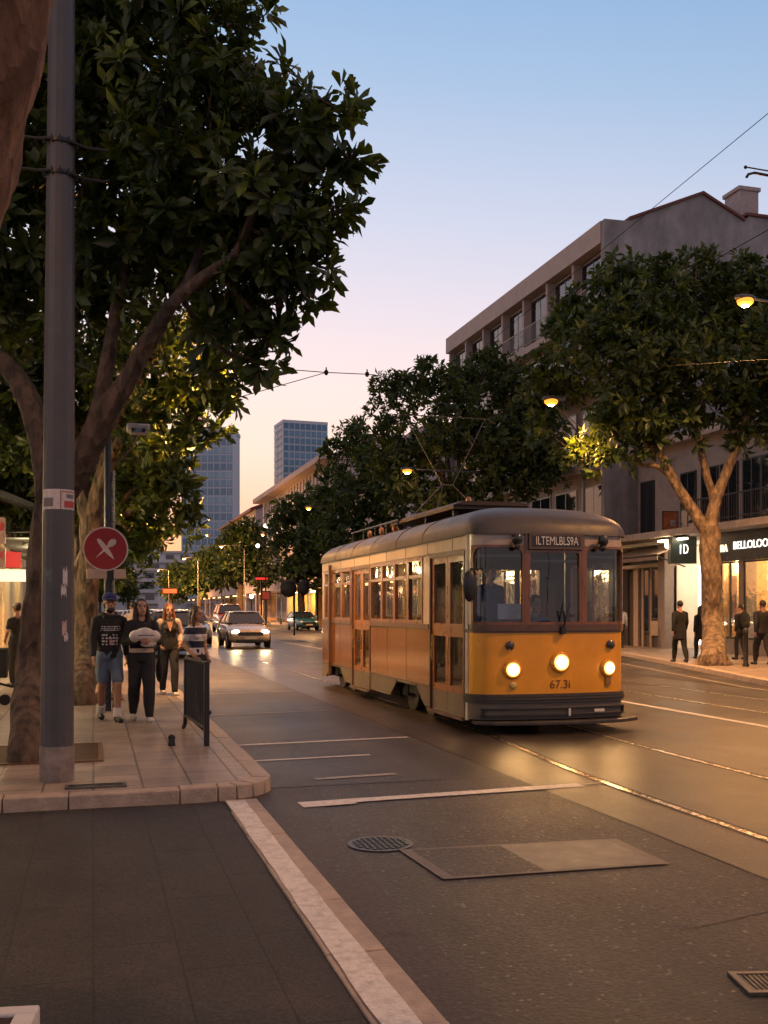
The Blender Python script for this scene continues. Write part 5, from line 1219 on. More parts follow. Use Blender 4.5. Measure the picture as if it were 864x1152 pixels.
tglass = glass('tram_glass', (.96, .93, .86), .7); wglass = glass('windscreen', (.72, .82, .95), .85)
tram_in = mat('tram_interior', (.34, .22, .12), .6, var=.2); seat_m = mat('tram_seat', (.16, .08, .035), .45, var=.25)
under = mat('underframe', (.02, .018, .016), .8, var=.3)
tram = thing('tram', 'old orange and cream single tram car with three lit headlights coming towards the viewer', 'tram', (TX, TYF, 0))

def bow(x):
    a = abs(x); R_ = 5.2; y = R_ - math.sqrt(R_ * R_ - a * a)
    c = .26
    if a > HW - c:
        q = min(1, (a - (HW - c)) / c); y = (R_ - math.sqrt(R_ * R_ - (HW - c) ** 2)) + (1 - math.sqrt(max(0, 1 - q * q))) * c + .05 * q
    return y
xs = [-HW + .0, ] + [(-HW + .26) - .26 * math.cos(R(9 * k)) for k in range(1, 10)] + list(np.linspace(-HW + .30, HW - .30, 22)) + [(HW - .26) + .26 * math.sin(R(9 * k)) for k in range(1, 10)] + [HW]
xs = sorted(set(round(max(-HW, min(HW, x)), 4) for x in xs))
FRONT = [(x, bow(x)) for x in xs]
YC = FRONT[0][1]; SIDE_L = [(-HW, TL - YC), (-HW, YC)]; SIDE_R = [(HW, YC), (HW, TL - YC)]; REAR = [(x, TL - y) for x, y in reversed(FRONT)]
class Path:
    def __init__(s, pts):
        s.p = [Vector((*q, 0)) for q in pts]; s.c = [0]
        for a, b in zip(s.p, s.p[1:]): s.c.append(s.c[-1] + (b - a).length)
        s.len = s.c[-1]
    def at(s, d, off=0., z=0.):
        d = max(0, min(s.len, d)); i = max(k for k in range(len(s.c)) if s.c[k] <= d + 1e-9); i = min(i, len(s.p) - 2)
        t = (d - s.c[i]) / (s.c[i + 1] - s.c[i]); p = s.p[i].lerp(s.p[i + 1], t)
        def nrm(k):
            a = s.p[max(k - 1, 0)]; b = s.p[min(k + 1, len(s.p) - 1)]; q = (b - a).normalized(); return Vector((q.y, -q.x, 0))
        n = nrm(i).lerp(nrm(i + 1), t).normalized(); p = p + n * off; return Vector((p.x, p.y, z))
    def cuts(s, a, b): return [a] + [c for c in s.c if a + .004 < c < b - .004] + [b]
    def sx(s, x):     # arc position of a front x
        for i in range(len(s.p) - 1):
            if s.p[i].x <= x <= s.p[i + 1].x: return s.c[i] + (s.c[i + 1] - s.c[i]) * (x - s.p[i].x) / max(1e-9, s.p[i + 1].x - s.p[i].x)
        return 0 if x < 0 else s.len
PF, PL, PR, PB = Path(FRONT), Path(SIDE_L), Path(SIDE_R), Path(REAR)
def band(m, P, a, b, z0, z1, off=0., th=.05):
    cs = P.cuts(a, b); vs = []
    for c in cs:
        o, i = off, off - th
        vs += [P.at(c, o, z0), P.at(c, o, z1), P.at(c, i, z1), P.at(c, i, z0)]
    n = len(cs); fs = [(3, 2, 1, 0), (4 * n - 4, 4 * n - 3, 4 * n - 2, 4 * n - 1)]
    for k in range(n - 1):
        for j in range(4): fs.append((4 * k + j, 4 * k + (j + 1) % 4, 4 * k + 4 + (j + 1) % 4, 4 * k + 4 + j))
    return m.add(vs, fs)
def ring(m, P, a, b, z0, z1, w, off=.02, th=.05, r=.0, rb=0.):
    """window frame: outer edge a rectangle, inner edge rounded"""
    A, B, Z0, Z1 = a + w, b - w, z0 + w, z1 - w; inn = []
    def corner(cx, cz, rad, a0):
        if rad <= 0: return [(cx, cz)]
        return [(cx + rad * math.cos(R(a0 + 90 * k / 6)), cz + rad * math.sin(R(a0 + 90 * k / 6))) for k in range(7)]
    inn += corner(B - r, Z1 - r, r, 0); 
    top = [B - r - (B - A - 2 * r) * k / 8 for k in range(1, 8)]; inn += [(q, Z1) for q in top]
    inn += corner(A + r, Z1 - r, r, 90); inn += corner(A + rb, Z0 + rb, rb, 180)
    inn += [(A + rb + (B - A - 2 * rb) * k / 8, Z0) for k in range(1, 8)]; inn += corner(B - rb, Z0 + rb, rb, 270)
    ca, cz = (a + b) / 2, (z0 + z1) / 2; out = []
    for s_, z_ in inn:
        f = min((b - a) / 2 / max(1e-6, abs(s_ - ca)), (z1 - z0) / 2 / max(1e-6, abs(z_ - cz)))
        # push straight out to the rectangle
        ox = b if abs(s_ - B) < r * .35 + 1e-4 else a if abs(s_ - A) < r * .35 + 1e-4 else s_
        oz = z1 if abs(z_ - Z1) < r * .35 + 1e-4 else z0 if abs(z_ - Z0) < rb * .35 + 1e-4 else z_
        if ox == s_ and oz == z_: ox, oz = (b if s_ > ca else a), (z1 if z_ > cz else z0)
        out.append((ox, oz))
    n = len(inn); vs = []
    for (s_, z_), (so, zo) in zip(inn, out): vs += [P.at(s_, off, z_), P.at(s_, off - th, z_), P.at(so, off, zo), P.at(so, off - th, zo)]
    fs = []
    for k in range(n):
        q = (k + 1) % n; fs += [(4 * k, 4 * q, 4 * q + 2, 4 * k + 2), (4 * k + 1, 4 * k + 3, 4 * q + 3, 4 * q + 1), (4 * k, 4 * k + 1, 4 * q + 1, 4 * q), (4 * k + 2, 4 * q + 2, 4 * q + 3, 4 * k + 3)]
    return m.add(vs, fs)
def pane(m, P, a, b, z0, z1, off):
    cs = P.cuts(a, b); vs = []
    for c in cs: vs += [P.at(c, off, z0), P.at(c, off, z1)]
    return m.add(vs, [(2 * k, 2 * k + 2, 2 * k + 3, 2 * k + 1) for k in range(len(cs) - 1)])

ZB0, ZB1, ZW0, ZW1, ZE = .54, 1.38, 1.47, 2.45, 2.70   # orange bottom/top, window bottom/top, eave
# --- front
ln = PF.len
m = MB(); band(m, PF, 0, ln, ZB0, ZB1 + .005, .0, .05); m.build('front_panel', orange, tram, smooth=60)
m = MB(); band(m, PF, .12, ln - .12, ZB1 + .006, ZW0, .028, .07); band(m, PF, 0, ln, ZB1 - .018, ZB1 + .03, .016, .02); m.build('belt_rail', wood_d, tram, smooth=60)
m = MB(); band(m, PF, 0, ln, 2.536, ZE, .0, .05); m.build('front_header', cream, tram, smooth=60)
x1, x2 = -.43, .40
cols = [(-1.115, x1 - .022), (x1 + .022, x2 - .022), (x2 + .022, 1.11)]; ZF = (2.535, 2.47, 2.535)
sc_ = [(PF.sx(a), PF.sx(b)) for a, b in cols]
edges = [0] + [e for ab in sc_ for e in ab] + [ln]
m = MB()
for k in (0, 3): band(m, PF, edges[2 * k], edges[2 * k + 1], ZW0, 2.535, .003, .06)
m.build('corner_post', cream, tram, smooth=60)
for k in (1, 2): m = MB(); band(m, PF, edges[2 * k], edges[2 * k + 1], ZW0, ZE - .01, .022, .08); m.build('pillar', wood, tram, smooth=60)
for k, (a, b) in enumerate(sc_):
    m = MB(); ring(m, PF, a, b, ZW0, ZF[k], .034, .018, .06, r=.11 if k != 1 else .03, rb=.02); f = m.build('windscreen_frame', wood, tram, smooth=35)
    m = MB(); pane(m, PF, a + .03, b - .03, ZW0 + .03, ZF[k] - .03, -.015); m.build('windscreen', wglass, f, smooth=60, fix=False)
    m = MB(); band(m, PF, a + .04, b - .04, ZF[k] - .16, ZF[k] - .13, -.02, .02); m.build('sun_blind_bar', wood_d, f, smooth=60)
# destination board
a, b = PF.sx(x1 + .024), PF.sx(x2 - .024); ZW1_, ZW1 = ZW1, 2.468
m = MB(); band(m, PF, a, b, ZW1 + .012, ZE - .005, .055, .10); d_ = m.build('destination_box', wood_d, tram, smooth=40)
m = MB(); band(m, PF, a + .04, b - .04, ZW1 + .05, ZE - .04, .060, .012); m.build('sign_glass', mat('blind_black', (.03, .028, .028), .3), d_, smooth=60)
cx = (x1 + x2) / 2
text('lettering', 'ILTEMLBLS9A', .16, mat('blind_white', (.62, .60, .56), .5), d_, (cx, bow(cx) - .068, (ZW1 + ZE) / 2 + .002), (R(90), 0, 0), .001, fit=.62); ZW1 = ZW1_
# bumper band, skirt and fender
m = MB()
for k in range(3): band(m, PF, .0, ln, .425 + k * .038, .425 + k * .038 + .032, .035 + .012 * (k == 1), .08)
band(m, PF, .02, ln - .02, .42, ZB0, .018, .05); m.build('bumper', bump_m, tram, smooth=50)
m = MB(); band(m, PF, .0, ln, .20, .42, .005, .05); m.build('apron', skirt_m, tram, smooth=50)
m = MB(); band(m, PF, .28, ln - .20, .235, .262, .05, .05); band(m, PF, .28, ln - .20, .335, .35, .04, .035)
for s_ in (.30, ln - .24): band(m, PF, s_, s_ + .03, .235, .35, .045, .04)
m.build('fender_slot', black_paint, tram, smooth=50)
m = MB(); m.prism([(-1.1, .12), (-.9, -.05), (-.4, -.16), (.4, -.17), (.95, -.10), (1.28, .08), (1.25, .25), (-1.1, .3)], .135, .185); m.build('fender_board', bump_m, tram, smooth=0, bevel=.01)
for q in ((.55, .70, -.045, -.040, .285, .325), (.16, .19, -.06, -.05, .24, .34)): m = MB(); m.bb(*q); m.build('reflector', mat('refl_white', (.6, .56, .5), .4), tram, smooth=0)
# lamps on the front
head_e = emit('headlight_glow', (1.0, .86, .58), 32)
def front_pt(x, off=0., z=0.): return PF.at(PF.sx(x), off, z)
for x, z, r in ((-.62, .87, .095), (.06, .96, .108), (.80, .87, .09)):
    p = front_pt(x, 0, z); q = front_pt(x, 1, z) - p; ang = math.atan2(q.x, -q.y)
    m = MB(); m.lathe([(r + .03, -.02), (r + .035, .02), (r + .018, .045), (r, .05), (r * .9, .03)], n=28, axis='y'); h = m.build('headlight', orange, tram, loc=p); h.rotation_euler = (0, 0, ang)
    m = MB(); m.lathe([(r, .025), (r * .96, .052), (r * .74, .064), (r * .72, .04)], n=24, axis='y'); m.build('lens', emit('headlight_rim', (1, .56, .14), 2.2), h); m = MB(); m.lathe([(r * .73, .03), (r * .7, .066), (r * .4, .074), (.001, .077)], n=24, axis='y'); m.build('bulb', emit('headlight_core', (1, .80, .42), 14), h)
    lamp('headlight_beam', 'SPOT', (0, -.16, .0), 30, (1, .52, .18), h, rot=(R(-83), 0, 0), size=.10, spot_size=R(120), spot_blend=1)
    lamp('headlight_spill', 'POINT', (0, -.13, .0), 0.55, (1, .58, .20), h, size=.08)
for x in (-.66, .84):
    p = front_pt(x, 0, 1.19); m = MB(); m.lathe([(.058, -.01), (.062, .03), (.045, .045), (.001, .05)], n=18, axis='y'); m.build('marker_lamp', mat('marker_dark', (.025, .02, .018), .3, coat=.5), tram, loc=p)
for x, z in ((-.61, .66), (.80, .70)):
    p = front_pt(x, 0, z); m = MB(); 
    if x < 0: m.lathe([(.045, -.01), (.048, .02), (.03, .03), (.001, .03)], n=16, axis='y'); m.build('reflector_disc', mat('amber', (.42, .30, .10), .3), tram, loc=p)
    else: m.bb(-.04, .04, -.03, .01, -.06, .06); m.build('socket_box', mat('sock', (.20, .10, .03), .5), tram, loc=p)
for x in (-.60, .66):
    p = front_pt(x, .03, ZW1 + .10); m = MB(); m.tube([(0, .05, .04), (0, -.04, .03), (0, -.09, 0)], .022, 8); m.ell((0, -.09, .06), (.075, .06, .085)); m.ell((0, -.07, -.04), (.05, .05, .05)); m.build('roof_lamp', mat('lamp_black', (.015, .013, .012), .3, coat=.4), tram, loc=p)
text('number_lettering', '67.3i', .16, mat('num_brown', (.13, .045, .008), .5), tram, (.06, bow(.06) - .004, .66), (R(90), 0, 0), .001, sx=1.0)
m = MB(); m.tube([(0, -.03, .0), (.02, -.05, .12), (-.01, -.06, .25)], .014, 6); m.tube([(.02, -.05, .12), (.08, -.06, .36)], .008, 5); m.bb(-.03, .03, -.05, .02, -.06, .04); m.build('wiper', black_paint, tram, loc=front_pt(.08, .02, ZB1 + .02))
# mirror on the left corner
m = MB(); m.tube([(-1.05, .2, 2.2), (-1.15, .02, 2.22), (-1.26, -.08, 2.2)], .014, 6); mi = m.build('mirror', black_paint, tram)
m = MB(); m.ell((-1.27, -.08, 1.98), (.10, .05, .21)); m.build('mirror_head', black_paint, mi)
# corner strip (white upright seam beside the door)
m = MB(); band(m, PF, 0.002, .07, .18, ZE, .012, .03); m.build('corner_strip', mat('strip_white', (.46, .40, .34), .4), tram, smooth=60)
# --- sides.  s measured from the front corner backwards
def side(P, rev):
    Ls = P.len
    def S(y0, y1):      # y from tram front -> arc interval
        a, b = y0 - YC, y1 - YC
        return (Ls - b, Ls - a) if rev else (a, b)
    d1, d2 = (YC + .03, 1.93), (5.35, 6.72)           # doors
    groups = [(1.93 + .32, 5.35 - .04, 4), (6.72 + .06, TL - YC - .20, 3)]
    m = MB(); 
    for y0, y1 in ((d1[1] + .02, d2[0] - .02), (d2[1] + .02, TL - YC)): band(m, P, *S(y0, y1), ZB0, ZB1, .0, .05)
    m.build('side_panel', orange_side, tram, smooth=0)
    m = MB()
    for y0, y1 in ((d1[1] + .02, d2[0] - .02), (d2[1] + .02, TL - YC)):
        band(m, P, *S(y0, y1), ZB1, ZW0 - .02, .022, .07)
        band(m, P, *S(y0, y1), ZB0 - .03, ZB0, .012, .05)
    m.build('belt_rail', wood_d, tram, smooth=0)
    m = MB(); band(m, P, 0, Ls, ZW1 + .03, ZE, .0, .05)
    for y0, y1 in ((1.95, 1.93 + .32), (TL - YC - .20, TL - YC)): band(m, P, *S(y0, y1), ZW0 - .02, ZW1 + .03, .001, .05)
    m.build('side_header', cream, tram, smooth=0)
    m = MB(); band(m, P, 0, Ls, ZW1 + .03, ZW1 + .05, .012, .02); band(m, P, 0, Ls, ZE - .03, ZE, .014, .02); m.build('moulding', skirt_m, tram, smooth=0)
    for q in np.arange(.6, Ls, 1.12): m = MB(); band(m, P, q, q + .012, ZW1 + .052, ZE - .032, .004, .01); m.build('panel_seam', wood_d, tram, smooth=0)
    for q in (d1[1] + 1.2, d1[1] + 2.3, d2[1] + 1.0): m = MB(); band(m, P, S(q, q + .01)[0], S(q, q + .01)[1], ZB0 + .004, ZB1 - .004, .003, .01); m.build('panel_seam', wood_d, tram, smooth=0)
    # skirts with trapezoid wheel cut-outs
    m = MB(); ow = [(2.45, 3.95), (7.55, 8.9)]
    ys = [1.95, 2.25]
    def skirt(y0, y1): band(m, P, *S(y0, y1), .22, ZB0 - .031, .002, .03)
    for y0, y1 in ((1.95, 2.2), (4.05, d2[0] - .02), (d2[1] + .02, 7.3), (9.0, TL - YC)):
        m = MB(); skirt(y0, y1); m.build('skirt', skirt_m, tram, smooth=0)
    for c0, c1 in ((2.2, 4.05), (7.3, 9.0)):
        m = MB()
        for s0, s1 in ((c0, c0 + .42), (c1, c1 - .42)):
            q = [P.at(S(y, y + .001)[0], .002, z) for y, z in ((s0, .22), (s0, ZB0 - .031), (s1, ZB0 - .031))]; q2 = [v + Vector((.03 if rev else -.03, 0, 0)) for v in q]
            m.add(q + q2, [(0, 1, 2), (5, 4, 3), (0, 3, 4, 1), (1, 4, 5, 2), (2, 5, 3, 0)])
        band(m, P, *S(c0 + .3, c1 - .3), ZB0 - .06, ZB0 - .031, .002, .03)
        m.build('wheel_opening', skirt_m, tram, smooth=0)
    # windows
    for y0, y1, n in groups:
        w_ = (y1 - y0) / n
        for i in range(n):
            a, b = S(y0 + i * w_, y0 + (i + 1) * w_)
            m = MB(); ring(m, P, a, b, ZW0 - .02, ZW1 + .03, .055, .014, .06, r=.02, rb=.0); 
            band(m, P, a + .055, b - .055, 2.16, 2.21, .008, .045)
            f = m.build('window', wood, tram, smooth=0)
            m = MB(); pane(m, P, a + .05, b - .05, ZW0, ZW1, -.02); m.build('pane', tglass, f, smooth=0, fix=False)
    # doors: two leaves, each with upper and lower glass, kick plate
    for (y0, y1), leaves in ((d1, 2), (d2, 2)):
        m = MB(); band(m, P, *S(y0 - .0, y0 + .05), .2, ZW1 + .03, .012, .08); band(m, P, *S(y1 - .05, y1), .2, ZW1 + .03, .012, .08); band(m, P, *S(y0 + .05, y1 - .05), ZW1 - .02, ZW1 + .03, .012, .08)
        band(m, P, *S(y0, y1), .16, .2, .05, .12); m.build('door_frame', wood_d, tram, smooth=0)
        w_ = (y1 - y0 - .1) / leaves
        for i in range(leaves):
            a, b = S(y0 + .05 + i * w_ + .006, y0 + .05 + (i + 1) * w_ - .006); o = -.02
            m = MB(); fw = .09
            ring(m, P, a, b, ZB1 + .0, ZW1 - .02, fw, o, .04, r=.02); ring(m, P, a, b, ZB0 - .04, ZB1 - .002, fw, o, .04, r=.02)
            m.m = 1; band(m, P, a, b, .2, ZB0 - .042, o, .04)
            dr = m.build('door', [mat('door_wood', (.22, .08, .02), .35, var=.25, scale=7, coat=.3), skirt_m], tram, smooth=0)
            m = MB(); pane(m, P, a + .07, b - .07, ZB1 + .07, ZW1 - .09, o - .02); pane(m, P, a + .07, b - .07, ZB0 + .03, ZB1 - .07, o - .02); m.build('door_glass', tglass, dr, smooth=0, fix=False)
            m = MB(); c = (a + b) / 2
            m.tube([P.at(a + .1, o + .03, .9), P.at(a + .1, o + .05, 1.0), P.at(a + .1, o + .03, 1.3)], .012, 6); m.build('handle', mat('brass', (.5, .33, .12), .3, metal=1), dr)
side(PL, True); side(PR, False)
# --- rear
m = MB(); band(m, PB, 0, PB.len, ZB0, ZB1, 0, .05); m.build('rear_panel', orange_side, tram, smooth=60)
m = MB(); band(m, PB, 0, PB.len, .2, ZB0, 0, .05); m.build('rear_apron', skirt_m, tram, smooth=60)
m = MB(); band(m, PB, 0, PB.len, ZW1, ZE, 0, .05)
for a in (0, PB.len * .34, PB.len * .62, PB.len - .12): band(m, PB, a, a + .1, ZB1, ZW1, 0, .05)
m.build('rear_header', cream, tram, smooth=60)
m = MB(); pane(m, PB, .1, PB.len - .1, ZB1, ZW1, -.03); m.build('rear_window', tglass, tram, smooth=60, fix=False)
m = MB(); m.bb(-1.22, -1.16, TL - 1.3, TL - 1.24, .3, 2.6); m.tube([(-1.14, TL - 1.2, 2.4), (-1.19, TL - 1.27, 2.4)], .02, 5); m.tube([(-1.14, TL - 1.2, .5), (-1.19, TL - 1.27, .5)], .02, 5); m.build('grab_pole', wood_d, tram, smooth=0)
# --- roof: domed shell shrinking inwards over the plan outline
OUT = FRONT + [(HW, y) for y in np.linspace(YC + .5, TL - YC - .5, 14)] + REAR + [(-HW, y) for y in np.linspace(TL - YC - .5, YC + .5, 14)]
m = MB(); vs = []; N = len(OUT); K = 11; hR = .47
for k in range(K):
    a = R(90 * k / (K - 1)); ins = (HW + .03) * (1 - math.cos(a) ** .85) if k < K - 1 else HW + .03; z = ZE - .02 + hR * math.sin(a) ** .82
    for x, y in OUT:
        f = 1 - ins / (HW + .03); e = 1.6
        yy = TL / 2 + (y - TL / 2) * (1 - (ins / (HW + .03)) * (e / (TL / 2)))
        ov = 1.03
        vs.append((x * ov * max(f, .0), TL / 2 + (yy - TL / 2) * 1.008, z))
fs = [(k * N + i, k * N + (i + 1) % N, (k + 1) * N + (i + 1) % N, (k + 1) * N + i) for k in range(K - 1) for i in range(N)]
vs.append((0, 0, 0)); vs.pop()
m.add(vs, fs); m.add([(x * .98, y, ZE - .022) for x, y in OUT], [tuple(range(N))])
roof = m.build('roof', roof_m, tram, smooth=60)
m = MB()
for y in (2.2, 3.6, 5.2, 6.6, 8.0):
    ps = []
    for k in range(21):
        a = R(-90 + 180 * k / 20); c = abs(math.sin(a)); s_ = math.cos(a)
        ins = (HW + .03) * (1 - c ** .85); ps.append((math.copysign((HW * 1.03) * (c ** .85), a), y, ZE - .012 + hR * s_ ** .82))
    m.tube(ps, .006, 5)
m.build('roof_seam', roof_m, roof)
# roof platform, rail, pantograph
m = MB(); m.bb(-.62, .62, 2.35, 5.9, 3.24, 3.30); m.prism_y([(-.62, 3.3), (.62, 3.3), (.5, 3.36), (-.5, 3.36)], 2.3, 5.2)
for y in (2.6, 4, 5.6):
    for x in (-.5, .5): m.bb(x - .04, x + .04, y - .04, y + .04, 3.08, 3.24)
m.build('roof_platform', mat('platform', (.035, .022, .018), .6, var=.3), tram, smooth=0)
m = MB(); m.tube([(-.66, 5.2, 3.15), (-.66, 5.2, 3.30), (-.66, 8.6, 3.30), (-.66, 8.6, 3.1)], .018, 6)
for y in (6.0, 6.8, 7.7): m.tube([(-.66, y, 3.06), (-.66, y, 3.3)], .014, 5)
m.build('roof_rail', black_paint, tram)
m = MB()
for y in (6.0, 6.9, 7.8): m.ell((-.5, y, 3.22), (.05, .05, .09))
m.ell((-.05, 3.2, 3.42), (.06, .06, .11)); m.build('insulator', mat('insul', (.25, .09, .03), .3, coat=.5), tram)
m = MB(); yb_ = 4.3
for s_ in (-1, 1):
    m.tube([(s_ * .64, yb_, 3.32), (s_ * .1, yb_ + .1, 3.86)], .009, 6); m.tube([(s_ * .1, yb_ + .1, 3.86), (s_ * .72, yb_ + .2, 5.02)], .006, 6)
m.tube([(-.1, yb_ + .1, 3.86), (.1, yb_ + .1, 3.86)], .014, 6); m.tube([(-.95, yb_ + .2, 5.0), (-.8, yb_ + .2, 5.08), (.8, yb_ + .2, 5.08), (.95, yb_ + .2, 5.0)], .008, 6)
m.tube([(-.25, yb_, 3.32), (-.09, yb_ + .1, 3.84)], .008, 5)
m.build('pantograph', mat('panto', (.16, .12, .10), .45, metal=.6), tram)
# --- floor, running gear
m = MB(); m.bb(-1.08, 1.08, .25, TL - .25, .56, .60); m.build('floor', tram_in, tram, smooth=0)
m = MB(); m.bb(-.85, .85, .6, TL - .6, .28, .54); m.bb(-.9, .9, 4.3, 5.2, .16, .4); m.build('underframe', under, tram, smooth=0)
for y in (2.75, 3.7, 7.75, 8.7):
    for x in (-.78, .78):
        m = MB(); m.lathe([(.33, -.06), (.33, .05), (.36, .055), (.36, .08), (.22, .06), (.1, .05), (.08, .10), (.001, .10)], c=(0, 0, 0), n=28, axis='x'); wv = [(v[0] * (-1 if x > 0 else 1), v[1], v[2]) for v in m.v]; m.v = [(-a if x < 0 else -a, b_, c_) for a, b_, c_ in wv]
        m.build('wheel', mat('wheel_iron', (.05, .042, .036), .5, metal=.5, var=.3), tram, loc=(x, y, .352))
for y in (3.22, 8.22):
    for x in (-.92, .92): m = MB(); m.bb(x - .05, x + .05, y - .85, y + .85, .30, .44); m.bb(x - .07, x + .07, y - .62, y - .34, .24, .48); m.bb(x - .07, x + .07, y + .34, y + .62, .24, .48); m.build('truck_frame', under, tram, smooth=0)
# --- interior
m = MB()
for s_ in (-1, 1):
    for k in range(5): y = 2.6 + k * .62; m.bb(s_ * .45, s_ * 1.02, y, y + .42, .96, 1.03); m.bb(s_ * .45, s_ * 1.02, y + .38, y + .43, 1.03, 1.55)
    for k in range(3): y = 7.0 + k * .7; m.bb(s_ * .45, s_ * 1.02, y, y + .42, .96, 1.03); m.bb(s_ * .45, s_ * 1.02, y + .38, y + .43, 1.03, 1.55)
m.build('seat_row', seat_m, tram, smooth=0)
m = MB()
for y in (2.3, 4.0, 5.4, 6.7):
    for x in (-.5, .5): m.tube([(x, y, .6), (x, y, 2.62)], .018, 6)
m.tube([(-.5, 1.9, 2.3), (-.5, 8.5, 2.3)], .015, 6); m.tube([(.5, 1.9, 2.3), (.5, 8.5, 2.3)], .015, 6); m.build('hand_pole', MATS['brass'], tram)
m = MB(); m.bb(-1.0, 1.0, .5, TL - .5, 2.66, 2.675); m.build('ceiling', mat('tram_ceiling', (.52, .42, .30), .6), tram, smooth=0)
m = MB(); 
for y in (3.2, 4.9, 6.6, 8.2): m.bb(-.12, .12, y - .25, y + .25, 2.61, 2.655)
m.build('ceiling_lamp', emit('tram_ceiling_lamp', (1, .66, .28), 9), tram, smooth=0)
for y in (3.4, 6.6): lamp('saloon_light', 'POINT', (0, y, 2.45), 42, (1, .62, .24), tram, size=.25)
m = MB(); m.bb(-1.08, -.62, 1.98, 2.02, .6, 2.66); m.bb(.66, 1.08, 1.98, 2.02, .6, 2.66); m.bb(-.62, .66, 1.98, 2.02, .6, 1.35); m.bb(-.62, .66, 1.98, 2.02, 2.28, 2.66); m.bb(-.28, -.2, 1.98, 2.02, 1.35, 2.28); m.bb(.25, .33, 1.98, 2.02, 1.35, 2.28); m.build('cab_partition', mat('partition', (.10, .06, .035), .5), tram, smooth=0)
m = MB(); m.bb(-.55, .9, .32, .62, .6, 1.38); m.tube([(.62, .55, 1.4), (.72, .62, 1.6), (.80, .6, 1.78)], .02, 6); m.build('control_desk', mat('desk', (.05, .05, .055), .4), tram, smooth=0)
m = MB(); m.bb(-.72, -.36, .30, .31, 1.54, 1.75); m.build('windscreen_notice', mat('notice_w', (.5, .5, .5), .6), tram, smooth=0)
m = MB(); m.bb(-.05, .5, 1.15, 1.5, 1.0, 1.08); m.bb(-.05, .5, 1.45, 1.52, 1.08, 1.6); m.bb(.12, .3, 1.2, 1.4, .6, 1.0); m.build('driver_seat', seat_m, tram, smooth=0)
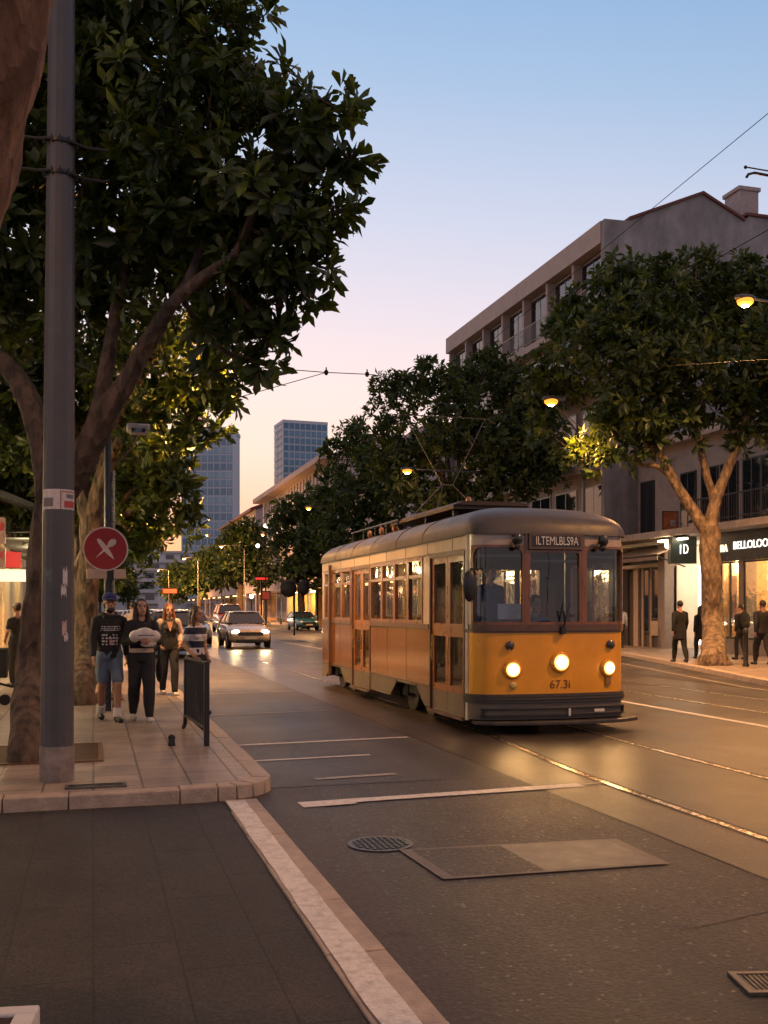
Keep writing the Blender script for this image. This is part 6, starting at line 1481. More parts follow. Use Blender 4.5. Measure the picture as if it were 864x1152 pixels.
# ================================================================== CARS
tyre_m = mat('tyre', (.012, .012, .012), .8); rim_m = mat('rim', (.30, .29, .28), .35, metal=.8)
car_glass = mat('car_glass', (.012, .018, .022), .05, var=.05, spec=1., coat=.5, rvar=.02)
def car(name, label, loc, rz, paint, group=None, lights=True, tall=1.47, length=4.3, width=1.78, van=False, cat='car'):
    t = thing(name, label, cat, loc, rz, group); s = length / 4.3; W = width / 1.78; H = tall / 1.47
    secs = [(-2.15, .60, .42, .58), (-2.12, .72, .30, .68), (-1.98, .82, .22, .75), (-1.6, .87, .2, .85), (-1.05, .885, .2, .95), (-.7, .89, .2, 1.0), (0, .89, .2, 1.01), (1.1, .89, .2, 1.03), (1.75, .865, .22, 1.04), (2.05, .80, .28, 1.0), (2.14, .70, .36, .85)]
    m = MB(); rings = []
    for y, hw, zb, zt in secs:
        zt *= H; hw *= W
        rings.append([(-hw * .86, y * s, zb), (-hw, y * s, zb + .12), (-hw * 1.01, y * s, (zb + zt) / 2), (-hw * .985, y * s, zt - .10), (-hw * .90, y * s, zt - .02), (0, y * s, zt + .02), (hw * .90, y * s, zt - .02), (hw * .985, y * s, zt - .10), (hw * 1.01, y * s, (zb + zt) / 2), (hw, y * s, zb + .12), (hw * .86, y * s, zb)])
    n = 11; vs = [p for r_ in rings for p in r_]; fs = []
    for i in range(len(rings) - 1):
        for j in range(n): fs.append((i * n + j, i * n + (j + 1) % n, (i + 1) * n + (j + 1) % n, (i + 1) * n + j))
    fs += [tuple(range(n)), tuple(reversed(range((len(rings) - 1) * n, len(rings) * n)))]
    m.add(vs, fs); m.build('body', paint, t, smooth=50, sub=1)
    zb = 1.0 * H; zr = tall; yf0, yf1, yr1, yr0 = -.86 * s, -.12 * s, 1.25 * s, (1.95 if not van else 2.02) * s
    if van: yf1 = -.35 * s; yr1 = 1.85 * s
    hb, hr = .80 * W, .62 * W
    cn = {(-1, 'f0'): (-hb, yf0, zb), (1, 'f0'): (hb, yf0, zb), (-1, 'f1'): (-hr, yf1, zr - .04), (1, 'f1'): (hr, yf1, zr - .04), (-1, 'r1'): (-hr, yr1, zr - .04), (1, 'r1'): (hr, yr1, zr - .04), (-1, 'r0'): (-hb, yr0, zb), (1, 'r0'): (hb, yr0, zb)}
    def lerp(a, b, q): return tuple(x + (y - x) * q for x, y in zip(a, b))
    m = MB(); m.quad(cn[(-1, 'f0')], cn[(1, 'f0')], cn[(1, 'f1')], cn[(-1, 'f1')]); m.build('windscreen', car_glass, t, smooth=0)
    m = MB(); m.quad(cn[(1, 'r0')], cn[(-1, 'r0')], cn[(-1, 'r1')], cn[(1, 'r1')]); m.build('rear_window', car_glass, t, smooth=0)
    for q in (-1, 1): m = MB(); m.quad(cn[(q, 'f0')], cn[(q, 'r0')], cn[(q, 'r1')], cn[(q, 'f1')]); m.build('side_window', car_glass, t, smooth=0)
    for q in (-1, 1):
        m = MB()
        m.tube([cn[(q, 'f0')], lerp(cn[(q, 'f0')], cn[(q, 'f1')], .5), cn[(q, 'f1')], lerp(cn[(q, 'f1')], cn[(q, 'r1')], .5), cn[(q, 'r1')], cn[(q, 'r0')]], .035, 6)
        m.tube([lerp(cn[(q, 'f0')], cn[(q, 'r0')], .46), lerp(cn[(q, 'f1')], cn[(q, 'r1')], .42)], .035, 6)
        m.build('pillar', paint, t)
    m = MB(); K = 8; vs = []
    for i in range(K + 1):
        y = yf1 - .05 + (yr1 - yf1 + .12) * i / K; zz_ = zr - .05 + .05 * math.sin(math.pi * (i + .6) / (K + 1.2))
        for x, dz in ((-hr - .02, -.02), (-hr * .6, .022), (0, .03), (hr * .6, .022), (hr + .02, -.02)): vs.append((x, y, zz_ + dz))
    m.add(vs, [(i * 5 + j, i * 5 + j + 1, i * 5 + j + 6, i * 5 + j + 5) for i in range(K) for j in range(4)]); m.build('roof', paint, t, smooth=60)
    for x in (-1, 1):
        for y in (-1.32, 1.30):
            m = MB(); m.lathe([(.27, -.10), (.315, -.085), (.325, 0), (.315, .085), (.24, .10)], n=22, axis='x'); w_ = m.build('wheel', tyre_m, t, loc=(x * .80 * W, y * s, .325))
            m = MB(); m.lathe([(.23, -.02), (.235, .02), (.10, .035), (.06, .03), (.001, .03)], n=18, axis='x')
            if x < 0: m.v = [(-a, b_, c_) for a, b_, c_ in m.v]
            m.build('rim', rim_m, w_, loc=(x * .085, 0, 0))
            m = MB(); m.lathe([(.37, -.02), (.37, .012), (.33, .014)], n=22, axis='x'); 
            if x < 0: m.v = [(-a, b_, c_) for a, b_, c_ in m.v]
            m.build('wheel_arch', black_paint, t, loc=(x * .885 * W, y * s, .34))
        hd = MB(); hd.ell((0, 0, 0), (.17, .10, .085)); h = hd.build('headlight', emit('car_headlight', (1, .84, .55), 26) if lights else mat('lamp_off', (.45, .46, .48), .15, coat=.5), t, loc=(x * .60 * W, -2.03 * s, .66 * H))
        if lights == 2: lamp('headlight_beam', 'SPOT', (0, -.15, 0), 60, (1, .66, .30), h, rot=(R(-80), 0, 0), size=.08, spot_size=R(110), spot_blend=1)
        m = MB(); m.bb(-.08, .08, -.04, .03, -.10, .10); m.build('tail_light', mat('tail_red', (.30, .015, .01), .3), t, loc=(x * .72 * W, 2.11 * s, .82 * H), bevel=.02)
        m = MB(); m.ell((x * .98 * W, -.72 * s, 1.03 * H), (.10, .06, .07)); m.build('mirror', paint, t)
    m = MB(); m.bb(-.52, .52, -.04, .04, -.07, .08); m.build('grille', black_paint, t, loc=(0, -2.13 * s, .58 * H), bevel=.02)
    m = MB(); m.bb(-.60, .60, -.04, .04, -.06, .05); m.build('air_intake', black_paint, t, loc=(0, -2.12 * s, .34), bevel=.02)
    m = MB(); m.bb(-.26, .26, -.008, .008, -.055, .055); m.build('number_plate', mat('plate', (.42, .38, .30), .5), t, loc=(0, -2.19 * s, .45))
    return t
gold = mat('paint_gold', (.48, .38, .27), .25, metal=.25, coat=.6, var=.04); white_c = mat('paint_white', (.52, .53, .55), .25, coat=.6, var=.03)
teal = mat('paint_teal', (.03, .13, .19), .25, metal=.3, coat=.7, var=.04); silver = mat('paint_silver', (.32, .34, .37), .25, metal=.6, coat=.5, var=.04)
navy = mat('paint_navy', (.03, .05, .10), .25, coat=.6, var=.04); redc = mat('paint_red', (.45, .06, .03), .3, coat=.5, var=.04); blackc = mat('paint_black', (.02, .02, .022), .25, coat=.6)
car('car', 'beige gold car with headlights on, driving towards us on the tram track', (6.35, 44.9, .01), 0, gold, lights=2, width=1.82, tall=1.56)
car('car', 'dark teal blue hatchback parked at the far kerb left of the tram', (15.9, 79.5, .01), R(3), teal, lights=0)
GQ = 'cars queuing along the left kerb'
car('car', 'navy car with bluish windscreen, foremost of the kerb queue, behind the striped top', (2.75, 37.5, .01), 0, navy, GQ, 0, tall=1.62)
car('car', 'silver car in the outer lane just left of the gold car', (4.4, 49.5, .01), 0, silver, GQ, 0, tall=1.6)
for k, (x, y, pnt, lab) in enumerate(((2.7, 44.5, teal, 'teal blue car third in the queue near the kerb'), (4.5, 57.5, white_c, 'white car in the queue, one lane out from the kerb'), (2.7, 52, white_c, 'white car in the queue behind the teal car'),
    (4.6, 64, navy, 'navy car far back in the outer lane of the queue'), (2.7, 60, silver, 'silver car far back at the left kerb'), (2.8, 68, teal, 'blue green car farther back at the left kerb'), (4.8, 75, silver, 'grey car far back in the outer lane'), (2.8, 78, white_c, 'white car near the far end of the kerb queue'), (4.8, 92, navy, 'dark car at the far end of the outer lane'))):
    car('car', lab, (x, y, .01), 0, pnt, GQ, 1 if k in (1, 3, 5, 8) else 0, tall=1.5 + .06 * (k % 3))
car('van', 'red orange van with lit roof behind the gold car', (9.4, 74, .01), 0, redc, None, 1, tall=2.0, length=5, width=1.95, van=True, cat='van')
car('car', 'yellow orange taxi with glaring headlights just left of the red van', (6.6, 82, .01), 0, mat('paint_amber', (.55, .28, .04), .3, coat=.5), None, 1)
car('car', 'black car with lit headlights far down the street behind the taxi', (6.4, 100, .01), 0, blackc, None, 1)
for x, y, pnt, lab in ((2.8, 96, navy, 'tiny dark car with lit headlights in the far kerb queue'), (4.8, 108, silver, 'tiny silver car with lit headlights in the far outer queue'), (2.9, 118, white_c, 'tiny white car with lit headlights in the farthest kerb queue'), (4.8, 130, redc, 'tiny red car with lit headlights in the farthest outer queue'), (9.6, 112, silver, 'tiny silver car with lit headlights in the far right lane'), (9.4, 140, gold, 'tiny beige car with lit headlights farthest in the right lane'), (6.6, 125, white_c, 'tiny pale car with lit headlights far along the track')):
    car('car', lab, (x, y, .01), 0, pnt, 'far cars down the street', 1)
# ================================================================== PEOPLE
DG = bpy.context.evaluated_depsgraph_get
skin_m = mat('skin', (.42, .22, .15), .5, var=.08, scale=12); skin_d = mat('skin_tan', (.26, .13, .085), .5, var=.08, scale=12)
def fused(mb, name, m, parent, voxel=.012, smooth_it=3, fold=0., fseed=0., fscale=6., jitter=0.):
    o = mb.build(name, m, None, smooth=0, fix=True)
    r_ = o.modifiers.new('r', 'REMESH'); r_.mode = 'VOXEL'; r_.voxel_size = voxel; r_.use_smooth_shade = True
    if smooth_it: s_ = o.modifiers.new('s', 'SMOOTH'); s_.factor = .5; s_.iterations = smooth_it
    dg = DG(); ev = o.evaluated_get(dg); me = bpy.data.meshes.new_from_object(ev, depsgraph=dg)
    o.modifiers.clear(); old = o.data; o.data = me; bpy.data.meshes.remove(old)
    if fold and len(me.vertices):
        nv = len(me.vertices); co = np.empty(nv * 3, np.float32); me.vertices.foreach_get('co', co); co = co.reshape(-1, 3)
        nn = np.empty(nv * 3, np.float32); me.vertex_normals.foreach_get('vector', nn); nn = nn.reshape(-1, 3)
        d = np.array([mnoise.noise((x * fscale + fseed, y * fscale, z * fscale * .7 + math.sin(x * 9) * .4)) for x, y, z in co], np.float32)
        d2 = np.array([mnoise.noise((x * fscale * 2.7 + fseed, y * fscale * 2.7, z * fscale * 1.3)) for x, y, z in co], np.float32)
        co += nn * ((d + .5 * d2) * fold)[:, None]; me.vertices.foreach_set('co', co.ravel())
    me.polygons.foreach_set('use_smooth', [True] * len(me.polygons)); me.update()
    if not me.materials: me.materials.append(m)
    o.parent = parent
    return o
def cloth(name, c, rough=.85, var=.2): return mat(name, c, rough, var=var, scale=9, bump=.15, bscale=120)

def person(label, loc, rz, h=1.72, top=None, bottom=None, shoes=None, hair=None, skin=None, stride=.18, arms=None, build=1., female=False, shorts=False, sleeves=1, haircut='short', skirt=0, coat=0., lean=0., head_turn=0., head_tilt=0., voxel=.009, seated=False, bare=False, group=None, open_jacket=None, fingers=True):
    t = thing('person', label, 'person', loc, rz, group); k = h / 1.75; S = lambda x, y, z: Vector((x * k, y * k, z * k))
    sk = skin or skin_m
    # facing -Y
    sh = (.185 if not female else .160) * build; hip = .085 if not female else .09
    HIP = .93; FA = stride
    if seated:
        joints = {q: (S(q * hip, 0, .50), S(q * .12, -.42, .52), S(q * .12, -.40, .08)) for q in (-1, 1)}; base = .50 - HIP
    else:
        base = 0; joints = {}
        for q in (-1, 1):
            f = q * FA
            kn = S(q * hip * 1.0, -f * .62 - .03 - (.03 if f < 0 else 0), .50); an = S(q * hip * .92, -f - (0 if f > 0 else -.04), .085 + (0 if f >= -.001 else abs(f) * .12))
            joints[q] = (S(q * hip, 0, HIP - .02), kn, an)
    zof = lambda z: z + base
    L_ = lambda y, z: y + lean * (z - HIP)
    def torso(m, g=0., z0=.90, z1=1.40):
        prof = [(.88, .150, .105), (.98, .150 if not female else .152, .105), (1.10, .138 if not female else .122, .098), (1.22, .150 if not female else .136, .108), (1.32, .165 if not female else .145, .112), (1.40, .150 if not female else .130, .095)]
        for (za, ra, da), (zb, rb, db) in zip(prof, prof[1:]):
            for i in range(4):
                q = i / 4; z = za + (zb - za) * q
                if z < z0 - .02 or z > z1 + .02: continue
                m.ell(S(0, L_(0, z), zof(z)), ((ra + (rb - ra) * q) * build * k + g, (da + (db - da) * q) * build * k + g, .055 * k + g * .5), 16, 8)
        if female and z1 > 1.3:
            for q in (-1, 1): m.ell(S(q * .065, L_(-.085, 1.27), zof(1.27)), (.062 * k + g * .5, .05 * k + g * .5, .06 * k), 12, 8)
    arms = arms or {}
    AR = {}
    for q in (-1, 1):
        a = arms.get(q)
        if a == 'front': el, wr = S(q * (sh + .06), -.05, zof(1.14)), S(q * .06, -.30, zof(1.16))
        elif a == 'phone': el, wr = S(q * (sh + .04), -.06, zof(1.14)), S(q * .10, -.26, zof(1.34))
        elif a == 'wheel': el, wr = S(q * (sh + .08), -.22, zof(1.20)), S(q * .20, -.46, zof(1.22))
        elif a == 'bag': el, wr = S(q * (sh + .08), .05, zof(1.14)), S(q * (sh + .03), -.12, zof(.98))
        else:
            sw = -q * FA * .55 * (1 if a != 'still' else 0); el, wr = S(q * (sh + .035), -sw * .5 + .02, zof(1.13)), S(q * (sh + .05), -sw - .05, zof(.90))
        AR[q] = (S(q * (sh - .012), L_(.0, 1.40), zof(1.372)), el, wr)
    neck = S(0, L_(.015, 1.45), zof(1.46)); hc = S(0, L_(-.015, 1.6), zof(1.615))
    RH = Matrix.Rotation(head_turn, 3, 'Z') @ Matrix.Rotation(head_tilt, 3, 'X')
    def HP(x, y, z): return hc + RH @ (Vector((x, y, z)) * k)
    # ---- body, one continuous surface
    m = MB(); torso(m)
    m.capsule(S(0, L_(.01, 1.40), zof(1.40)), S(0, L_(0, 1.52), zof(1.53)), .062 * k, .055 * k)
    m.ell(HP(0, .005, .03), (.076 * k, .094 * k, .100 * k), 18, 12); m.ell(HP(0, -.022, -.045), (.060 * k, .070 * k, .075 * k), 16, 10); m.ell(HP(0, -.045, -.092), (.034 * k, .034 * k, .026 * k), 10, 8)
    m.capsule(HP(0, -.088, .022), HP(0, -.112, -.022), .010 * k, .015 * k, 8)                                  # nose
    m.capsule(HP(-.022, -.087, -.058), HP(.022, -.087, -.058), .009 * k, .009 * k, 8)                       # mouth
    for q in (-1, 1):
        m.ell(HP(q * .078, .012, -.008), (.012 * k, .022 * k, .032 * k), 10, 8); m.capsule(HP(q * .018, -.088, .032), HP(q * .05, -.076, .030), .010 * k, .008 * k, 8)
        a, e, w_ = AR[q]
        m.capsule(S(q * .05, L_(0, 1.43), zof(1.435)), a, .042 * k, .056 * k); m.capsule(a, e, .052 * k * build, .040 * k * build); m.capsule(e, w_, .040 * k * build, .026 * k)
        d = (w_ - e).normalized(); pl = w_ + d * .055 * k; side_ = d.cross(Vector((0, 1, 0) if abs(d.y) < .8 else (0, 0, 1))).normalized(); up_ = side_.cross(d)
        m.capsule(w_, w_ + d * .03 * k, .024 * k, .027 * k); 
        for o_ in (-.018, -.006, .006, .018): m.capsule(w_ + d * .02 * k + up_ * o_ * k, w_ + d * .085 * k + up_ * o_ * 1.15 * k, .016 * k, .0125 * k, 8)
        for o_, ln_ in ((-.027, .058), (-.009, .074), (.009, .080), (.027, .070)):
            b0 = w_ + d * .085 * k + up_ * o_ * k; b1 = b0 + d * ln_ * .5 * k + side_ * -q * .010 * k; b2 = b1 + d * ln_ * .42 * k + side_ * -q * .028 * k
            m.capsule(b0, b1, .0095 * k, .0088 * k, 8); m.capsule(b1, b2, .0088 * k, .0075 * k, 8)
        th0 = w_ + d * .025 * k - up_ * .024 * k; th1 = th0 + d * .035 * k - up_ * .030 * k; m.capsule(th0, th1, .0125 * k, .0105 * k, 8); m.capsule(th1, th1 + d * .032 * k - up_ * .006 * k, .0105 * k, .0085 * k, 8)
        hj, kn, an = joints[q]
        m.capsule(hj, kn, .080 * k * build, .054 * k * build); 
        cf = kn.lerp(an, .3) + S(0, .02, 0); m.capsule(kn, cf, .052 * k * build, .054 * k * build); m.capsule(cf, an, .052 * k * build, .034 * k)
        m.capsule(an + S(0, .02, -.045), an + S(q * .01, -.13, -.055), .032 * k, .026 * k)
    body = fused(m, 'person_body', sk, t, voxel, 2); body.name = 'body'
    # eyes, brows
    for q in (-1, 1):
        m = MB(); m.ell(HP(q * .032, -.084, .012), (.013 * k, .008 * k, .007 * k), 10, 6); m.build('eye', mat('eye_dark', (.03, .02, .018), .3), t)
        m = MB(); m.capsule(HP(q * .016, -.096, .036), HP(q * .05, -.085, .036), .004 * k, .003 * k, 6); m.build('eyebrow', mat('brow', (.03, .018, .012), .8), t)
    m = MB(); m.capsule(HP(-.020, -.095, -.058), HP(.020, -.095, -.058), .006 * k, .006 * k, 6); m.build('lips', mat('lips', (.35, .11, .09), .5), t)
    fs = abs(hash(label)) % 97 if False else sum(map(ord, label)) % 97
    # ---- top
    if top is not None:
        m = MB(); zl = .93 if not coat else .95
        torso(m, .016, .90 if not bare else 1.0, 1.40)
        if coat:
            for i in range(9):
                q = i / 8; z = .98 - coat * q; m.ell(S(0, L_(0, z), zof(z)), ((.165 + .03 * q) * k * build, (.125 + .03 * q) * k * build, .07 * k), 18, 8)
        for q in (-1, 1):
            a, e, w_ = AR[q]
            m.capsule(S(q * .05, L_(0, 1.43), zof(1.430)), a, .050 * k, .068 * k)
            if sleeves >= .5: m.capsule(a, a.lerp(e, min(1, sleeves * 1.0) if sleeves < 1 else 1), .068 * k * build, .056 * k * build)
            if sleeves >= 1: m.capsule(e, e.lerp(w_, .93), .056 * k * build, .044 * k)
        fused(m, 'top', top, t, max(voxel, .011), 3, .010, fs)
    # ---- bottom
    if bottom is not None:
        m = MB()
        if skirt:
            for i in range(16):
                q = i / 15; z = 1.0 - skirt * q; m.ell(S(0, .01, zof(z)), ((.15 + .10 * q) * k, (.115 + .12 * q) * k, .05 * k), 18, 8)
        else:
            torso(m, .013, .86, 1.02)
            for q in (-1, 1):
                hj, kn, an = joints[q]; m.ell(hj + S(0, 0, -.02), (.10 * k * build, .115 * k, .11 * k))
                if shorts: m.capsule(hj, hj.lerp(kn, .80), .098 * k * build, .088 * k)
                else:
                    fl = .060 if female else .056
                    m.capsule(hj, kn, .100 * k * build, .080 * k * build); m.capsule(kn, an.lerp(kn, .5) + S(0, .012, 0), .080 * k * build, .074 * k * build); m.capsule(an.lerp(kn, .5) + S(0, .012, 0), an + S(0, .01, .02), .074 * k * build, fl * k)
        fused(m, 'skirt' if skirt else 'shorts' if shorts else 'trousers', bottom, t, max(voxel, .011), 3, .009, fs + 5)
    if shorts:
        for q in (-1, 1):
            an = joints[q][2]; m = MB(); m.cyl(an + S(0, .01, -.01), an.lerp(joints[q][1], .26), .056 * k, .060 * k, 12); m.build('sock', mat('sock_white', (.55, .52, .5), .8), t)
    for q in (-1, 1):
        an = joints[q][2]; m = MB()
        m.ell(an + S(0, .02, -.035), (.045 * k, .06 * k, .05 * k)); m.ell(an + S(q * .008, -.09, -.048), (.050 * k, .105 * k, .036 * k)); m.capsule(an + S(0, .04, -.065), an + S(q * .01, -.15, -.065), .036 * k, .034 * k, 10)
        zmin = min(v[2] for v in m.v); 
        lift = 0.0
        fused(m, 'shoe', shoes or black_paint, t, max(voxel, .008), 2)
    # ---- hair
    if haircut != 'none':
        m = MB(); m.ell(HP(0, .022, .050), (.088 * k, .098 * k, .098 * k), 18, 12)
        if haircut in ('long', 'mid'):
            e = .34 if haircut == 'long' else .2
            for q in (-1, 1):
                m.capsule(HP(q * .072, .0, .05), HP(q * .09, .01, -.10), .030 * k, .036 * k); m.capsule(HP(q * .09, .01, -.10), HP(q * .10, .0, -.10 - e * .7), .038 * k, .028 * k)
            m.capsule(HP(0, .07, .02), HP(0, .09, -e), .075 * k, .06 * k); m.capsule(HP(.04, .07, 0), HP(.06, .08, -e * .9), .05 * k, .04 * k); m.capsule(HP(-.04, .07, 0), HP(-.06, .08, -e * .9), .05 * k, .04 * k)
        if haircut == 'bun': m.ell(HP(0, .10, .10), (.045 * k, .045 * k, .045 * k))
        if haircut == 'beard':
            m.ell(HP(0, -.05, -.085), (.058 * k, .055 * k, .05 * k)); 
        fused(m, 'hair', hair or mat('hair_dark', (.018, .012, .010), .55, var=.3, scale=40), t, max(voxel, .009), 2, .008, fs + 9, 22)
    t['k'] = k
    return t, dict(S=S, HP=HP, AR=AR, zof=zof, joints=joints, k=k, body=body)

blk = cloth('black_cloth', (.010, .010, .011)); blk2 = cloth('black_denim', (.013, .013, .016)); blue_sh = cloth('blue_shorts', (.10, .14, .20)); whitec = cloth('white_cloth', (.50, .46, .43)); greyc = cloth('grey_cloth', (.12, .11, .11)); brownhair = mat('hair_brown', (.055, .024, .013), .5, var=.3, scale=40); pinkc = cloth('pale_pink_cloth', (.42, .32, .28))
GP = 'people walking on the left pavement'
# hooded man in shorts
p = on_ground(123, 811, SW)
t, J = person('man in black printed hoodie, blue cap and grey blue shorts walking towards us', p, R(10), 1.78, blk, blue_sh, black_paint, skin=skin_d, shorts=True, stride=.17, haircut='beard', group=GP, head_tilt=.05, build=1.03)
k = J['k']; HP = J['HP']
m = MB(); m.ell(HP(0, .012, .072), (.100 * k, .112 * k, .075 * k)); m.ell(HP(0, .06, .0), (.085 * k, .07 * k, .09 * k)); fused(m, 'cap', cloth('blue_cap', (.02, .03, .12)), t, .01, 2)
m = MB(); m.ell(HP(0, -.11, .055), (.075 * k, .07 * k, .012 * k)); m.build('cap_peak', cloth('blue_cap', (.02, .03, .12)), t)
m = MB(); m.tube([J['S'](.0, .10, 1.44), J['S'](.10, .05, 1.46), J['S'](.07, -.08, 1.42), J['S'](-.07, -.08, 1.42), J['S'](-.10, .05, 1.46), J['S'](0, .10, 1.44)], .035 * k, 8); m.build('hood', blk, t)
# print on the hoodie, laid onto the cloth
def lay(t, name, quads, m_, off=.004, depth=-1):
    topo = [c for c in kids(t) if c.name.startswith('top')][0]; bm = bmesh.new(); bm.from_mesh(topo.data); bv = BVHTree.FromBMesh(bm); mb = MB()
    for x0, x1, z0, z1 in quads:
        n = 4; g = []
        for i in range(n + 1):
            for j in range(n + 1):
                x = x0 + (x1 - x0) * i / n; z = z0 + (z1 - z0) * j / n; hit = bv.ray_cast(Vector((x, depth, z)), Vector((0, 1, 0)))[0]
                g.append((x, (hit.y if hit else -.1) - off, z))
        mb.add(g, [(i * (n + 1) + j, (i + 1) * (n + 1) + j, (i + 1) * (n + 1) + j + 1, i * (n + 1) + j + 1) for i in range(n) for j in range(n)])
    bm.free(); return mb.build(name, m_, t, smooth=60)
rq = random.Random(4); wq = mat('print_white', (.48, .46, .46), .8, var=.3, scale=60); pq = mat('print_pink', (.45, .22, .24), .8, var=.3, scale=60)
tx = []; 
for z in (1.315, 1.285):
    x = -.13
    while x < .13: w_ = rq.uniform(.008, .022); tx.append((x, x + w_, z - rq.uniform(.006, .011), z + rq.uniform(.004, .010))); x += w_ + rq.uniform(.004, .012)
tx.append((-.14, .12, 1.258, 1.266))
lay(t, 'print_lettering', tx, wq)
bx_ = []
for i in range(5):
    for j in range(4):
        if (i, j) in ((2, 0), (2, 1), (2, 3)): continue
        x = -.12 + i * .047; z = 1.06 + j * .042; bx_.append((x, x + rq.uniform(.022, .04), z, z + rq.uniform(.018, .034)))
lay(t, 'print_panel', bx_, wq); lay(t, 'print_panel', [(-.022, .02, 1.06, 1.13), (-.01, .012, 1.14, 1.16)], pq)

# woman carrying a white bundle
p = on_ground(159, 811, SW)
t, J = person('woman with long dark hair in black carrying a white bundle in her arms', p, R(8), 1.70, blk, blk2, whitec, hair=mat('hair_dark', (.018, .012, .010), .55), stride=.15, female=True, haircut='long', arms={-1: 'front', 1: 'front'}, group=GP, head_tilt=-.15, build=1.12)
S = J['S']; m = MB(); m.capsule(S(-.13, -.27, 1.22), S(.13, -.27, 1.22), .085, .085); m.ell(S(.0, -.27, 1.27), (.13, .08, .07)); m.ell(S(.05, -.25, 1.12), (.12, .07, .06))
b = fused(m, 'bundle', cloth('bundle_white', (.62, .55, .50)), None, .014, 3, .012, 3.3); b.parent = None
bt = thing('bundle', 'soft white wrapped bundle held in the arms of the long haired woman', 'bundle', p, R(8)); b.parent = bt; b.name = 'cloth'
m = MB(); m.tube([S(-.11, -.352, 1.235), S(0, -.358, 1.238), S(.11, -.352, 1.235)], .006, 6); m.build('seam', greyc, bt)
m = MB(); 
for i in range(13):
    a = 2 * math.pi * i / 12; m.v.append(tuple(S(.178 * math.sin(a), -.02 - .135 * math.cos(a), .985))); m.v.append(tuple(S(.178 * math.sin(a), -.02 - .135 * math.cos(a), 1.045)))
m.f = [(2 * i, 2 * i + 2, 2 * i + 3, 2 * i + 1) for i in range(12)]; m.mi = [0] * 12; m.build('shirt_hem', cloth('hem_cream', (.45, .36, .28)), t, smooth=60)
m = MB(); m.quad(S(-.035, -.112, 1.40), S(.035, -.112, 1.40), S(.012, -.150, 1.28), S(-.012, -.150, 1.28)); m.build('shirt_collar', whitec, t, smooth=0)
hb = thing('handbag', 'dark handbag hanging at the side of the woman with the bundle', 'bag', p, R(8))
m = MB(); m.ell(S(.26, .02, .72), (.05, .11, .17)); m.build('body', blk2, hb); m = MB(); m.tube([S(.26, -.05, .86), S(.25, .0, 1.1), S(.20, .02, 1.42), S(.25, .03, 1.1), S(.26, .08, .86)], .010, 6); m.build('strap', blk2, hb)

# woman in vest
p = on_ground(190, 782, SW)
t, J = person('woman with reddish tied hair in a low cut black vest and dark trousers', p, R(6), 1.66, blk, blk2, whitec, hair=mat('hair_red', (.14, .045, .02), .5, var=.3, scale=40), stride=.16, female=True, haircut='mid', arms={-1: 'bag', 1: 'bag'}, sleeves=.0, group=GP)
S = J['S']; m = MB(); m.add([S(-.06, -.108, 1.40), S(.06, -.108, 1.40), S(.0, -.152, 1.20), S(0, -.13, 1.40)], [(0, 2, 3), (3, 2, 1)]); m.build('neckline', skin_m, t, smooth=0)
for q in (-1, 1):
    a, e, w_ = J['AR'][q]; m = MB(); m.capsule(a + Vector((q * .01, 0, .02)), e, .072, .062); m.capsule(e, e.lerp(w_, .7), .062, .05); fused(m, 'jacket_sleeve', pinkc, t, .012, 2, .008, 2)

# girl in striped top behind the barrier
p = on_ground(219, 803, SW); p.x = 1.47
stripe = nodes_of('striped_cloth'); ms, ns, bs = stripe
tc_ = ns.nodes.new('ShaderNodeTexCoord'); sx_ = ns.nodes.new('ShaderNodeSeparateXYZ'); L(ns, tc_.outputs['Object'], sx_.inputs[0]); mo = ns.nodes.new('ShaderNodeMath'); mo.operation = 'MODULO'; mo.inputs[1].default_value = .20
of = ns.nodes.new('ShaderNodeMath'); of.operation = 'ADD'; of.inputs[1].default_value = .015; L(ns, sx_.outputs['Z'], of.inputs[0]); L(ns, of.outputs[0], mo.inputs[0]); gt = ns.nodes.new('ShaderNodeMath'); gt.operation = 'GREATER_THAN'; gt.inputs[1].default_value = .10; L(ns, mo.outputs[0], gt.inputs[0])
mxs = ns.nodes.new('ShaderNodeMix'); mxs.data_type = 'RGBA'; mxs.inputs['A'].default_value = (.02, .022, .05, 1); mxs.inputs['B'].default_value = (.60, .56, .55, 1); L(ns, gt.outputs[0], mxs.inputs['Factor']); L(ns, mxs.outputs['Result'], bs.inputs['Base Color']); bs.inputs['Roughness'].default_value = .85
person('woman with long brown hair in a navy and white striped top behind the black barrier', p, R(38), 1.60, ms, blk2, black_paint, hair=brownhair, stride=.06, female=True, haircut='long', sleeves=.62, arms={-1: 'bag', 1: 'still'}, group=GP, head_turn=.25)
# woman behind second trunk
p = on_ground(101, 770, SW)
person('woman in pale blouse and long black skirt half hidden by the second trunk', p, R(200), 1.66, pinkc, blk, black_paint, hair=brownhair, stride=.05, female=True, haircut='mid', skirt=.86, group=GP)
bg_ = thing('shoulder_bag', 'black bag carried by the woman in the long black skirt', 'bag', p, R(200)); m = MB(); m.ell((-.22, .05, .92), (.09, .15, .2)); m.build('body', blk2, bg_); m = MB(); m.tube([(-.2, -.05, 1.08), (-.14, 0, 1.4), (-.2, .12, 1.08)], .012, 6); m.build('strap', blk2, bg_)
# woman at the left edge
p = on_ground(19, 772, SW)
person('woman in a black top standing behind the nearest trunk at the left edge', p, R(215), 1.68, blk, blk2, black_paint, hair=brownhair, stride=.04, female=True, haircut='bun', sleeves=.62, arms={-1: 'bag', 1: 'bag'}, group=GP)
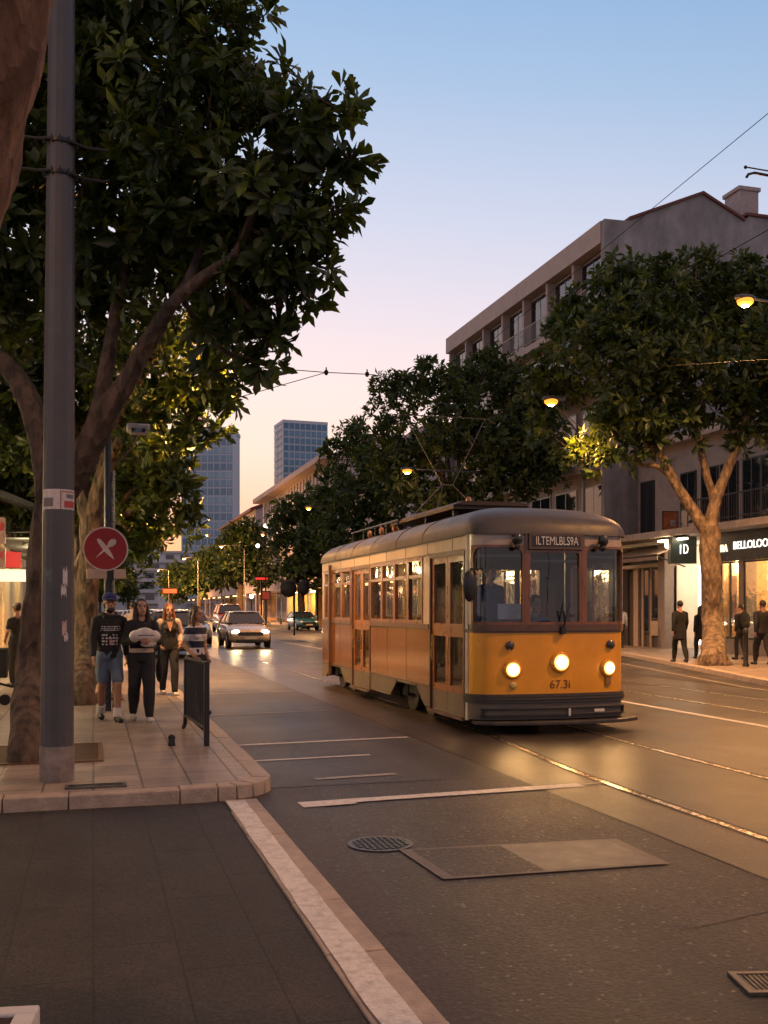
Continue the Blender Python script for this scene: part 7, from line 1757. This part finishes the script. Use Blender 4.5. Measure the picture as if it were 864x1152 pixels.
# stroller bag thing
q = at(-2, 758, 16.5); q.z = SW
t = thing('trolley_bag', 'bulky black trolley bag at the far left edge of the picture', 'bag', q)
m = MB(); m.bb(-.3, .14, -.2, .2, .45, .92); m.ell((-.1, 0, .72), (.27, .2, .25)); fused(m, 'bag', blk2, t, .02, 3, .01)
m = MB(); m.tube([(-.35, 0, .42), (.0, 0, .36), (.2, 0, .30), (.42, 0, .32)], .02, 6); m.tube([(-.2, 0, .4), (-.2, 0, .1)], .018, 6); m.build('frame', black_paint, t)
for x in (-.25, .1): m = MB(); m.lathe([(.08, -.02), (.09, 0), (.08, .02)], n=16, axis='y'); m.build('wheel', tyre_m, t, loc=(x, 0, .09))
# man in pale shirt walking away
p = on_ground(150, 757, SW)
person('man in a pale shirt farther back, walking away between the couple', p, R(180), 1.74, pinkc, greyc, black_paint, stride=.1, haircut='short', group=GP, voxel=.012)
# ---- right pavement
GR = 'people walking on the right pavement'
coatm = cloth('dark_coat', (.008, .008, .009))
p = on_ground(765, 745, SW)
person('man in a long dark coat walking away left of the pale trunk', p, R(172), 1.80, coatm, coatm, black_paint, stride=.22, haircut='short', coat=.30, group=GR, voxel=.012, build=1.02)
p = on_ground(788, 741, SW)
person('person in a dark coat half hidden behind the pale trunk', p, R(165), 1.66, coatm, coatm, black_paint, stride=.20, haircut='mid', coat=.30, head_turn=.5, female=True, group=GR, voxel=.012)
p = on_ground(833, 742, SW)
person('slim person with a dark rucksack standing beside the bollard', p, R(190), 1.70, coatm, coatm, black_paint, stride=.10, haircut='short', head_turn=.7, arms={-1: 'phone'}, group=GR, voxel=.012, build=.9)
rk_ = thing('rucksack', 'bulky black rucksack on the back of the slim person by the bollard', 'bag', p, R(190)); m = MB(); m.ell((0, .16, 1.22), (.2, .14, .27)); m.ell((0, .20, 1.08), (.17, .12, .16)); fused(m, 'bag', coatm, rk_, .018, 2, .01)
m = MB(); m.tube([(-.1, .08, 1.42), (-.12, -.12, 1.36), (-.12, -.08, 1.05)], .02, 6); m.tube([(.1, .08, 1.42), (.12, -.12, 1.36), (.12, -.08, 1.05)], .02, 6); m.build('strap', blk2, rk_)
p = on_ground(858, 748, SW)
person('broad man in a dark short jacket at the right edge', p, R(176), 1.80, coatm, blk2, black_paint, stride=.24, haircut='short', group=GR, voxel=.012, build=1.15, skin=skin_d)
p = on_ground(698, 729, SW)
person('pedestrian in white top and dark trousers seen just past the tram corner', p, R(150), 1.74, whitec, blk2, black_paint, stride=.2, haircut='short', group=GR, voxel=.014)
p = on_ground(839, 750, SW)
t = thing('bollard', 'slim black iron bollard on the right pavement edge', 'bollard', p)
m = MB(); m.lathe([(.085, 0), (.09, .05), (.07, .08), (.065, .9), (.075, .92)], n=16); m.build('post', black_paint, t); m = MB(); m.lathe([(.078, .92), (.082, .98), (.05, 1.04), (.001, 1.06)], n=16); m.build('cap', dark_metal, t)
# ---- inside the tram
cab = cloth('driver_blue', (.05, .075, .13)); 
def in_tram(label, x, y, z, rz, **kw):
    return person(label, (TX + x, TYF + y, z), rz, **kw)
in_tram('tram driver in dark blue seated at the controls behind the middle windscreen', .22, 1.28, .54, R(8), h=1.78, top=cab, bottom=blk2, seated=True, haircut='short', arms={-1: 'wheel', 1: 'wheel'}, voxel=.011, stride=0, lean=-.12)
in_tram('passenger in blue standing in the cab behind the left windscreen', -.42, 1.35, .60, R(20), h=1.72, top=cab, bottom=blk2, haircut='short', arms={-1: 'still', 1: 'still'}, voxel=.012, stride=0, build=1.15)
in_tram('pale dressed passenger seated by the first side window', -.72, 3.0, .52, R(0), h=1.68, top=whitec, bottom=blk2, seated=True, haircut='mid', voxel=.013, stride=0)
